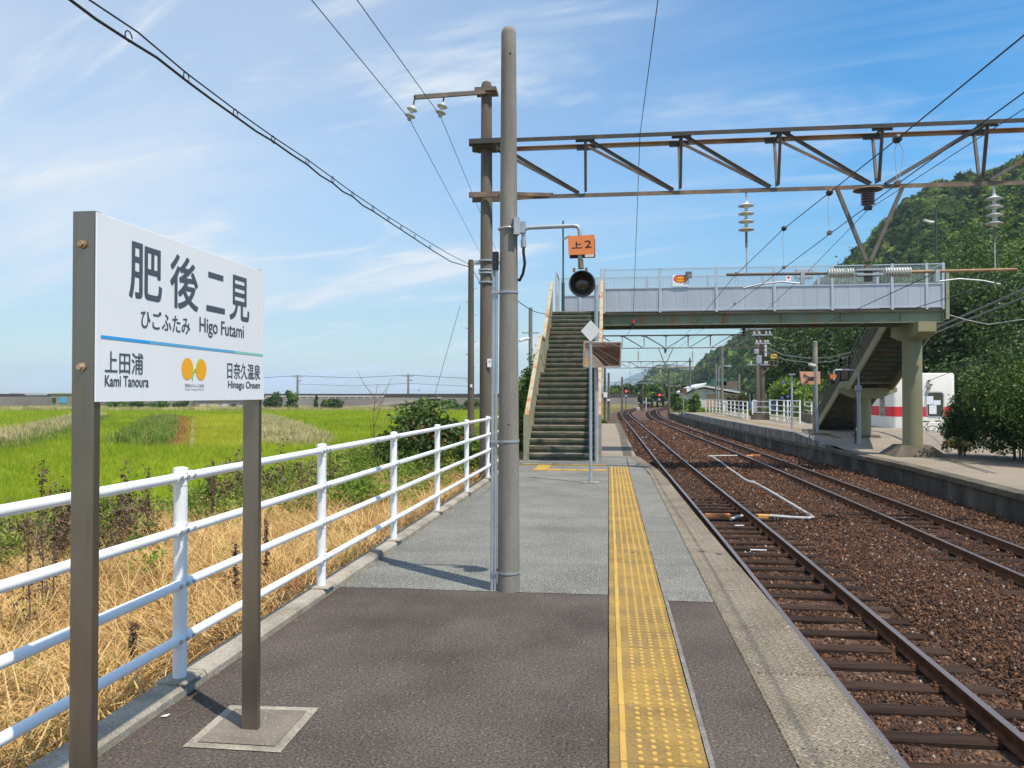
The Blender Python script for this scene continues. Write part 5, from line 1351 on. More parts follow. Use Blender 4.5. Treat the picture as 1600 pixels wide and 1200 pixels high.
far_poles = [(945, 575, 75, .14, 'nearest brown pole right of the mirror beyond the stair', 6), (951, 583, 82, .14, 'second brown pole right of the mirror beyond the stair', 0),
             (972, 589, 105, .15, 'brown pole beside the left red signal', 0), (1004, 598, 125, .15, 'brown pole between the two red signals', 0),
             (1045, 577, 96, .17, 'tall brown pole at the end of the far platform', 0), (1052.5, 590, 130, .15, 'thin pole just behind the platform end pole', 0), (1063, 594, 140, .15, 'short thin pole left of the warehouse', 0)]
for (px, py, Y, r, lab, st_) in far_poles: pole(px, py, Y, -1.2, r, r * .8, lab, 'lineside_pole', group='lineside poles beyond the bridge')
c = aty(946, 617, 74.8); o = thing('pole_plate', tuple(c), 'white square plate on the nearest brown pole beyond the stair', 'plate'); MB().box(c, (.36, .02, .46)).build('plate', M['board'], o)
c = aty(951, 625, 81.8); o = thing('pole_plate', tuple(c), 'small white plate on the second brown pole beyond the stair', 'plate'); MB().box(c, (.26, .02, .2)).build('plate', M['board'], o)
# crossarms on a few far poles
for (px, py, Y, hw_, lab) in ((951, 598, 82, .9, 'pale crossarm on the second pole beyond the stair'), (1004, 599, 125, 1.9, 'long pale crossarm between the red signals'), (1052, 603, 130, 1.2, 'pale crossarm behind the platform end pole'), (1010, 586, 118, .4, 'small bracket arm under the farthest gantry')):
    c = aty(px, py, Y); o = thing('crossarm', tuple(c), lab, 'crossarm'); MB().box(c, (hw_ * 2, .1, .07)).build('beam', M['galv'], o)
    for s_ in (-1, 0, 1): MB().lathe([(.03, 0), (.09, .05), (.09, .12), (.03, .15)], (c.x + s_ * hw_ * .8, Y, c.z + .03), n=8).build('insulator', M['porcelain'], o)

# twin mast of the middle gantry on the right with brackets and yellow sign
tm, t_ = pole(1190.5, 503, 58, Z2, .19, .15, 'thick grimy pole crowded with crossarms beyond the far platform fence', 'equipment_pole')
for i, (py, wl, wr) in enumerate(((514, .9, .45), (523.5, .7, .5), (537, .5, .35), (570, 1.0, .3))):
    z = aty(1190, py, 58).z; MB().box((t_.x + (wr - wl) / 2 + .1, 57.8, z), (wl + wr + .2, .1, .09)).build('crossarm', M['galv'], tm)
    for xx in (-wl * .8, -wl * .3, wr * .5, wr):
        MB().lathe([(.03, 0), (.08, .05), (.06, .11), (.08, .16), (.03, .2)], (t_.x + xx, 57.8, z + .04), n=8).build('pin_insulator', M['porcelain'], tm)
for (px, py, w_, h_, m) in ((1186, 562, .35, .55, 'galv'), (1179, 634, .30, .8, 'galv'), (1196, 548, .16, .8, 'porcelain'), (1182, 549, .3, .3, 'galv')):
    c = aty(px, py, 57.7); MB().box(c, (w_, .25, h_), bev=.02).build('equipment_box', M[m], tm)
q = MB(); a = aty(1196, 571, 57.8); b = aty(1215, 571, 57.8); q.bar(a, b, .08, .09); q.bar(aty(1190, 586, 57.8), aty(1202, 574, 57.8), .07, .07); q.bar(b, aty(1215, 561, 57.8), .04, .04); q.bar(aty(1201, 571, 57.8), aty(1201, 563, 57.8), .04, .04); q.bar(aty(1201, 563.5, 57.8), aty(1215, 563.5, 57.8), .04, .04); q.build('platform_bracket', M['rust'], tm)
c = aty(1209, 556.5, 57.6); ysg = thing('yellow_sign', tuple(c), 'small bright yellow lettered sign on the bracket of the grimy pole', 'sign')
MB().box(c, (.40, .02, .30)).build('plate', M['yellow_sign'], ysg); MB().bar(c, aty(1209, 571, 57.7), .03, .03).build('stem', M['galv'], ysg)
for i in range(4): MB().box(c + Vector((-.13 + i * .087, -.013, -.03)), (.05, .003, .10)).build('letter_stroke', M['ink'], ysg)
# heavy bundled cables from the twin mast to the right edge
for i, (dy, lab) in enumerate(((0, 'upper heavy cable bundle sagging from the grimy pole to the right'), (7, 'lower heavy cable bundle sagging from the grimy pole to the right'))):
    pts = [aty(1192, 541 + dy, 57), aty(1225, 555 + dy, 55), aty(1265, 560 + dy, 52), aty(1300, 558 + dy, 48), aty(1350, 545 + dy * .9, 42), aty(1440, 522 + dy, 36), aty(1520, 487 + dy * 1.3, 31), aty(1600, 452 + dy * 1.8, 26), aty(1760, 370 + dy * 3, 20)]
    wire('bundled_cable', pts, .035, lab, 'cable', n=7, m='cable_grey')
wire('service_cable', [aty(1480, 491, 28), aty(1510, 500, 27.5), aty(1545, 507, 27), aty(1600, 499, 26), aty(1720, 470, 24)], .016, 'slack pale cable from the bridge end to the right edge', 'cable', m='duct_white')
wire('service_cable', [aty(1480, 493, 28), aty(1525, 501, 30), aty(1600, 486, 27), aty(1700, 455, 25)], .014, 'second slack cable above the pale one', 'cable')

# ================================================================== FAR PLATFORM FURNITURE
# pale galvanised poles, the mirror back, the second departure signal
m0 = aty(1276, 674, 34.7)
mb_ = thing('platform_mirror', (m0.x, 34.7, Z2H - .02), 'peach backed mirror on a grey pole beside the far stair foot', 'mirror')
MB().cyl((m0.x + .04, 34.7, Z2H - .05), (aty(1274, 580, 34.7).x, 34.7, aty(1274, 576, 34.7).z), .055, n=12).build('pole', M['galv_pole'], mb_, smooth=True)
MB().box((m0.x, 34.7, Z2H), (.55, .4, .03)).build('base_slab', M['conc'], mb_)
a0_, a1_, a2_, a3_ = [aty(*p, 34.95) for p in ((1253, 601), (1282, 600), (1281.5, 580.5), (1250, 580.5))]
MB().prism([a0_, a1_, a2_, a3_], (0, .12, 0)).build('back', M['peach'], mb_)
MB().prism([aty(1249.5, 579.5, 35.1), a3_, a0_ + Vector((0, .05, 0)), aty(1252, 601, 35.15)], (.05, .1, 0)).build('frame_side', M['galv'], mb_)
for (a, b) in (((1256, 584), (1264, 589)), ((1257, 597), (1264, 593))): MB().bar(aty(*a, 34.93), aty(*b, 34.93), .04, .03).build('brace', M['rust'], mb_)
MB().bar(aty(1257, 590, 34.85), aty(1275, 590, 34.75), .05, .05).build('bracket', M['galv'], mb_); MB().box(aty(1267, 592, 34.8), (.2, .12, .18)).build('clamp', M['truss_dark'], mb_)
wp, t_ = pole(1273.5, 534, 36.5, Z2H, .12, .10, 'pale weathered pole with a small lamp behind the peach mirror', 'lamp_pole', 'conc')
MB().tube([aty(1274, 571, 36.4), aty(1268, 571, 36.2), aty(1265, 569, 36)], [.05, .09, .06], 8).build('lamp_head', M['house_white'], wp)
p4, t_ = pole(1237, 585, 38.5, Z2H, .045, .04, 'slim grey pole with a tiny lamp on the far platform before the white fence', 'lamp_pole', 'galv_pole')
MB().box((t_.x, 38.4, t_.z), (.3, .1, .06)).build('lamp_head', M['galv'], p4)
sp2 = aty(1342, 690, 31.5)
s2 = thing('departure_signal', (sp2.x, 31.5, Z2), 'grey pipe frame holding a small orange plate and signal before the far stair', 'signal')
zq = aty(1342, 578, 31.5).z; xq = aty(1303, 578, 31.5).x
MB().tube([(sp2.x, 31.5, aty(1340, 606, 31.5).z), (sp2.x, 31.5, zq - .08), (sp2.x - .05, 31.5, zq), (xq + .05, 31.5, zq), (xq, 31.5, zq - .06), (xq, 31.5, zq - .4)], .035, 10).build('arm_pipe', M['galv_pole'], s2, smooth=True)
MB().cyl((sp2.x, 31.5, Z2), (sp2.x, 31.5, aty(1342, 612, 31.5).z), .075, n=12).build('pole', M['galv_pole'], s2); MB().box(aty(1341, 606, 31.45), (.2, .16, .2)).build('junction_box', M['galv_pole'], s2); MB().cyl((sp2.x - .13, 31.5, Z2), (sp2.x - .13, 31.5, aty(1342, 620, 31.5).z), .03, n=8).build('conduit', M['truss_dark'], s2)
MB().box(aty(1302, 588, 31.45), (.22, .02, .15)).build('number_plate', M['orange_sign'], s2)
MB().lathe([(.05, 0), (.11, .06), (.11, .14), (.06, .2)], tuple(aty(1302, 595.5, 31.4)), (.2, 1, .1), n=16).build('lamp_housing', M['black'], s2, smooth=True)
# white fences on the far platform
def fence2(pts, posts, ztop_, nr, label, r=.04, extra=None):
    """pts: px polyline (x, foot y) -> posts; uses depth from the platform height"""
    th = thing('white_fence', tuple(posts[0]), label, 'fence', 'white pipe fences on the far platform')
    for p in posts: MB().box((p.x, p.y, p.z + ztop_ / 2), (r * 2, r * 2, ztop_)).build('post', M['white_paint'], th)
    for a, b in zip(posts, posts[1:]):
        for k in range(nr):
            z = ztop_ * (1 - k / nr) - .03; MB().bar(Vector((a.x, a.y, a.z + z)), Vector((b.x, b.y, b.z + z)), .05, .05).build('rail', M['white_paint'], th)
    return th
fp = []
Lp = [(1103, 641.5), (1108.5, 642), (1113.5, 642.5), (1119, 643), (1124.5, 643.8), (1130.5, 644.8), (1136, 645.7), (1142, 646.6), (1148, 648), (1154.5, 649.5), (1161, 651), (1168, 652.6)]
fence2(None, [atz(a, b + 2, Z2H) for a, b in Lp], 1.18, 4, 'white fence of many close posts along the back of the far platform')
fence2(None, [atz(1176, 652, Z2H + .1), atz(1203, 652.5, Z2H + .1)], 1.1, 3, 'short plain white fence span over a low concrete wall')
fence2(None, [atz(a, b, Z2H) for a, b in ((1203, 655.5), (1214, 657), (1225, 659), (1231, 660), (1236, 660), (1250, 662))], 1.30, 4, 'white zigzag gate fence beside the slim pole')
fence2(None, [atz(a, b, Z2H) for a, b in ((1240, 650), (1245, 650.5), (1257, 652.5), (1268, 656), (1285, 662))], 1.15, 4, 'white fence running behind the far stair foot')
MB_ = MB().prism([atz(1174, 656, Z2H), atz(1203, 656, Z2H), atz(1203, 656, Z2H) + Vector((0, 0, .36)), atz(1174, 656, Z2H) + Vector((0, 0, .36))], (0, .2, 0)).build('low_wall', M['conc_moss']); tag(MB_, 'low mossy concrete wall below the plain white fence span', 'wall')
MB_ = MB().prism([atz(1250, 655, Z2H), atz(1268, 662, Z2H), atz(1268, 662, Z2H) + Vector((0, 0, .5)), atz(1250, 655, Z2H) + Vector((0, 0, .45))], (.15, .2, 0)).build('low_wall', M['conc_moss']); tag(MB_, 'low concrete wall beside the far stair foot', 'wall')
# rusty name board seen edge on, at the platform end
rb0 = aty(1068, 650, 66)
rs = thing('rusty_board', (rb0.x, 66, Z2H), 'brown rusty board on a grey post at the end of the far platform', 'sign')
MB().box(aty(1067.5, 610.5, 66), (.56, .05, .40)).build('board', mat('rustboard', [(.10, .05, .04), (.16, .08, .06)], 4, .9), rs); MB().cyl((aty(1068, 620, 66).x, 66.05, Z2H), (aty(1068, 620, 66).x, 66.05, aty(1068, 605, 66).z), .04, n=8).build('post', M['galv_pole'], rs)
c = aty(1131.5, 634, 66); o = thing('white_marker_post', (c.x, 66, Z2H), 'white capped marker post standing behind the close post fence', 'post'); MB().box((c.x, 66, (Z2H + c.z) / 2 + .15), (.2, .2, c.z - Z2H + .3)).build('shaft', M['white_paint'], o); MB().box((c.x, 66, c.z + .33), (.32, .32, .1)).build('cap', M['white_paint'], o)

# ================================================================== CABLE CROSSING ON THE BALLAST
zw = ZB + .06
dk = thing('cable_duct', tuple(atz(1167, 751, zw)), 'white cable duct zigzagging over the ballast between the two tracks', 'duct')
def duct(pp_, r, m='duct_white', nm2='duct_run'):
    MB().tube([atz(a, b, zw + .01) for a, b in pp_], r, 8).build(nm2, M[m], dk, smooth=True)
duct([(1108, 712), (1112, 713.5), (1128, 723), (1140, 733), (1152, 741), (1160, 747), (1167, 751.5)], .036); duct([(1167, 751.5), (1172, 753.5), (1178, 754)], .05); duct([(1178, 754), (1200, 766), (1230, 784), (1252, 797), (1270, 808)], .038)
duct([(1270, 808), (1262, 810), (1235, 808.5), (1203, 806)], .034); duct([(1108, 712.5), (1130, 712), (1152, 712)], .03); duct([(1142, 811), (1150, 808), (1160, 806)], .03)
def brd(p, w_, h_, m, lab, z=ZB + .045):
    c = atz(*p, z); o = MB().box(c, (w_, .17, .07), Matrix.Rotation(R_.uniform(-.05, .05), 3, 'Z'), bev=.01).build('timber_block', M[m], o=tuple(c)); tag(o, lab, 'timber')
brd((1193, 806.5), .26, .1, 'yellow_board', 'short yellow timber block against the near track right rail')
brd((1121, 805), .52, .1, 'orange_board', 'long orange timber block lying between the near track rails', ZB + .06)
brd((1171, 712.5), .28, .1, 'yellow_board', 'yellow timber block beside the far track left rail'); brd((1182, 711.5), .0 + .5, .1, 'orange_board', 'orange timber block lying between the far track rails')
c = atz(1155, 825, ZB); o = MB().box(c + Vector((0, 0, .05)), (.18, .05, .01), Matrix.Rotation(.2, 3, 'Z')).build('paper_scrap', M['paper'], o=tuple(c)); tag(o, 'torn pale paper scrap on the ballast of the near track', 'litter')
c = atz(1185, 864, ZB); o = MB().box(c + Vector((0, 0, .05)), (.26, .04, .01), Matrix.Rotation(-.02, 3, 'Z')).build('plastic_strip', M['paper'], o=tuple(c)); tag(o, 'thin pale strip of litter lying along a near track sleeper', 'litter')

# ================================================================== SIGNALS ON THE CURVE
for i, (px, py, Y) in enumerate(((978, 611, 103), (1030, 617, 112))):
    c = aty(px, py, Y); ft = -1.1; s_ = thing('colour_light_signal', (c.x, Y, ft), ['left red lamp signal on its post beyond the near platform', 'right red lamp signal on its post near the curve'][i], 'signal', 'red signals on the curve')
    MB().cyl((c.x, Y, ft), (c.x, Y, c.z - .3), .07, n=10).build('post', M['truss_grey'], s_)
    MB().box((c.x, Y, c.z + .10), (.42, .2, .95), bev=.12).build('head', M['black'], s_)
    q = MB(); q.lathe([(.12, 0), (.10, .03), (0, .05)], (c.x + .02, Y - .11, c.z + (-.02)), (0, -1, 0), n=14); q.build('red_lamp', M['red_light'], s_)
    q = MB(); q.tube([(c.x + .17 * math.cos(a), Y - .2, c.z + .17 * math.sin(a)) for a in np.linspace(0, PI, 9)], .02, 5); q.build('lamp_visor', M['black'], s_)
    MB().box((c.x, Y - .05, c.z - .62), (.34, .15, .3)).build('junction_box', M['galv'], s_)
o = thing('marker_post', tuple(atz(1009.5, 640, -1.1)), 'slim white marker post between the two signals', 'post'); c = atz(1009.5, 640, -1.1); MB().cyl(c, c + Vector((0, 0, 2.0)), .06, n=8).build('shaft', M['white_paint'], o); MB().box(c + Vector((0, 0, 2.0)), (.32, .05, .1)).build('cap', M['white_paint'], o)
for i, (px, py, w_, h_) in enumerate(((997, 641, .5, .5), (1051, 634, .4, .9), (1037, 628, .3, .3))):
    c = atz(px, py, -1.1); o = thing('lineside_box', tuple(c), ['small white equipment box between the diverging rails', 'white cabinet by the end of the far platform', 'tiny pale box beyond the right signal'][i], 'cabinet'); MB().box(c + Vector((0, 0, h_ / 2)), (w_, .3, h_), bev=.03).build('case', M['house_white'], o)
    MB().box(c + Vector((w_ * .1, -.16, h_ * .4)), (w_ * .5, .02, h_ * .4)).build('door', M['galv'], o)

# ================================================================== BUILDINGS
# station building
SBY = 40.3
pA = aty(1394, 683, SBY); pB = aty(1494, 683, SBY); zt_ = aty(1394, 583, SBY).z; zg = Z2 - .03
sb = thing('station_building', (pA.x, SBY, zg), 'small white station building with a red band and teal skirting', 'station building')
def rrect(x0, x1, z0, z1, r, seg=5):
    pts = []
    for (cx_, cz_, a0) in ((x1 - r, z0 + r, -90), (x1 - r, z1 - r, 0), (x0 + r, z1 - r, 90), (x0 + r, z0 + r, 180)):
        for i in range(seg + 1): a = rad(a0 + 90 * i / seg); pts.append((cx_ + r * math.cos(a), cz_ + r * math.sin(a)))
    return pts
X0_, X1_, Dp = pA.x, pB.x, 4.2
def fbox(x0, x1, y0, y1, z0, z1, m, nm_, r=.22):
    # rounded vertical corners and rounded top
    q = MB(); n = 6; 
    def ring(z, ins):
        rr2 = max(r - ins, .02); out = []
        for (cx_, cy_, a0) in ((x1 - r, y0 + r, -90), (x1 - r, y1 - r, 0), (x0 + r, y1 - r, 90), (x0 + r, y0 + r, 180)):
            for i in range(n + 1): a = rad(a0 + 90 * i / n); out.append((cx_ + rr2 * math.cos(a), cy_ + rr2 * math.sin(a), z))
        return out
    rings = [ring(z0, 0), ring(z1 - (.10 if m == 'stucco' and z1 > 1.5 else 0), 0)]
    if m == 'stucco' and z1 > 1.5: rings += [ring(z1 - .04, .02), ring(z1, .09)]
    k = len(rings[0]); vs = [v for rg in rings for v in rg]
    fs = [(i * k + j, i * k + (j + 1) % k, (i + 1) * k + (j + 1) % k, (i + 1) * k + j) for i in range(len(rings) - 1) for j in range(k)] + [tuple(range((len(rings) - 1) * k, len(rings) * k))]
    q.add(vs, fs); return q.build(nm_, M[m], sb, smooth=True)
zr0 = aty(1394, 651, SBY).z; zr1 = aty(1394, 635.5, SBY).z; zk = aty(1394, 677, SBY).z
fbox(X0_, X1_, SBY, SBY + Dp, zk, zr0, 'stucco', 'lower_wall'); fbox(X0_ - .002, X1_ + .002, SBY - .002, SBY + Dp, zr0, zr1, 'red_band', 'red_band'); fbox(X0_, X1_, SBY, SBY + Dp, zr1, zt_, 'stucco', 'upper_wall'); fbox(X0_ + .01, X1_ - .01, SBY + .01, SBY + Dp, zg - .3, zk, 'teal_band', 'skirting')
# left recessed wing
xw0 = aty(1357, 670, SBY + 3.6).x
q = MB().box(((xw0 + X0_) / 2 + .3, SBY + 5.0, (zg + zt_ - .35) / 2), (X0_ - xw0 + .6, 3.0, zt_ - .35 - zg)); q.build('side_wing', M['stucco'], sb)
q = MB().box(((xw0 + X0_) / 2 + .3, SBY + 3.496, (zr0 + zr1) / 2), (X0_ - xw0 + .6, .01, zr1 - zr0)); q.build('red_band', M['red_band'], sb)
# windows with rounded heads
def window(x0, x1, z0, z1, y, papers):
    pts = rrect(x0, x1, z0, z1, .16); w_ = MB(); n = len(pts)
    ins = rrect(x0 + .05, x1 - .05, z0 + .05, z1 - .05, .12)
    w_.add([(a, y - .012, b) for a, b in pts] + [(a, y - .012, b) for a, b in ins] + [(a, y + .10, b) for a, b in ins], [(i, (i + 1) % n, n + (i + 1) % n, n + i) for i in range(n)] + [(n + i, n + (i + 1) % n, 2 * n + (i + 1) % n, 2 * n + i) for i in range(n)])
    fo = w_.build('window', M['galv'], sb, recalc=False)
    MB().quad(*[(a, y - .006, b) for a, b in ins]).build('pane', M['glass_dark'], fo, recalc=False)
    for (cx_, cz_, a, b) in papers: MB().box((cx_, y - .012, cz_), (a, .004, b)).build('paper', M['paper'], fo)
wa = aty(1447.5, 652, SBY); wb = aty(1475, 612, SBY)
pc = lambda px, py: aty(px, py, SBY)
window(wa.x, wb.x, wa.z, wb.z, SBY, [(pc(1453, 625.5).x, pc(1453, 625.5).z, .30, .40), (pc(1464, 628.5).x, pc(1464, 629).z, .32, .22), (pc(1457.5, 640).x, pc(1457.5, 640).z, .33, .42)])
# left face window
yw = SBY + 1.0
q = MB().box((X0_ - .005, yw + .35, (wa.z + wb.z) / 2), (.03, .75, wb.z - wa.z)); fo = q.build('window', M['galv'], sb); MB().box((X0_ - .022, yw + .35, (wa.z + wb.z) / 2), (.01, .6, wb.z - wa.z - .12)).build('pane', M['glass_dark'], fo)
MB().tube([pc(1451, 597), pc(1449, 607), pc(1446, 615), pc(1445, 640)], .015, 6).build('service_cable', M['galv'], sb)
for p in ((1451, 595), (1454, 601), (1450, 607)): MB().box(pc(*p) + Vector((0, -.06, 0)), (.12, .08, .08)).build('cable_hook', M['rust'], sb)
wire('service_wire', [aty(1451, 595, SBY - .1), aty(1500, 576, 35), aty(1600, 524, 27), aty(1700, 470, 22)], .014, 'thin service wire rising from the station wall to the right edge', m='wire')
# bicycles behind the column
def bike(x, y, z, rz, label):
    th = thing('bicycle', (x, y, z), label, 'bicycle'); r = .31
    for dx in (-.5, .5):
        q = MB(); q.tube([(x + dx + r * math.cos(a), y, z + r + r * math.sin(a)) for a in np.linspace(0, 2 * PI, 22)], .018, 6); wl = q.build('wheel', M['black'], th, smooth=True)
        q = MB()
        for a in np.linspace(0, PI, 6, endpoint=False): q.bar((x + dx + r * math.cos(a), y, z + r + r * math.sin(a)), (x + dx - r * math.cos(a), y, z + r - r * math.sin(a)), .004, .004)
        q.build('spokes', M['galv'], wl)
    q = MB(); P0, P1, P2, P3, P4 = [(x - .5, y, z + r), (x - .12, y, z + .28), (x - .22, y, z + .75), (x + .32, y, z + .78), (x + .5, y, z + r)]
    for a, b in ((P0, P1), (P1, P2), (P2, P0), (P2, P3), (P1, P3), (P3, P4), (P3, (x + .26, y, z + .98))): q.tube([a, b], .016, 6)
    q.build('frame', M['galv'], th); MB().box((x - .25, y, z + .83), (.24, .14, .06), bev=.02).build('saddle', M['black'], th); MB().tube([(x + .20, y - .25, z + .98), (x + .28, y, z + 1.0), (x + .20, y + .25, z + .98)], .014, 6).build('handlebar', M['galv'], th)
    th.rotation_euler = (0, 0, 0); return th
bk = aty(1450, 690, 34.5)
bike(aty(1457, 683, 37).x, 37.0, Z2, 0, 'bicycle nearest the column, parked before the station wall')
bike(aty(1477, 683, 37.5).x, 37.6, Z2, 0, 'bicycle half hidden under the overhanging bush')
# warehouse
WY = 108
wh = thing('warehouse', tuple(aty(1100, 636, WY)), 'cream warehouse with a shallow white gabled roof and tan door', 'building')
x0, x1 = aty(1090, 620, WY).x, aty(1160, 620, WY).x; zb_ = -1.2; zA = aty(1090, 606, WY).z; zP = aty(1094, 603.5, WY).z; zE = aty(1158, 615, WY).z
MB().prism([(x0, WY, zb_), (x1, WY, zb_), (x1, WY, zE - .25), (x0 + .8, WY, zP - .3), (x0, WY, zA - .2)], (0, 14, 0)).build('wall', M['cream_wall'], wh)
MB().prism([(x0 - .4, WY - .5, zA - .15), (x0 + .8, WY - .5, zP - .1), (x1 + .5, WY - .5, zE - .12), (x1 + .5, WY - .5, zE + .08), (x0 + .8, WY - .5, zP + .16), (x0 - .4, WY - .5, zA + .08)], (0, 15, 0)).build('roof', M['white_roof'], wh)
MB().box((aty(1124, 625, WY).x, WY - .03, aty(1124, 627, WY).z), (3.4, .04, 1.9)).build('door', M['tan_door'], wh)
x2 = aty(1071, 620, WY + 6).x
MB().prism([(x2, WY + 4, zb_), (x0 + .2, WY + 4, zb_), (x0 + .2, WY + 4, zP - .1), (x2 + .6, WY + 4, zP - .75), (x2, WY + 4, zP - 1.0)], (0, 14, 0)).build('side_wall', M['cream_wall'], wh)
MB().prism([(x2 - .4, WY + 3.6, zP - 1.0), (x0 + .4, WY + 3.6, zP - .1), (x0 + 1.6, WY + 3.6, zP + .35), (x0 + 1.6, WY + 3.6, zP + .5), (x0 + .4, WY + 3.6, zP + .15), (x2 - .4, WY + 3.6, zP - .75)], (0, 15, 0)).build('side_roof', M['white_roof'], wh)
for i in range(6): MB().box((x0 + 1.2 + i * .9, WY - .02, zA - .45), (.18, .04, .12)).build('vent', M['roof_grey'], wh)
for (px, py, lab, m, w_, h_) in ((1123, 597, 'teal roof block behind the warehouse', 'teal_band', 1.6, 1.1), (1135, 601, 'dark red roof block behind the warehouse', 'rust', 3.0, 1.0)):
    c = aty(px, py, 130); o = thing('distant_building', (c.x, 130, -1.2), lab, 'building'); MB().box((c.x, 130, (c.z - 1.2) / 2), (w_, 3, c.z + 1.2)).build('wall', M['house_white'], o); MB().box((c.x, 130, c.z), (w_ + .4, 3.4, h_)).build('roof', M[m], o)
for (px, py, Y, r, lab) in ((1118.5, 569, 95, .13, 'pale pole directly in front of the warehouse'), (1128, 541, 92, .17, 'taller pale pole with aerial in front of the warehouse'), (1155, 585, 150, .2, 'distant thin pole against the hill right of the warehouse'), (1183.5, 505, 66.3, .16, 'second leaning mast just left of the grimy pole')):
    pole(px, py, Y, -1.2, r, r * .8, lab, 'utility_pole', 'pole_conc' if Y != 66.3 else 'pole_dark')
sl_ = thing('street_lamp', tuple(aty(1123, 640, 100)), 'curved neck street lamp over the warehouse roof', 'street lamp')
MB().tube([aty(1123, 640, 100), aty(1123, 578, 100), aty(1125, 573, 100), aty(1130, 571.5, 100), aty(1141, 572, 100)], [.09, .07, .06, .05, .05], 8).build('post', M['galv_pole'], sl_); MB().box(aty(1139, 572, 100), (.6, .2, .12)).build('lamp_head', M['house_white'], sl_)
# blue car-park fence / sheets behind the far fence
c0, c1 = aty(1172, 627, 75), aty(1216, 627, 75)
o = thing('blue_fence', (c0.x, 75, -1.1), 'long low blue sheet fence behind the white platform fence', 'fence'); MB().box(((c0.x + c1.x) / 2, 75, .35), (c1.x - c0.x, .1, 1.0)).build('panel', M['blue_sheet'], o)
for i in range(8): MB().box((c0.x + (c1.x - c0.x) * i / 7, 75.1, .5), (.08, .08, 2.2)).build('post', M['galv_pole'], o)

# seawall, its fence, houses along it
WYs = 168
sw = thing('seawall', (-60, WYs, ZF), 'long grey concrete seawall with sloping face along the horizon', 'seawall')
zt_w = 1.72; zmid = .9
q = MB().prism([(-190, WYs - 8, ZF - .2), (-190, WYs + 2, zmid), (-190, WYs + 12, zmid), (-190, WYs + 20, ZF - .2)], (196, 0, 0)); q.build('sloping_face', M['seawall'], sw)
q = MB().box((-92, WYs + 3.5, (zt_w + zmid) / 2 - .1), (196, .8, zt_w - zmid + .25)); q.build('parapet', M['parapet'], sw)
q = MB(); pr_ = [aty(560, 638, WYs - 7.6), aty(690, 622.5, WYs + 1)]; q.bar(pr_[0] + Vector((0, -.3, .3)), pr_[1] + Vector((0, -.6, .2)), 1.4, .25); q.build('ramp', M['conc'], sw)
gf = thing('guard_fence', tuple(aty(420, 622, WYs)), 'white guard fence running along the foot of the seawall parapet', 'fence')
xa, xb = aty(418, 620, WYs + 1.6).x, aty(602, 620, WYs + 1.6).x
q = MB(); q.box(((xa + xb) / 2, WYs + .6, zmid + .30), (xb - xa, .1, .26)); q.build('rail', M['house_white'], gf)
q = MB()
for x in np.arange(xa, xb, 1.6): q.box((x, WYs + .6, zmid - .0), (.12, .1, .5))
tag(q.build('post', M['house_white'], gf), kind='stuff')
for (px, pt, lab) in ((465, 586, 'left distant power pole standing on the seawall'), (638, 585, 'right distant power pole standing on the seawall')):
    th, t_ = pole(px, pt, WYs + 6, zmid, .28, .2, lab, 'power_pole', 'pole_conc', group='power poles on the seawall'); MB().box((t_.x, WYs + 6, t_.z - .4), (2.4, .2, .2)).build('crossarm', M['galv'], th); MB().box((t_.x + .3, WYs + 6, t_.z - 1.3), (1.2, .3, .3)).build('crossarm', M['galv'], th)
wire('power_line', [aty(380, 592, WYs + 6), aty(465, 587, WYs + 6), aty(550, 590.5, WYs + 6), aty(638, 586, WYs + 6), aty(740, 592, WYs + 6)], .05, 'distant power line strung between the seawall poles')
wire('power_line', [aty(465, 600, WYs + 6), aty(550, 603, WYs + 6), aty(638, 599, WYs + 6), aty(740, 604, WYs + 6)], .035, 'lower distant power line between the seawall poles')


def house(px0, px1, py0, py1, Y, wall, roof, label, wins=(), flat=True, dpt=6):
    a = aty(px0, py1, Y); b = aty(px1, py0, Y); o = thing('distant_house', ((a.x + b.x) / 2, Y, ZF), label, 'house')
    MB().box(((a.x + b.x) / 2, Y + dpt / 2, (ZF + b.z) / 2), (b.x - a.x, dpt, b.z - ZF)).build('wall', M[wall], o)
    if flat: MB().box(((a.x + b.x) / 2, Y + dpt / 2, b.z + .12), (b.x - a.x + .5, dpt + .4, .24)).build('roof', M[roof], o)
    else: MB().prism([(a.x - .5, Y - .5, b.z), (b.x + .5, Y - .5, b.z), (b.x - .4, Y + dpt / 2, b.z + 1.3), (a.x + .4, Y + dpt / 2, b.z + 1.3)], (0, .1, 0)).build('roof', M[roof], o)
    for (u0, u1, v0, v1, m) in wins:
        f = MB().box((a.x + (b.x - a.x) * (u0 + u1) / 2, Y - .03, ZF + (b.z - ZF) * (v0 + v1) / 2), ((b.x - a.x) * (u1 - u0), .08, (b.z - ZF) * (v1 - v0))).build('window', M['galv'], o)
        MB().box((a.x + (b.x - a.x) * (u0 + u1) / 2, Y - .08, ZF + (b.z - ZF) * (v0 + v1) / 2), ((b.x - a.x) * (u1 - u0) * .85, .03, (b.z - ZF) * (v1 - v0) * .85)).build('pane', M[m], f)
    return o
house(79, 112, 615, 640, 150, 'house_grey', 'house_white', 'grey flat roofed house just left of the near sign post', [(.45, .75, .45, .8, 'line_blue'), (.05, .3, .4, .8, 'glass_dark')])
house(16, 26, 615, 622, 172, 'house_white', 'house_white', 'small pale block on the seawall at the far left', [(.3, .7, .6, .9, 'glass_dark')])
house(31, 38, 616, 622, 172, 'house_white', 'house_white', 'tiny pale hut right of the pale block on the seawall', [(.3, .7, .6, .9, 'glass_dark')])
house(41, 72, 617.5, 622, 171, 'house_grey', 'house_white', 'long low shed with a white roof on the seawall', [(.2, .4, .6, .9, 'glass_dark')])
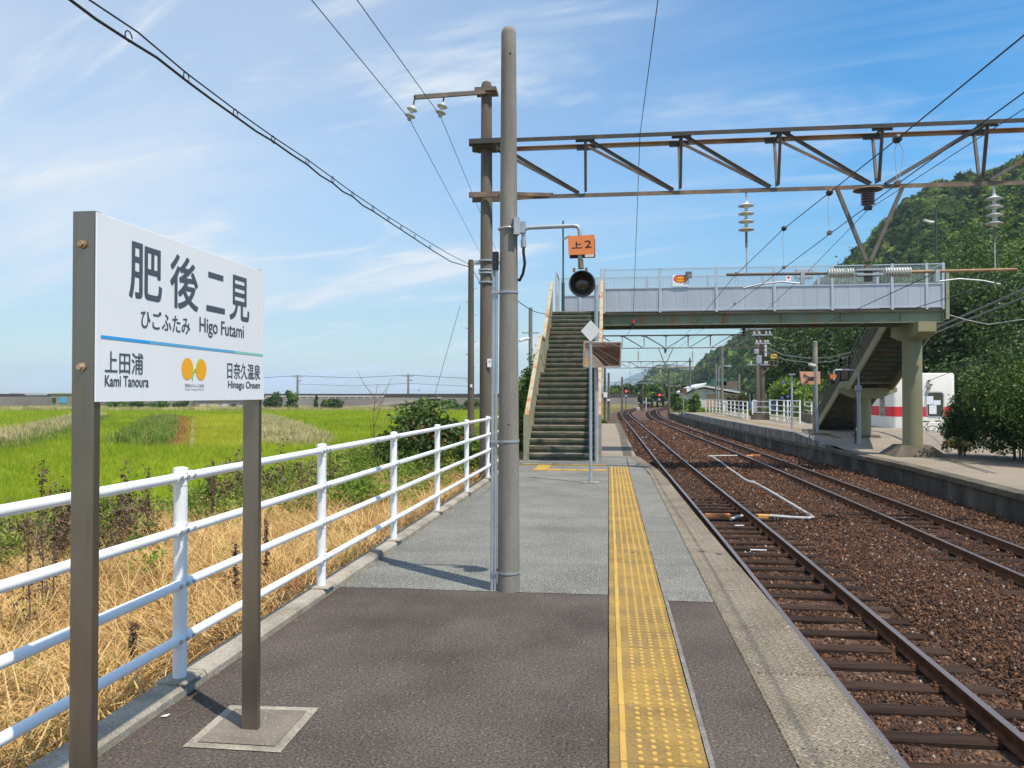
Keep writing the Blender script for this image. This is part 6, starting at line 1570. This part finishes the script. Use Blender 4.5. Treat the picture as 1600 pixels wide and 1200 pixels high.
house(309, 377, 627.5, 640.5, 145, 'pink_wall', 'roof_grey', 'pink and yellow house seen below the name board', [(.04, .22, .2, .8, 'house_yellow'), (.24, .5, .2, .8, 'house_yellow'), (.56, .70, .45, .8, 'house_white'), (.76, .90, .45, .8, 'glass_dark')])
# seawall at left is nearer and taller
q = MB().prism([(-190, 157, ZF - .2), (-190, 160, 1.1), (-190, 163, 1.1)], (aty(305, 640, 160).x + 190, 0, 0)).build('sloping_face', M['seawall'], sw)

# ================================================================== HILLS
def outline_z(px, py, D): return CAMZ + (617 - py) / FX * D
ridge = [(1060, 586), (1086, 579), (1093, 569), (1108, 554), (1132, 541), (1149, 528), (1170, 518), (1240, 468), (1300, 425), (1330, 402), (1345, 388), (1370, 362), (1395, 332), (1420, 311), (1440, 300), (1462, 283), (1490, 282), (1520, 274), (1550, 265), (1580, 252), (1600, 243), (1700, 190), (1850, 150), (2100, 120)]
def rdepth(px): return interp(px, [(1060, 560), (1170, 420), (1300, 330), (1450, 270), (1600, 235), (1850, 210), (2100, 200)])
def fdepth(px): return interp(px, [(1060, 480), (1170, 320), (1300, 190), (1450, 120), (1600, 90), (1850, 75), (2100, 70)])
def hillpt(px, v):
    """v: 0 foot, 1 ridge, beyond 1 falling away"""
    zr = outline_z(px, interp(px, ridge) , rdepth(px)) - 4.0
    D = fdepth(px) + (rdepth(px) - fdepth(px)) * v
    xl = (px - 800) / FX * D; X = xl * _c - D * _s; Y = xl * _s + D * _c
    g_ = (math.sin(min(v, 1) * PI / 2) ** .9) if v <= 1 else 1 - (v - 1) * 1.6      # share of the skyline's elevation angle
    z = -1.5 + (CAMZ + 1.5 + (617 - interp(px, ridge)) / FX * D) * g_ - 3.4 * min(1, v * 1.5)
    z += nz(X, Y, .03, 4) * min(1, v * 2) * (1 if v < 1 else .6) * (zr / 60) * math.sin(min(v, 1) * PI) 
    return (X, Y, z)
def hill(name, pxs, vs_, fpt, material):
    q = MB(); nx = len(pxs)
    for v in vs_:
        for p in pxs: q.v.append(fpt(p, v))
    for j in range(len(vs_) - 1):
        for i in range(nx - 1): q.f.append((j * nx + i, j * nx + i + 1, (j + 1) * nx + i + 1, (j + 1) * nx + i)); q.m.append(0)
    o = q.build(name, material, smooth=True, recalc=False, angle=0); tag(o, kind='structure'); return o
hill('near_hill', list(np.linspace(1060, 2100, 70)), list(np.linspace(0, 1.5, 26)), hillpt, M['hillbase'])

def crown_t(seed, n=900, rz=.8, size=.052):
    import bmesh
    bm = bmesh.new(); bmesh.ops.create_icosphere(bm, subdivisions=3, radius=1)
    off = Vector((seed * 1.7, seed * .3, 5)); bv = []
    for v in bm.verts:
        k = .74 + .34 * mn.noise(v.co * 2.1 + off) + .16 * mn.noise(v.co * 5.5 + off); bv.append((v.co.x * k, v.co.y * k, v.co.z * k * rz + .1))
    bf = [[v.index for v in f.verts] for f in bm.faces]; bm.free(); bv = np.array(bv); o = len(bv)
    g = np.random.default_rng(seed); k = g.integers(0, o, n); P = bv[k] * g.uniform(.98, 1.10, n)[:, None] + g.normal(size=(n, 3)) * .03
    q = bv[k] / np.linalg.norm(bv[k], axis=1)[:, None]; nor = q * 1.3 + g.normal(size=(n, 3)) * .8; nor /= np.linalg.norm(nor, axis=1)[:, None]
    u = np.cross(nor, g.normal(size=(n, 3))); u /= np.linalg.norm(u, axis=1)[:, None]; v = np.cross(nor, u); s_ = size * g.uniform(.6, 1.4, n)[:, None]
    V = np.stack([P - u * s_, P - v * s_ * .75, P + u * s_, P + v * s_ * .75], 1).reshape(-1, 3)
    return np.vstack([bv, V]), bf + [(o + 4 * i, o + 4 * i + 1, o + 4 * i + 2, o + 4 * i + 3) for i in range(n)], 0
CR = [crown_t(100 + i, rz=(.75, .95, .8, 1.1, .7, .9, 1.0, .8)[i]) for i in range(8)]
pos = []; scl = []
for _ in range(5600):
    u = R_.random(); px = 1062 + (2050 - 1062) * u ** 1.25; v = R_.random() ** .8 * 1.10
    p = hillpt(px, v); D = fdepth(px) + (rdepth(px) - fdepth(px)) * v
    pos.append((p[0], p[1], p[2] + 1.0)); s = R_.uniform(1.7, 3.3) * (1.35 if R_.random() < .12 else 1) * (1 if D > 180 else .85); scl.append((s, s, s * R_.uniform(.75, 1.15)))
scatter('hill_forest', CR, M['leaf_hill'], pos, rotz(len(pos), .12), scl, 'dense broadleaf forest covering the steep hill on the right', 'forest')
# low middle hill
ridgeB = [(985, 612), (1000, 602), (1011, 593), (1018, 583), (1026, 576), (1045, 575), (1062, 578), (1075, 581), (1095, 580), (1115, 578), (1180, 590)]
def hillB(px, v):
    D = 560 + 120 * v; zr = outline_z(px, interp(px, ridgeB), 680) - 3; xl = (px - 800) / FX * D
    return (xl * _c - D * _s, xl * _s + D * _c, -1.6 + (zr + 1.6) * (math.sin(min(v, 1) * PI / 2) if v <= 1 else 2 - v))
hill('middle_hill', list(np.linspace(985, 1180, 30)), list(np.linspace(0, 1.4, 10)), hillB, M['hillbase'])
pos = []; scl = []
for _ in range(900):
    px = R_.uniform(987, 1178); v = R_.random() * 1.05; p = hillB(px, v); pos.append((p[0], p[1], p[2] + .8)); s = R_.uniform(3.5, 6.5); scl.append((s, s, s * .8))
scatter('far_forest', CR, M['leaf_hill'], pos, rotz(len(pos), .1), scl, 'forest on the low hill beyond the curve', 'forest')
# faint blue mountains across the bay
ridgeC = [(880, 608), (930, 606), (955, 600), (975, 592), (1000, 583), (1020, 573), (1050, 568), (1085, 573), (1120, 571), (1160, 560), (1250, 560)]
def hillC(px, v):
    D = 3400 + 900 * v; zr = outline_z(px, interp(px, ridgeC), 4300); xl = (px - 800) / FX * D
    return (xl * _c - D * _s, xl * _s + D * _c, -3 + (zr + 3) * (math.sin(min(v, 1) * PI / 2) if v <= 1 else 2 - v) + mn.noise(Vector((px * .05, v * 3, 0))) * 6 * (v < .99))
hill('far_mountains', list(np.linspace(880, 1250, 50)), list(np.linspace(0, 1.4, 12)), hillC, M['mount'])

# ================================================================== TREES AND BUSHES
# individual trees behind the station and along the far platform
TP = []
tl = [('leaf_dark', 'tall dark evergreen behind the station building roof'), ('leaf_mid', 'mid green tree above the right edge bush')]
specs = [  # px, py foot-ish, Y, height top py, rx, material, label
    (1578, 50, 428, 4.6, 'leaf_dark', 'big dark tree filling the right edge above the bush', 17),
    (1505, 53, 470, 3.6, 'leaf_pine', 'dark pine between the bridge end and the right edge', 19),
    (1452, 56, 503, 3.2, 'leaf_mid', 'lighter tree with bare limbs just right of the bridge column', 13),
    (1640, 54, 395, 5.0, 'leaf_mid', 'tall tree at the upper right edge behind the dark tree', 21),
    (1400, 60, 470, 4.5, 'leaf_dark', 'dark tree behind the far stair top', 23),
    (1335, 70, 500, 5.0, 'leaf_dark', 'shadowy tree left of the far stair', 29),
    (1265, 78, 495, 5.5, 'leaf_pine', 'spreading pine above the peach mirror', 31),
    (1248, 95, 500, 5.5, 'leaf_dark', 'dark tree right of the grimy pole', 37),
    (1300, 92, 470, 6.5, 'leaf_mid', 'green tree on the slope behind the spreading pine', 41),
    (1440, 85, 440, 6.5, 'leaf_mid', 'tree on the slope above the bridge end', 43),
    (1540, 65, 380, 6.0, 'leaf_mid', 'large tree on the slope at the upper right', 47),
    (1370, 100, 430, 7.0, 'leaf_dark', 'dark slope tree seen just over the bridge panels', 49)]
for (px, Y, pt, rx, m, lab, sd_) in specs:
    t_ = aty(px, pt, Y); h = t_.z - Z2; rz = min(h * .46, rx * 1.15)
    n = 26000 if Y < 50 else 13000; tree((t_.x, Y, Z2 - .3), h + .3, rx, rz, n, .045 + .0014 * Y, M[m], lab, 'trees behind the station', sd_, trunk=.2 + rx * .02, nb=26)
# understory that closes the gap under the crowns
under = [(1620, 40, 560, 2.4, 'leaf_dark', 'dark shrub filling the space below the right edge trees', 3), (1530, 48, 562, 2.8, 'leaf_dark', 'dark shrub behind the station roof right end', 5), (1440, 52, 560, 3.2, 'leaf_mid', 'green shrub behind the station roof', 7), (1375, 62, 570, 3.4, 'leaf_dark', 'dark shrub behind the far stair', 9),
         (1310, 66, 585, 3.2, 'leaf_dark', 'dark shrub left of the far stair rail', 11), (1245, 68, 592, 3.0, 'leaf_bright', 'bright green shrub with blue flowers behind the white fence', 13), (1215, 80, 600, 3.0, 'leaf_mid', 'rounded shrub behind the slim lamp pole', 15), (1275, 60, 605, 2.2, 'leaf_bright', 'bright shrub behind the peach mirror pole', 17),
         (1212, 112, 592, 3.6, 'leaf_dark', 'dark trees low behind the grimy pole', 19)]
for (px, Y, pt, rx, m, lab, sd_) in under:
    t_ = aty(px, pt, Y); h = t_.z - Z2; bush('leafy_shrub', (t_.x, Y, Z2 - .3), rx, h * .55, 9000, .04 + .0014 * Y, M[m], lab, 'shrub', 'shrubs behind the far platform', nb=22, seed=sd_, cz=h * .5)
# blue flowers
q = MB()
for p in ((1224, 600), (1231, 622), (1222, 624), (1238, 612), (1205, 628)): q.lathe([(.02, 0), (.13, .06), (.1, .16), (.02, .2)], tuple(aty(*p, 64.5)), n=8)
o = q.build('flower_heads', M['flower']); tag(o, 'blue hydrangea heads dotting the bright shrub behind the fence', 'flowers')
# the big clipped bush at the right
bb = [(1612, 25.5, 560, 1.8, 'leaf_dark', 'large glossy bush right of the column, dark underneath', 61, 22000, .045), (1690, 23.5, 556, 2.0, 'leaf_mid', 'large glossy bush cut by the right picture edge', 63, 20000, .045), (1516, 27, 628, .7, 'leaf_dark', 'low dark bush reaching towards the column', 65, 7000, .04)]
for (px, Y, pt, rx, m, lab, sd_, n, s_) in bb:
    t_ = aty(px, pt, Y); h = t_.z - Z2; bush('glossy_bush', (t_.x, Y + .6, Z2 - .1), rx, h * .52, n, s_, M[m], lab, 'bush', 'glossy bushes by the station', nb=40, seed=sd_, cz=h * .52, stems=9, extra=(n // 7, M['leaf_bright']))  # bright outer leaves put highlights into the leaf colour
    o = bpy.data.objects.new('inner_foliage', leafmesh('inner_foliage', leaves(n // 2, (0, .1, h * .34), rx * .78, h * .36, s_, 30, .42, -.9, sd_ + 1), M['leaf_dark'])); C.objects.link(o); o.parent = [q_ for q_ in bpy.data.objects if q_.name.startswith('glossy_bush') and q_.get('label') == lab][0]  # dark inner leaves paint the shade beneath the overhanging crown
t_ = aty(1500, 672, 25.5); bush('rusty_sprig', (t_.x, 25.5, Z2 + .35), .45, .2, 500, .045, M['leaf_rusty'], 'brown leaved sprig at the low bush front', 'plant', nb=6, seed=71, stems=3)
# bushes by the warehouse and white fence
for (px, zb2, Y, rx, hh, m, lab, sd_) in ((1063, -.35, 84, 1.05, 1.35, 'leaf_bright', 'bright green bush left of the rusty board', 81), (1086, -.35, 86, .8, 1.45, 'leaf_mid', 'green bush in front of the warehouse side', 83), (1152, -.35, 78, 1.15, 1.75, 'leaf_rusty', 'reddish green bush between warehouse and grimy pole', 85), (1166, -.35, 84, .8, 1.6, 'leaf_bright', 'green bush right of the reddish bush', 87), (1058, -1.1, 125, 1.4, 2.4, 'leaf_mid', 'small bush left of the warehouse', 89), (1183, -.4, 62, .9, .8, 'leaf_bright', 'low plants at the foot of the grimy pole', 91)):
    t_ = aty(px, 640, Y); bush('leafy_shrub', (t_.x, Y, zb2), rx, hh * .6, 4000, .10, M[m], lab, 'shrub', 'shrubs around the warehouse', nb=16, seed=sd_, cz=hh * .5)
# tree mass by the signals
for i in range(13):
    px = 962 + i * 9.5 + R_.uniform(-2, 2); Y = 175 + R_.uniform(-8, 22); t_ = aty(px, 602 + R_.uniform(-3, 5) + (6 if i == 0 else 0), Y); h = t_.z + 1.2
    tree((t_.x, Y, -1.3), h, R_.uniform(2.6, 3.8), h * .48, 1500, .34, M['leaf_dark' if i % 3 else 'leaf_mid'], 'dense dark tree in the grove behind the two red signals', 'trees of the grove behind the signals', 200 + i, .2, nb=12)
# bushes before the seawall
for i, (px, pt, w_, lab) in enumerate(((428, 618, 30, 'round dark bush at the seawall right of the far sign post'), (456, 617, 26, 'tallest dark bush before the seawall'), (420, 627, 18, 'low bush touching the far sign post'), (494, 625, 7, 'tiny conical bush before the seawall'), (522, 627, 34, 'flat topped bush before the seawall ramp'), (508, 629, 16, 'small bush joined to the flat topped bush'), (670, 626, 34, 'left part of the dark hedge under the right power pole'), (700, 625, 40, 'middle part of the dark hedge left of the poles'), (735, 627, 40, 'right part of the dark hedge behind the masts'),
                                   (182, 628, 36, 'bush below the left part of the name board'), (215, 627, 34, 'second bush below the name board'), (250, 627, 34, 'third bush below the name board'), (285, 628, 30, 'bush left of the pink house'), (385, 630, 12, 'bush right of the pink house'))):
    Y = 140; t_ = aty(px, pt, Y); h = t_.z - ZF; rx = w_ / 2 / FX * Y * 1.15
    bush('seawall_bush', (t_.x, Y, ZF), rx, h * .55, 1500, .20, M['leaf_mid'] if i % 2 else M['leaf_dark'], lab, 'bush', 'bushes before the seawall', nb=12, seed=300 + i, cz=h * .5)
# roadside bush behind stairs left
for (px, py0, Y, rx, hh, m, lab, sd_) in ((838, 560, 40, 1.5, 4.2, 'leaf_mid', 'green tree hidden behind the near stair left panel', 401), (828, 640, 21.5, .8, 2.0, 'leaf_mid', 'bush at the left foot of the near stair', 403), (937, 640, 60, .45, .9, 'leaf_mid', 'small weed clump beside the low end of the platform', 405)):
    t_ = aty(px, py0, Y); bush('leafy_shrub', (t_.x, Y, -1.2 if Y > 30 else -.6), rx, hh * .52, 4500, .06 + .001 * Y, M[m], lab, 'shrub', None, nb=16, seed=sd_, cz=hh * .52)
# dark red-green shrub behind the white railing
bc_ = Vector((-4.45, 18.9, -.75))
bush('railing_shrub', bc_, 1.25, 1.0, 6500, .062, M['leaf_mid'], 'glossy green and rust shrub behind the white railing', 'shrub', nb=24, seed=411, cz=.95, extra=(1800, M['leaf_rusty']), stems=8)
bush('railing_shrub', (-6.2, 19.5, -.95), .95, .6, 3000, .05, M['weed_green'], 'low green shrub left of the glossy railing shrub', 'shrub', nb=14, seed=413, cz=.55)
bush('railing_shrub', (-2.9, 17.0, -.7), .5, .75, 1400, .055, M['leaf_bright'], 'bright broad leaved plant behind the last railing posts', 'shrub', nb=9, seed=417, cz=.65)
# bare sapling
q = MB(); bs = Vector((-5.3, 17.6, -.7))
q.tube([bs, bs + Vector((.03, 0, 1.0)), bs + Vector((-.02, 0, 1.7)), bs + Vector((.08, 0, 2.45))], [.022, .016, .01, .004], 6)
for i in range(9):
    z = .8 + i * .17; a = R_.uniform(0, 6.28); q.tube([bs + Vector((0, 0, z)), bs + Vector((.25 * math.cos(a), .25 * math.sin(a), z + .3)), bs + Vector((.42 * math.cos(a), .42 * math.sin(a), z + .62))], [.009, .006, .002], 5)
o = q.build('bare_sapling', M['dead_leaf'], o=tuple(bs)); tag(o, 'leafless thin sapling between the railing and the field', 'sapling')

# ================================================================== GRASSES
# straw mat behind the kerb
def bank_pts(n, x0, x1, y0, y1, cond=None):
    x = rng.uniform(x0, x1, n); y = rng.uniform(y0, y1, n)
    if cond is not None: k = cond(x, y); x, y = x[k], y[k]
    z = np.array([bank_z(a, b) for a, b in zip(x, y)]); return np.c_[x, y, z]
st = [clump_t(24, .46, .14, .009, 1.2, 4, 1.15) for _ in range(6)] + [clump_t(16, .50, .10, .010, 2.6, 5, .6) for _ in range(2)]
p = np.vstack([bank_pts(15000, -7.4, -2.30, 1.2, 13), bank_pts(7000, -7.4, -2.28, 13, 24)])
k = np.array([mn.noise(Vector((a * .8, b * .8, 1))) > -.42 for a, b, _ in p]); p = p[k]
scatter('dry_grass', st, M['straw'], p, rotz(len(p), .22), np.c_[rng.uniform(.7, 1.5, len(p)), rng.uniform(.7, 1.5, len(p)), rng.uniform(.45, 1.0, len(p))], 'matted straw coloured dry grass on the bank behind the railing', 'grass')
st2_ = [clump_t(10, .85, .08, .008, 1.5, 5, .35) for _ in range(5)]
p = bank_pts(1000, -9.6, -3.0, 1.5, 17); scatter('tall_dry_grass', st2_, M['straw'], p, rotz(len(p), .25), rng.uniform(.5, 1.05, len(p)), 'taller bent straw stalks standing out of the matted grass', 'grass')
# reddish-brown low weeds close to the kerb
rw = [clump_t(30, .16, .10, .012, 1.0, 2, .6) for _ in range(4)]
p = bank_pts(9000, -4.2, -2.28, 4.5, 16, lambda x, y: rng.uniform(size=len(x)) < .85 * np.clip((x + 4.0) / 1.2, .05, 1)); scatter('rusty_weeds', rw, M['rusty_weed'], p, rotz(len(p), .2), rng.uniform(.6, 1.2, len(p)), 'low rust red weeds between straw and kerb', 'weeds')
# green and brown weed belt
gw = []
for _ in range(5):
    V = leaves(160, (0, 0, .28), .26, .36, .035, 9, .5, -.8, int(rng.integers(1e6)), .35); gw.append((V, [(4 * i, 4 * i + 1, 4 * i + 2, 4 * i + 3) for i in range(len(V) // 4)], 0))
p = np.vstack([bank_pts(3600, -10.4, -4.2, 3, 26, lambda x, y: rng.uniform(size=len(x)) < np.clip((-x - 5.6) / 2.4, .04, 1) * np.array([.25 + 1.3 * max(0, mn.noise(Vector((a * .55, b * .55, 4))) + .25) for a, b in zip(x, y)])), bank_pts(900, -6.5, -3.0, 11, 24, lambda x, y: rng.uniform(size=len(x)) < .35), bank_pts(2500, -10.4, -2.6, 24, 60)])
scatter('green_weeds', gw, M['weed_green'], p, rotz(len(p), .15), np.c_[rng.uniform(.7, 1.4, len(p)), rng.uniform(.7, 1.4, len(p)), rng.uniform(.45, 1.25, len(p))], 'belt of leafy green weeds between dry grass and rice', 'weeds')
dw = []
for _ in range(4):
    V = leaves(110, (0, 0, .45), .13, .52, .032, 10, .4, -.9, int(rng.integers(1e6)), .4); dw.append((V, [(4 * i, 4 * i + 1, 4 * i + 2, 4 * i + 3) for i in range(len(V) // 4)], 0))
p = bank_pts(560, -9.2, -5.2, 3.5, 14, lambda x, y: np.array([mn.noise(Vector((a * .6, b * .6, 9))) > .12 for a, b in zip(x, y)]))
scatter('withered_weeds', dw, M['dead_leaf'], p, rotz(len(p), .2), rng.uniform(.5, 1.15, len(p)), 'withered dark brown weeds standing at the far side of the bank', 'weeds')
# single withered stalks that stand out
def stalk(foot, top, label, sd_, r=.045):
    foot = Vector(foot); top = Vector(top); h = (top - foot).length; g = random.Random(sd_)
    th = thing('withered_stalk', tuple(foot), label, 'weed stalk'); pts = [foot.lerp(top, t_) + Vector((g.uniform(-.012, .012), 0, 0)) * (t_ > 0) for t_ in np.linspace(0, 1, 7)]
    MB().tube(pts, [.006] * 6 + [.003], 6).build('stem', M['dead_leaf'], th)
    gg = np.random.default_rng(sd_); n = 260; t_ = gg.uniform(.12, 1.0, n); P = np.array([foot[:]]) + (np.array(top[:]) - np.array(foot[:])) * t_[:, None] + gg.normal(size=(n, 3)) * r * np.array([1, 1, .8]) * (1.15 - t_[:, None] * .6) * (gg.uniform(.4, 1.2, n)[:, None])
    P -= np.array(foot[:]); u = gg.normal(size=(n, 3)); u /= np.linalg.norm(u, axis=1)[:, None]; v = np.cross(u, gg.normal(size=(n, 3))); v /= np.linalg.norm(v, axis=1)[:, None]; s = (.016 * gg.uniform(.5, 1.5, n))[:, None]
    V = np.stack([P - u * s, P - v * s * .5, P + u * s, P + v * s * .5], 1).reshape(-1, 3); o = bpy.data.objects.new('withered_leaves', leafmesh('withered_leaves', V, M['dead_leaf'])); C.objects.link(o); o.parent = th
def stk(px, pt, pb, Y, lab, sd_, r=.045): b = aty(px, pb, Y); t2 = aty(px, pt, Y); stalk((b.x, Y, min(b.z, bank_z(b.x, Y) + .05)), t2, lab, sd_, r)
stk(208, 972, 1088, 4.6, 'short withered stalk seen through the lower rails below the board', 501, .022)
stk(368, 850, 985, 6.3, 'withered stalk just left of the far sign post', 503, .028)
stk(416, 812, 940, 7.2, 'withered stalk just right of the far sign post', 505, .026)
stk(66, 720, 900, 6.5, 'tall dark withered stalk left of the near sign post', 507, .055)
stk(333, 720, 790, 11, 'thin withered stalk in the weeds below the name board', 509, .04)
stk(232, 733, 800, 9.5, 'small withered plant by the first railing post', 511, .05)
stk(515, 700, 770, 14, 'dark withered stalk behind the second railing post', 513, .05)
stk(470, 722, 790, 13, 'withered stalk left of the second railing post', 515, .05)
stk(45, 800, 930, 5.5, 'bushy withered plant behind the upper rail at the left edge', 517, .10)
stk(85, 790, 900, 6.2, 'withered plant right against the near sign post', 519, .08)
# rice
rt = [clump_t(34, .62, .16, .016, .8, 3, .05) for _ in range(5)]
rl = [clump_t(46, .62, .55, .04, .7, 2, .05) for _ in range(4)]
def frustum(n, D0, D1, pl=-120, pr=960, z=ZF):
    D = np.sqrt(rng.uniform(D0 ** 2, D1 ** 2, n)); px = rng.uniform(pl, pr, n); xl = (px - 800) / FX * D
    X = xl * _c - D * _s; Y = xl * _s + D * _c; return X, Y, px, 617 + (CAMZ - z) / D * FX
def inpoly(px, py, poly):
    px = px + rng.normal(0, 4, len(px)) * np.clip((py - 640) / 40, .2, 2); py = py + rng.normal(0, 1.1, len(py))
    c = np.zeros(len(px), bool); n = len(poly); j = n - 1
    for i in range(n):
        xi, yi = poly[i]; xj, yj = poly[j]; k = ((yi > py) != (yj > py)) & (px < (xj - xi) * (py - yi) / (yj - yi + 1e-9) + xi); c ^= k; j = i
    return c
# plots that are not rice: grassy banks, a weedy strip and the canal, drawn as plan outlines
G = lambda px, py: (px, py)
pale_bank = [(-200, 716), (-60, 700), (0, 690), (60, 676), (125, 655), (160, 652), (120, 668), (60, 690), (0, 706), (-200, 736)]
pale_bank2 = [(408, 655), (430, 660), (470, 676), (505, 692), (512, 700), (470, 706), (408, 700)]
weed_strip = [(178, 706), (195, 690), (235, 660), (262, 655), (300, 657), (296, 708), (250, 708)]
green_bank = [(-200, 736), (0, 706), (60, 690), (120, 668), (160, 655), (170, 658), (110, 686), (40, 712), (-20, 716), (-200, 748)]
gap_line = [(-60, 800), (0, 758), (62, 724), (150, 690), (150, 686), (62, 716), (0, 748), (-60, 786)]
ripe = [(303, 655), (380, 652), (398, 668), (425, 709), (298, 709)]
def wild_mask(px, py): return inpoly(px, py, ripe) | inpoly(px, py, gap_line) | inpoly(px, py, pale_bank) | inpoly(px, py, pale_bank2) | inpoly(px, py, weed_strip) | inpoly(px, py, green_bank)
X, Y, px, py = frustum(26000, 14, 62); ok = (X < -10.1) & ~wild_mask(px, py); p = np.c_[X, Y, np.full(len(X), ZF)][ok]
scatter('rice_plants', rt, M['blade'], p, rotz(len(p), .06), rng.uniform(.8, 1.15, len(p)), 'bright green rice plants in the nearer paddy', 'rice')
X, Y, px, py = frustum(30000, 62, 158); ok = (X < -9.9) & ~wild_mask(px, py); p = np.c_[X, Y, np.full(len(X), ZF)][ok]
scatter('rice_plants_far', rl, M['blade'], p, rotz(len(p), .05), rng.uniform(.8, 1.15, len(p)), 'even green rice stretching to the seawall', 'rice')
def plot(poly, n, D0, D1, tmpl, m, sc0, sc1, name, label, cat):
    X, Y, px, py = frustum(n, D0, D1); k = inpoly(px, py, poly) & (X < -10); p = np.c_[X, Y, np.full(len(X), ZF)][k]; scatter(name, tmpl, M[m], p, rotz(len(p), .12), rng.uniform(sc0, sc1, len(p)), label, cat)
plot(pale_bank, 60000, 30, 110, rl, 'straw_pale', .9, 1.7, 'reed_bank', 'pale seeding reeds on the bank at the left edge', 'reeds')
plot(green_bank, 60000, 26, 110, rl, 'weed_green', .7, 1.2, 'grass_bank', 'dark green grass on the near side of the reed bank', 'grass')
plot(pale_bank2, 60000, 35, 110, rl, 'straw_pale', .9, 1.5, 'reed_patch', 'pale reeds and grass right of the far sign post', 'reeds')
plot([(178, 706), (195, 690), (235, 660), (262, 655), (272, 657), (255, 708)], 50000, 35, 110, rl, 'weed_green', .9, 1.5, 'weed_strip', 'dark green weed strip in the paddy below the name board', 'weeds')
plot([(262, 655), (300, 657), (296, 708), (245, 708), (262, 680)], 50000, 35, 110, rw, 'rusty_weed', 3.0, 4.5, 'brown_weed_patch', 'rust brown dead weeds beside the small canal', 'weeds')
X, Y, px, py = frustum(6000, 125, 158); k = py < 645.5; k &= X < -9; p = np.c_[X, Y, np.full(len(X), ZF)][k]; scatter('field_edge_grass', rl, M['straw_pale'], p, rotz(len(p), .1), rng.uniform(1.3, 2.0, len(p)), 'rough grass line where the paddies meet the seawall', 'grass')
plot(gap_line, 40000, 22, 80, rt, 'weed_green', .5, .8, 'paddy_ridge_grass', 'dark green grass line dividing two paddies at the left edge', 'grass')
plot(ripe, 60000, 30, 115, rt, 'blade_ripe', .85, 1.15, 'ripening_rice', 'yellower ripening rice plot between the canal and the far sign post', 'rice')
# paddy canal
cl_ = [aty(300, 657, 1) for _ in (0,)]
q = MB(); a = atz(301, 656, ZF); b = atz(296, 708, ZF); q.prism([a, b, b + Vector((.25, 0, 0)), a + Vector((.22, 0, 0))], (0, 0, .42)); q.prism([a - Vector((1.2, 0, 0)), b - Vector((.8, 0, 0)), b - Vector((.6, 0, 0)), a - Vector((.95, 0, 0))], (0, 0, .2))
o = q.build('canal_wall', M['conc']); tag(o, 'thin pale concrete canal wall beside the brown weeds in the paddy', 'canal')
# rough grass and dirt by the curve
p_x = rng.uniform(-9, 3, 5000); p_y = rng.uniform(60, 150, 5000); k = p_x < np.interp(p_y, Y1s, X1s) - 3.2
p = np.c_[p_x, p_y, np.full(5000, -1.2)][k]; scatter('trackside_grass', rl, M['straw_pale'], p, rotz(len(p), .1), rng.uniform(.5, 1.1, len(p)), 'yellowish grass beside the line beyond the near platform', 'grass')
p_x = rng.uniform(-12, 60, 9000); p_y = rng.uniform(118, 200, 9000); k = (p_x < np.interp(p_y, Y1s, X1s) - 3) | (p_x > np.interp(p_y, Y2s, X2s) + 3)
p = np.c_[p_x, p_y, np.full(9000, -1.2)][k]; scatter('curve_grass', rl, M['straw_pale'], p, rotz(len(p), .1), rng.uniform(.7, 1.6, len(p)), 'straw yellow grass around the curve below the grove', 'grass')
p = np.c_[rng.uniform(8.6, 26, 5000), rng.uniform(44, 100, 5000), np.zeros(5000)]; k = p[:, 0] > np.array([e2(v) + 4.5 if v < 92 else e2(92) + 2 for v in p[:, 1]]); p = p[k]; p[:, 2] = -.45
scatter('platform_edge_grass', rl, M['weed_green'], p, rotz(len(p), .1), rng.uniform(.4, .9, len(p)), 'green grass behind the far platform fence', 'grass')
p = np.c_[rng.uniform(14.5, 26, 2600), rng.uniform(19, 36, 2600), np.full(2600, Z2)]; k = np.array([mn.noise(Vector((a * .4, b * .4, 2))) > .05 for a, b, _ in p]) & ((p[:, 0] - p[:, 1] * .2) > 8.5); p = p[k]
scatter('forecourt_weeds', rw, M['weed_green'], p, rotz(len(p), .1), rng.uniform(.6, 1.4, len(p)), 'low green weeds on the gravel before the bushes', 'weeds')
# a little litter and grass on the platform and kerb
p = []
for _ in range(60): y = R_.uniform(4, 18); p.append((kerb1(y) + R_.uniform(-.02, .035), y, .0))
scatter('kerb_weeds', [clump_t(8, .05, .03, .004, 1.2, 2, .7) for _ in range(3)], M['straw'], np.array(p), rotz(len(p), .3), rng.uniform(.4, 1.1, len(p)), 'tiny dry weeds in the joint along the kerb', 'weeds')
for (p2_, lab) in (((258, 1119), 'scrap of white paper on the asphalt near the kerb'), ((990, 863), 'small dark twig on the yellow tactile strip')):
    c = atz(*p2_, .004); o = MB().quad(c + Vector((-.02, -.008, .001)), c + Vector((.015, -.012, .004)), c + Vector((.022, .008, .010)), c + Vector((-.008, .014, .002))).build('litter_scrap', M['paper'] if p2_[0] < 500 else M['dead_leaf'], recalc=False, o=tuple(c)); tag(o, lab, 'litter')

# ================================================================== HAZE
hz = MB().box((600, 2600, 64), (7600, 5600, 134)).build('haze', mat('haze_surface', [(1, 1, 1)]), recalc=True)
hm = bpy.data.materials.new('haze'); hm.use_nodes = True; hm.node_tree.nodes.clear()
ho = hm.node_tree.nodes.new('ShaderNodeOutputMaterial'); hv = hm.node_tree.nodes.new('ShaderNodeVolumePrincipled')
hv.inputs['Color'].default_value = (.62, .78, 1, 1); hv.inputs['Density'].default_value = .00018; hv.inputs['Anisotropy'].default_value = .1
hm.node_tree.links.new(hv.outputs[0], ho.inputs['Volume']); hz.data.materials.clear(); hz.data.materials.append(hm); tag(hz, kind='stuff')
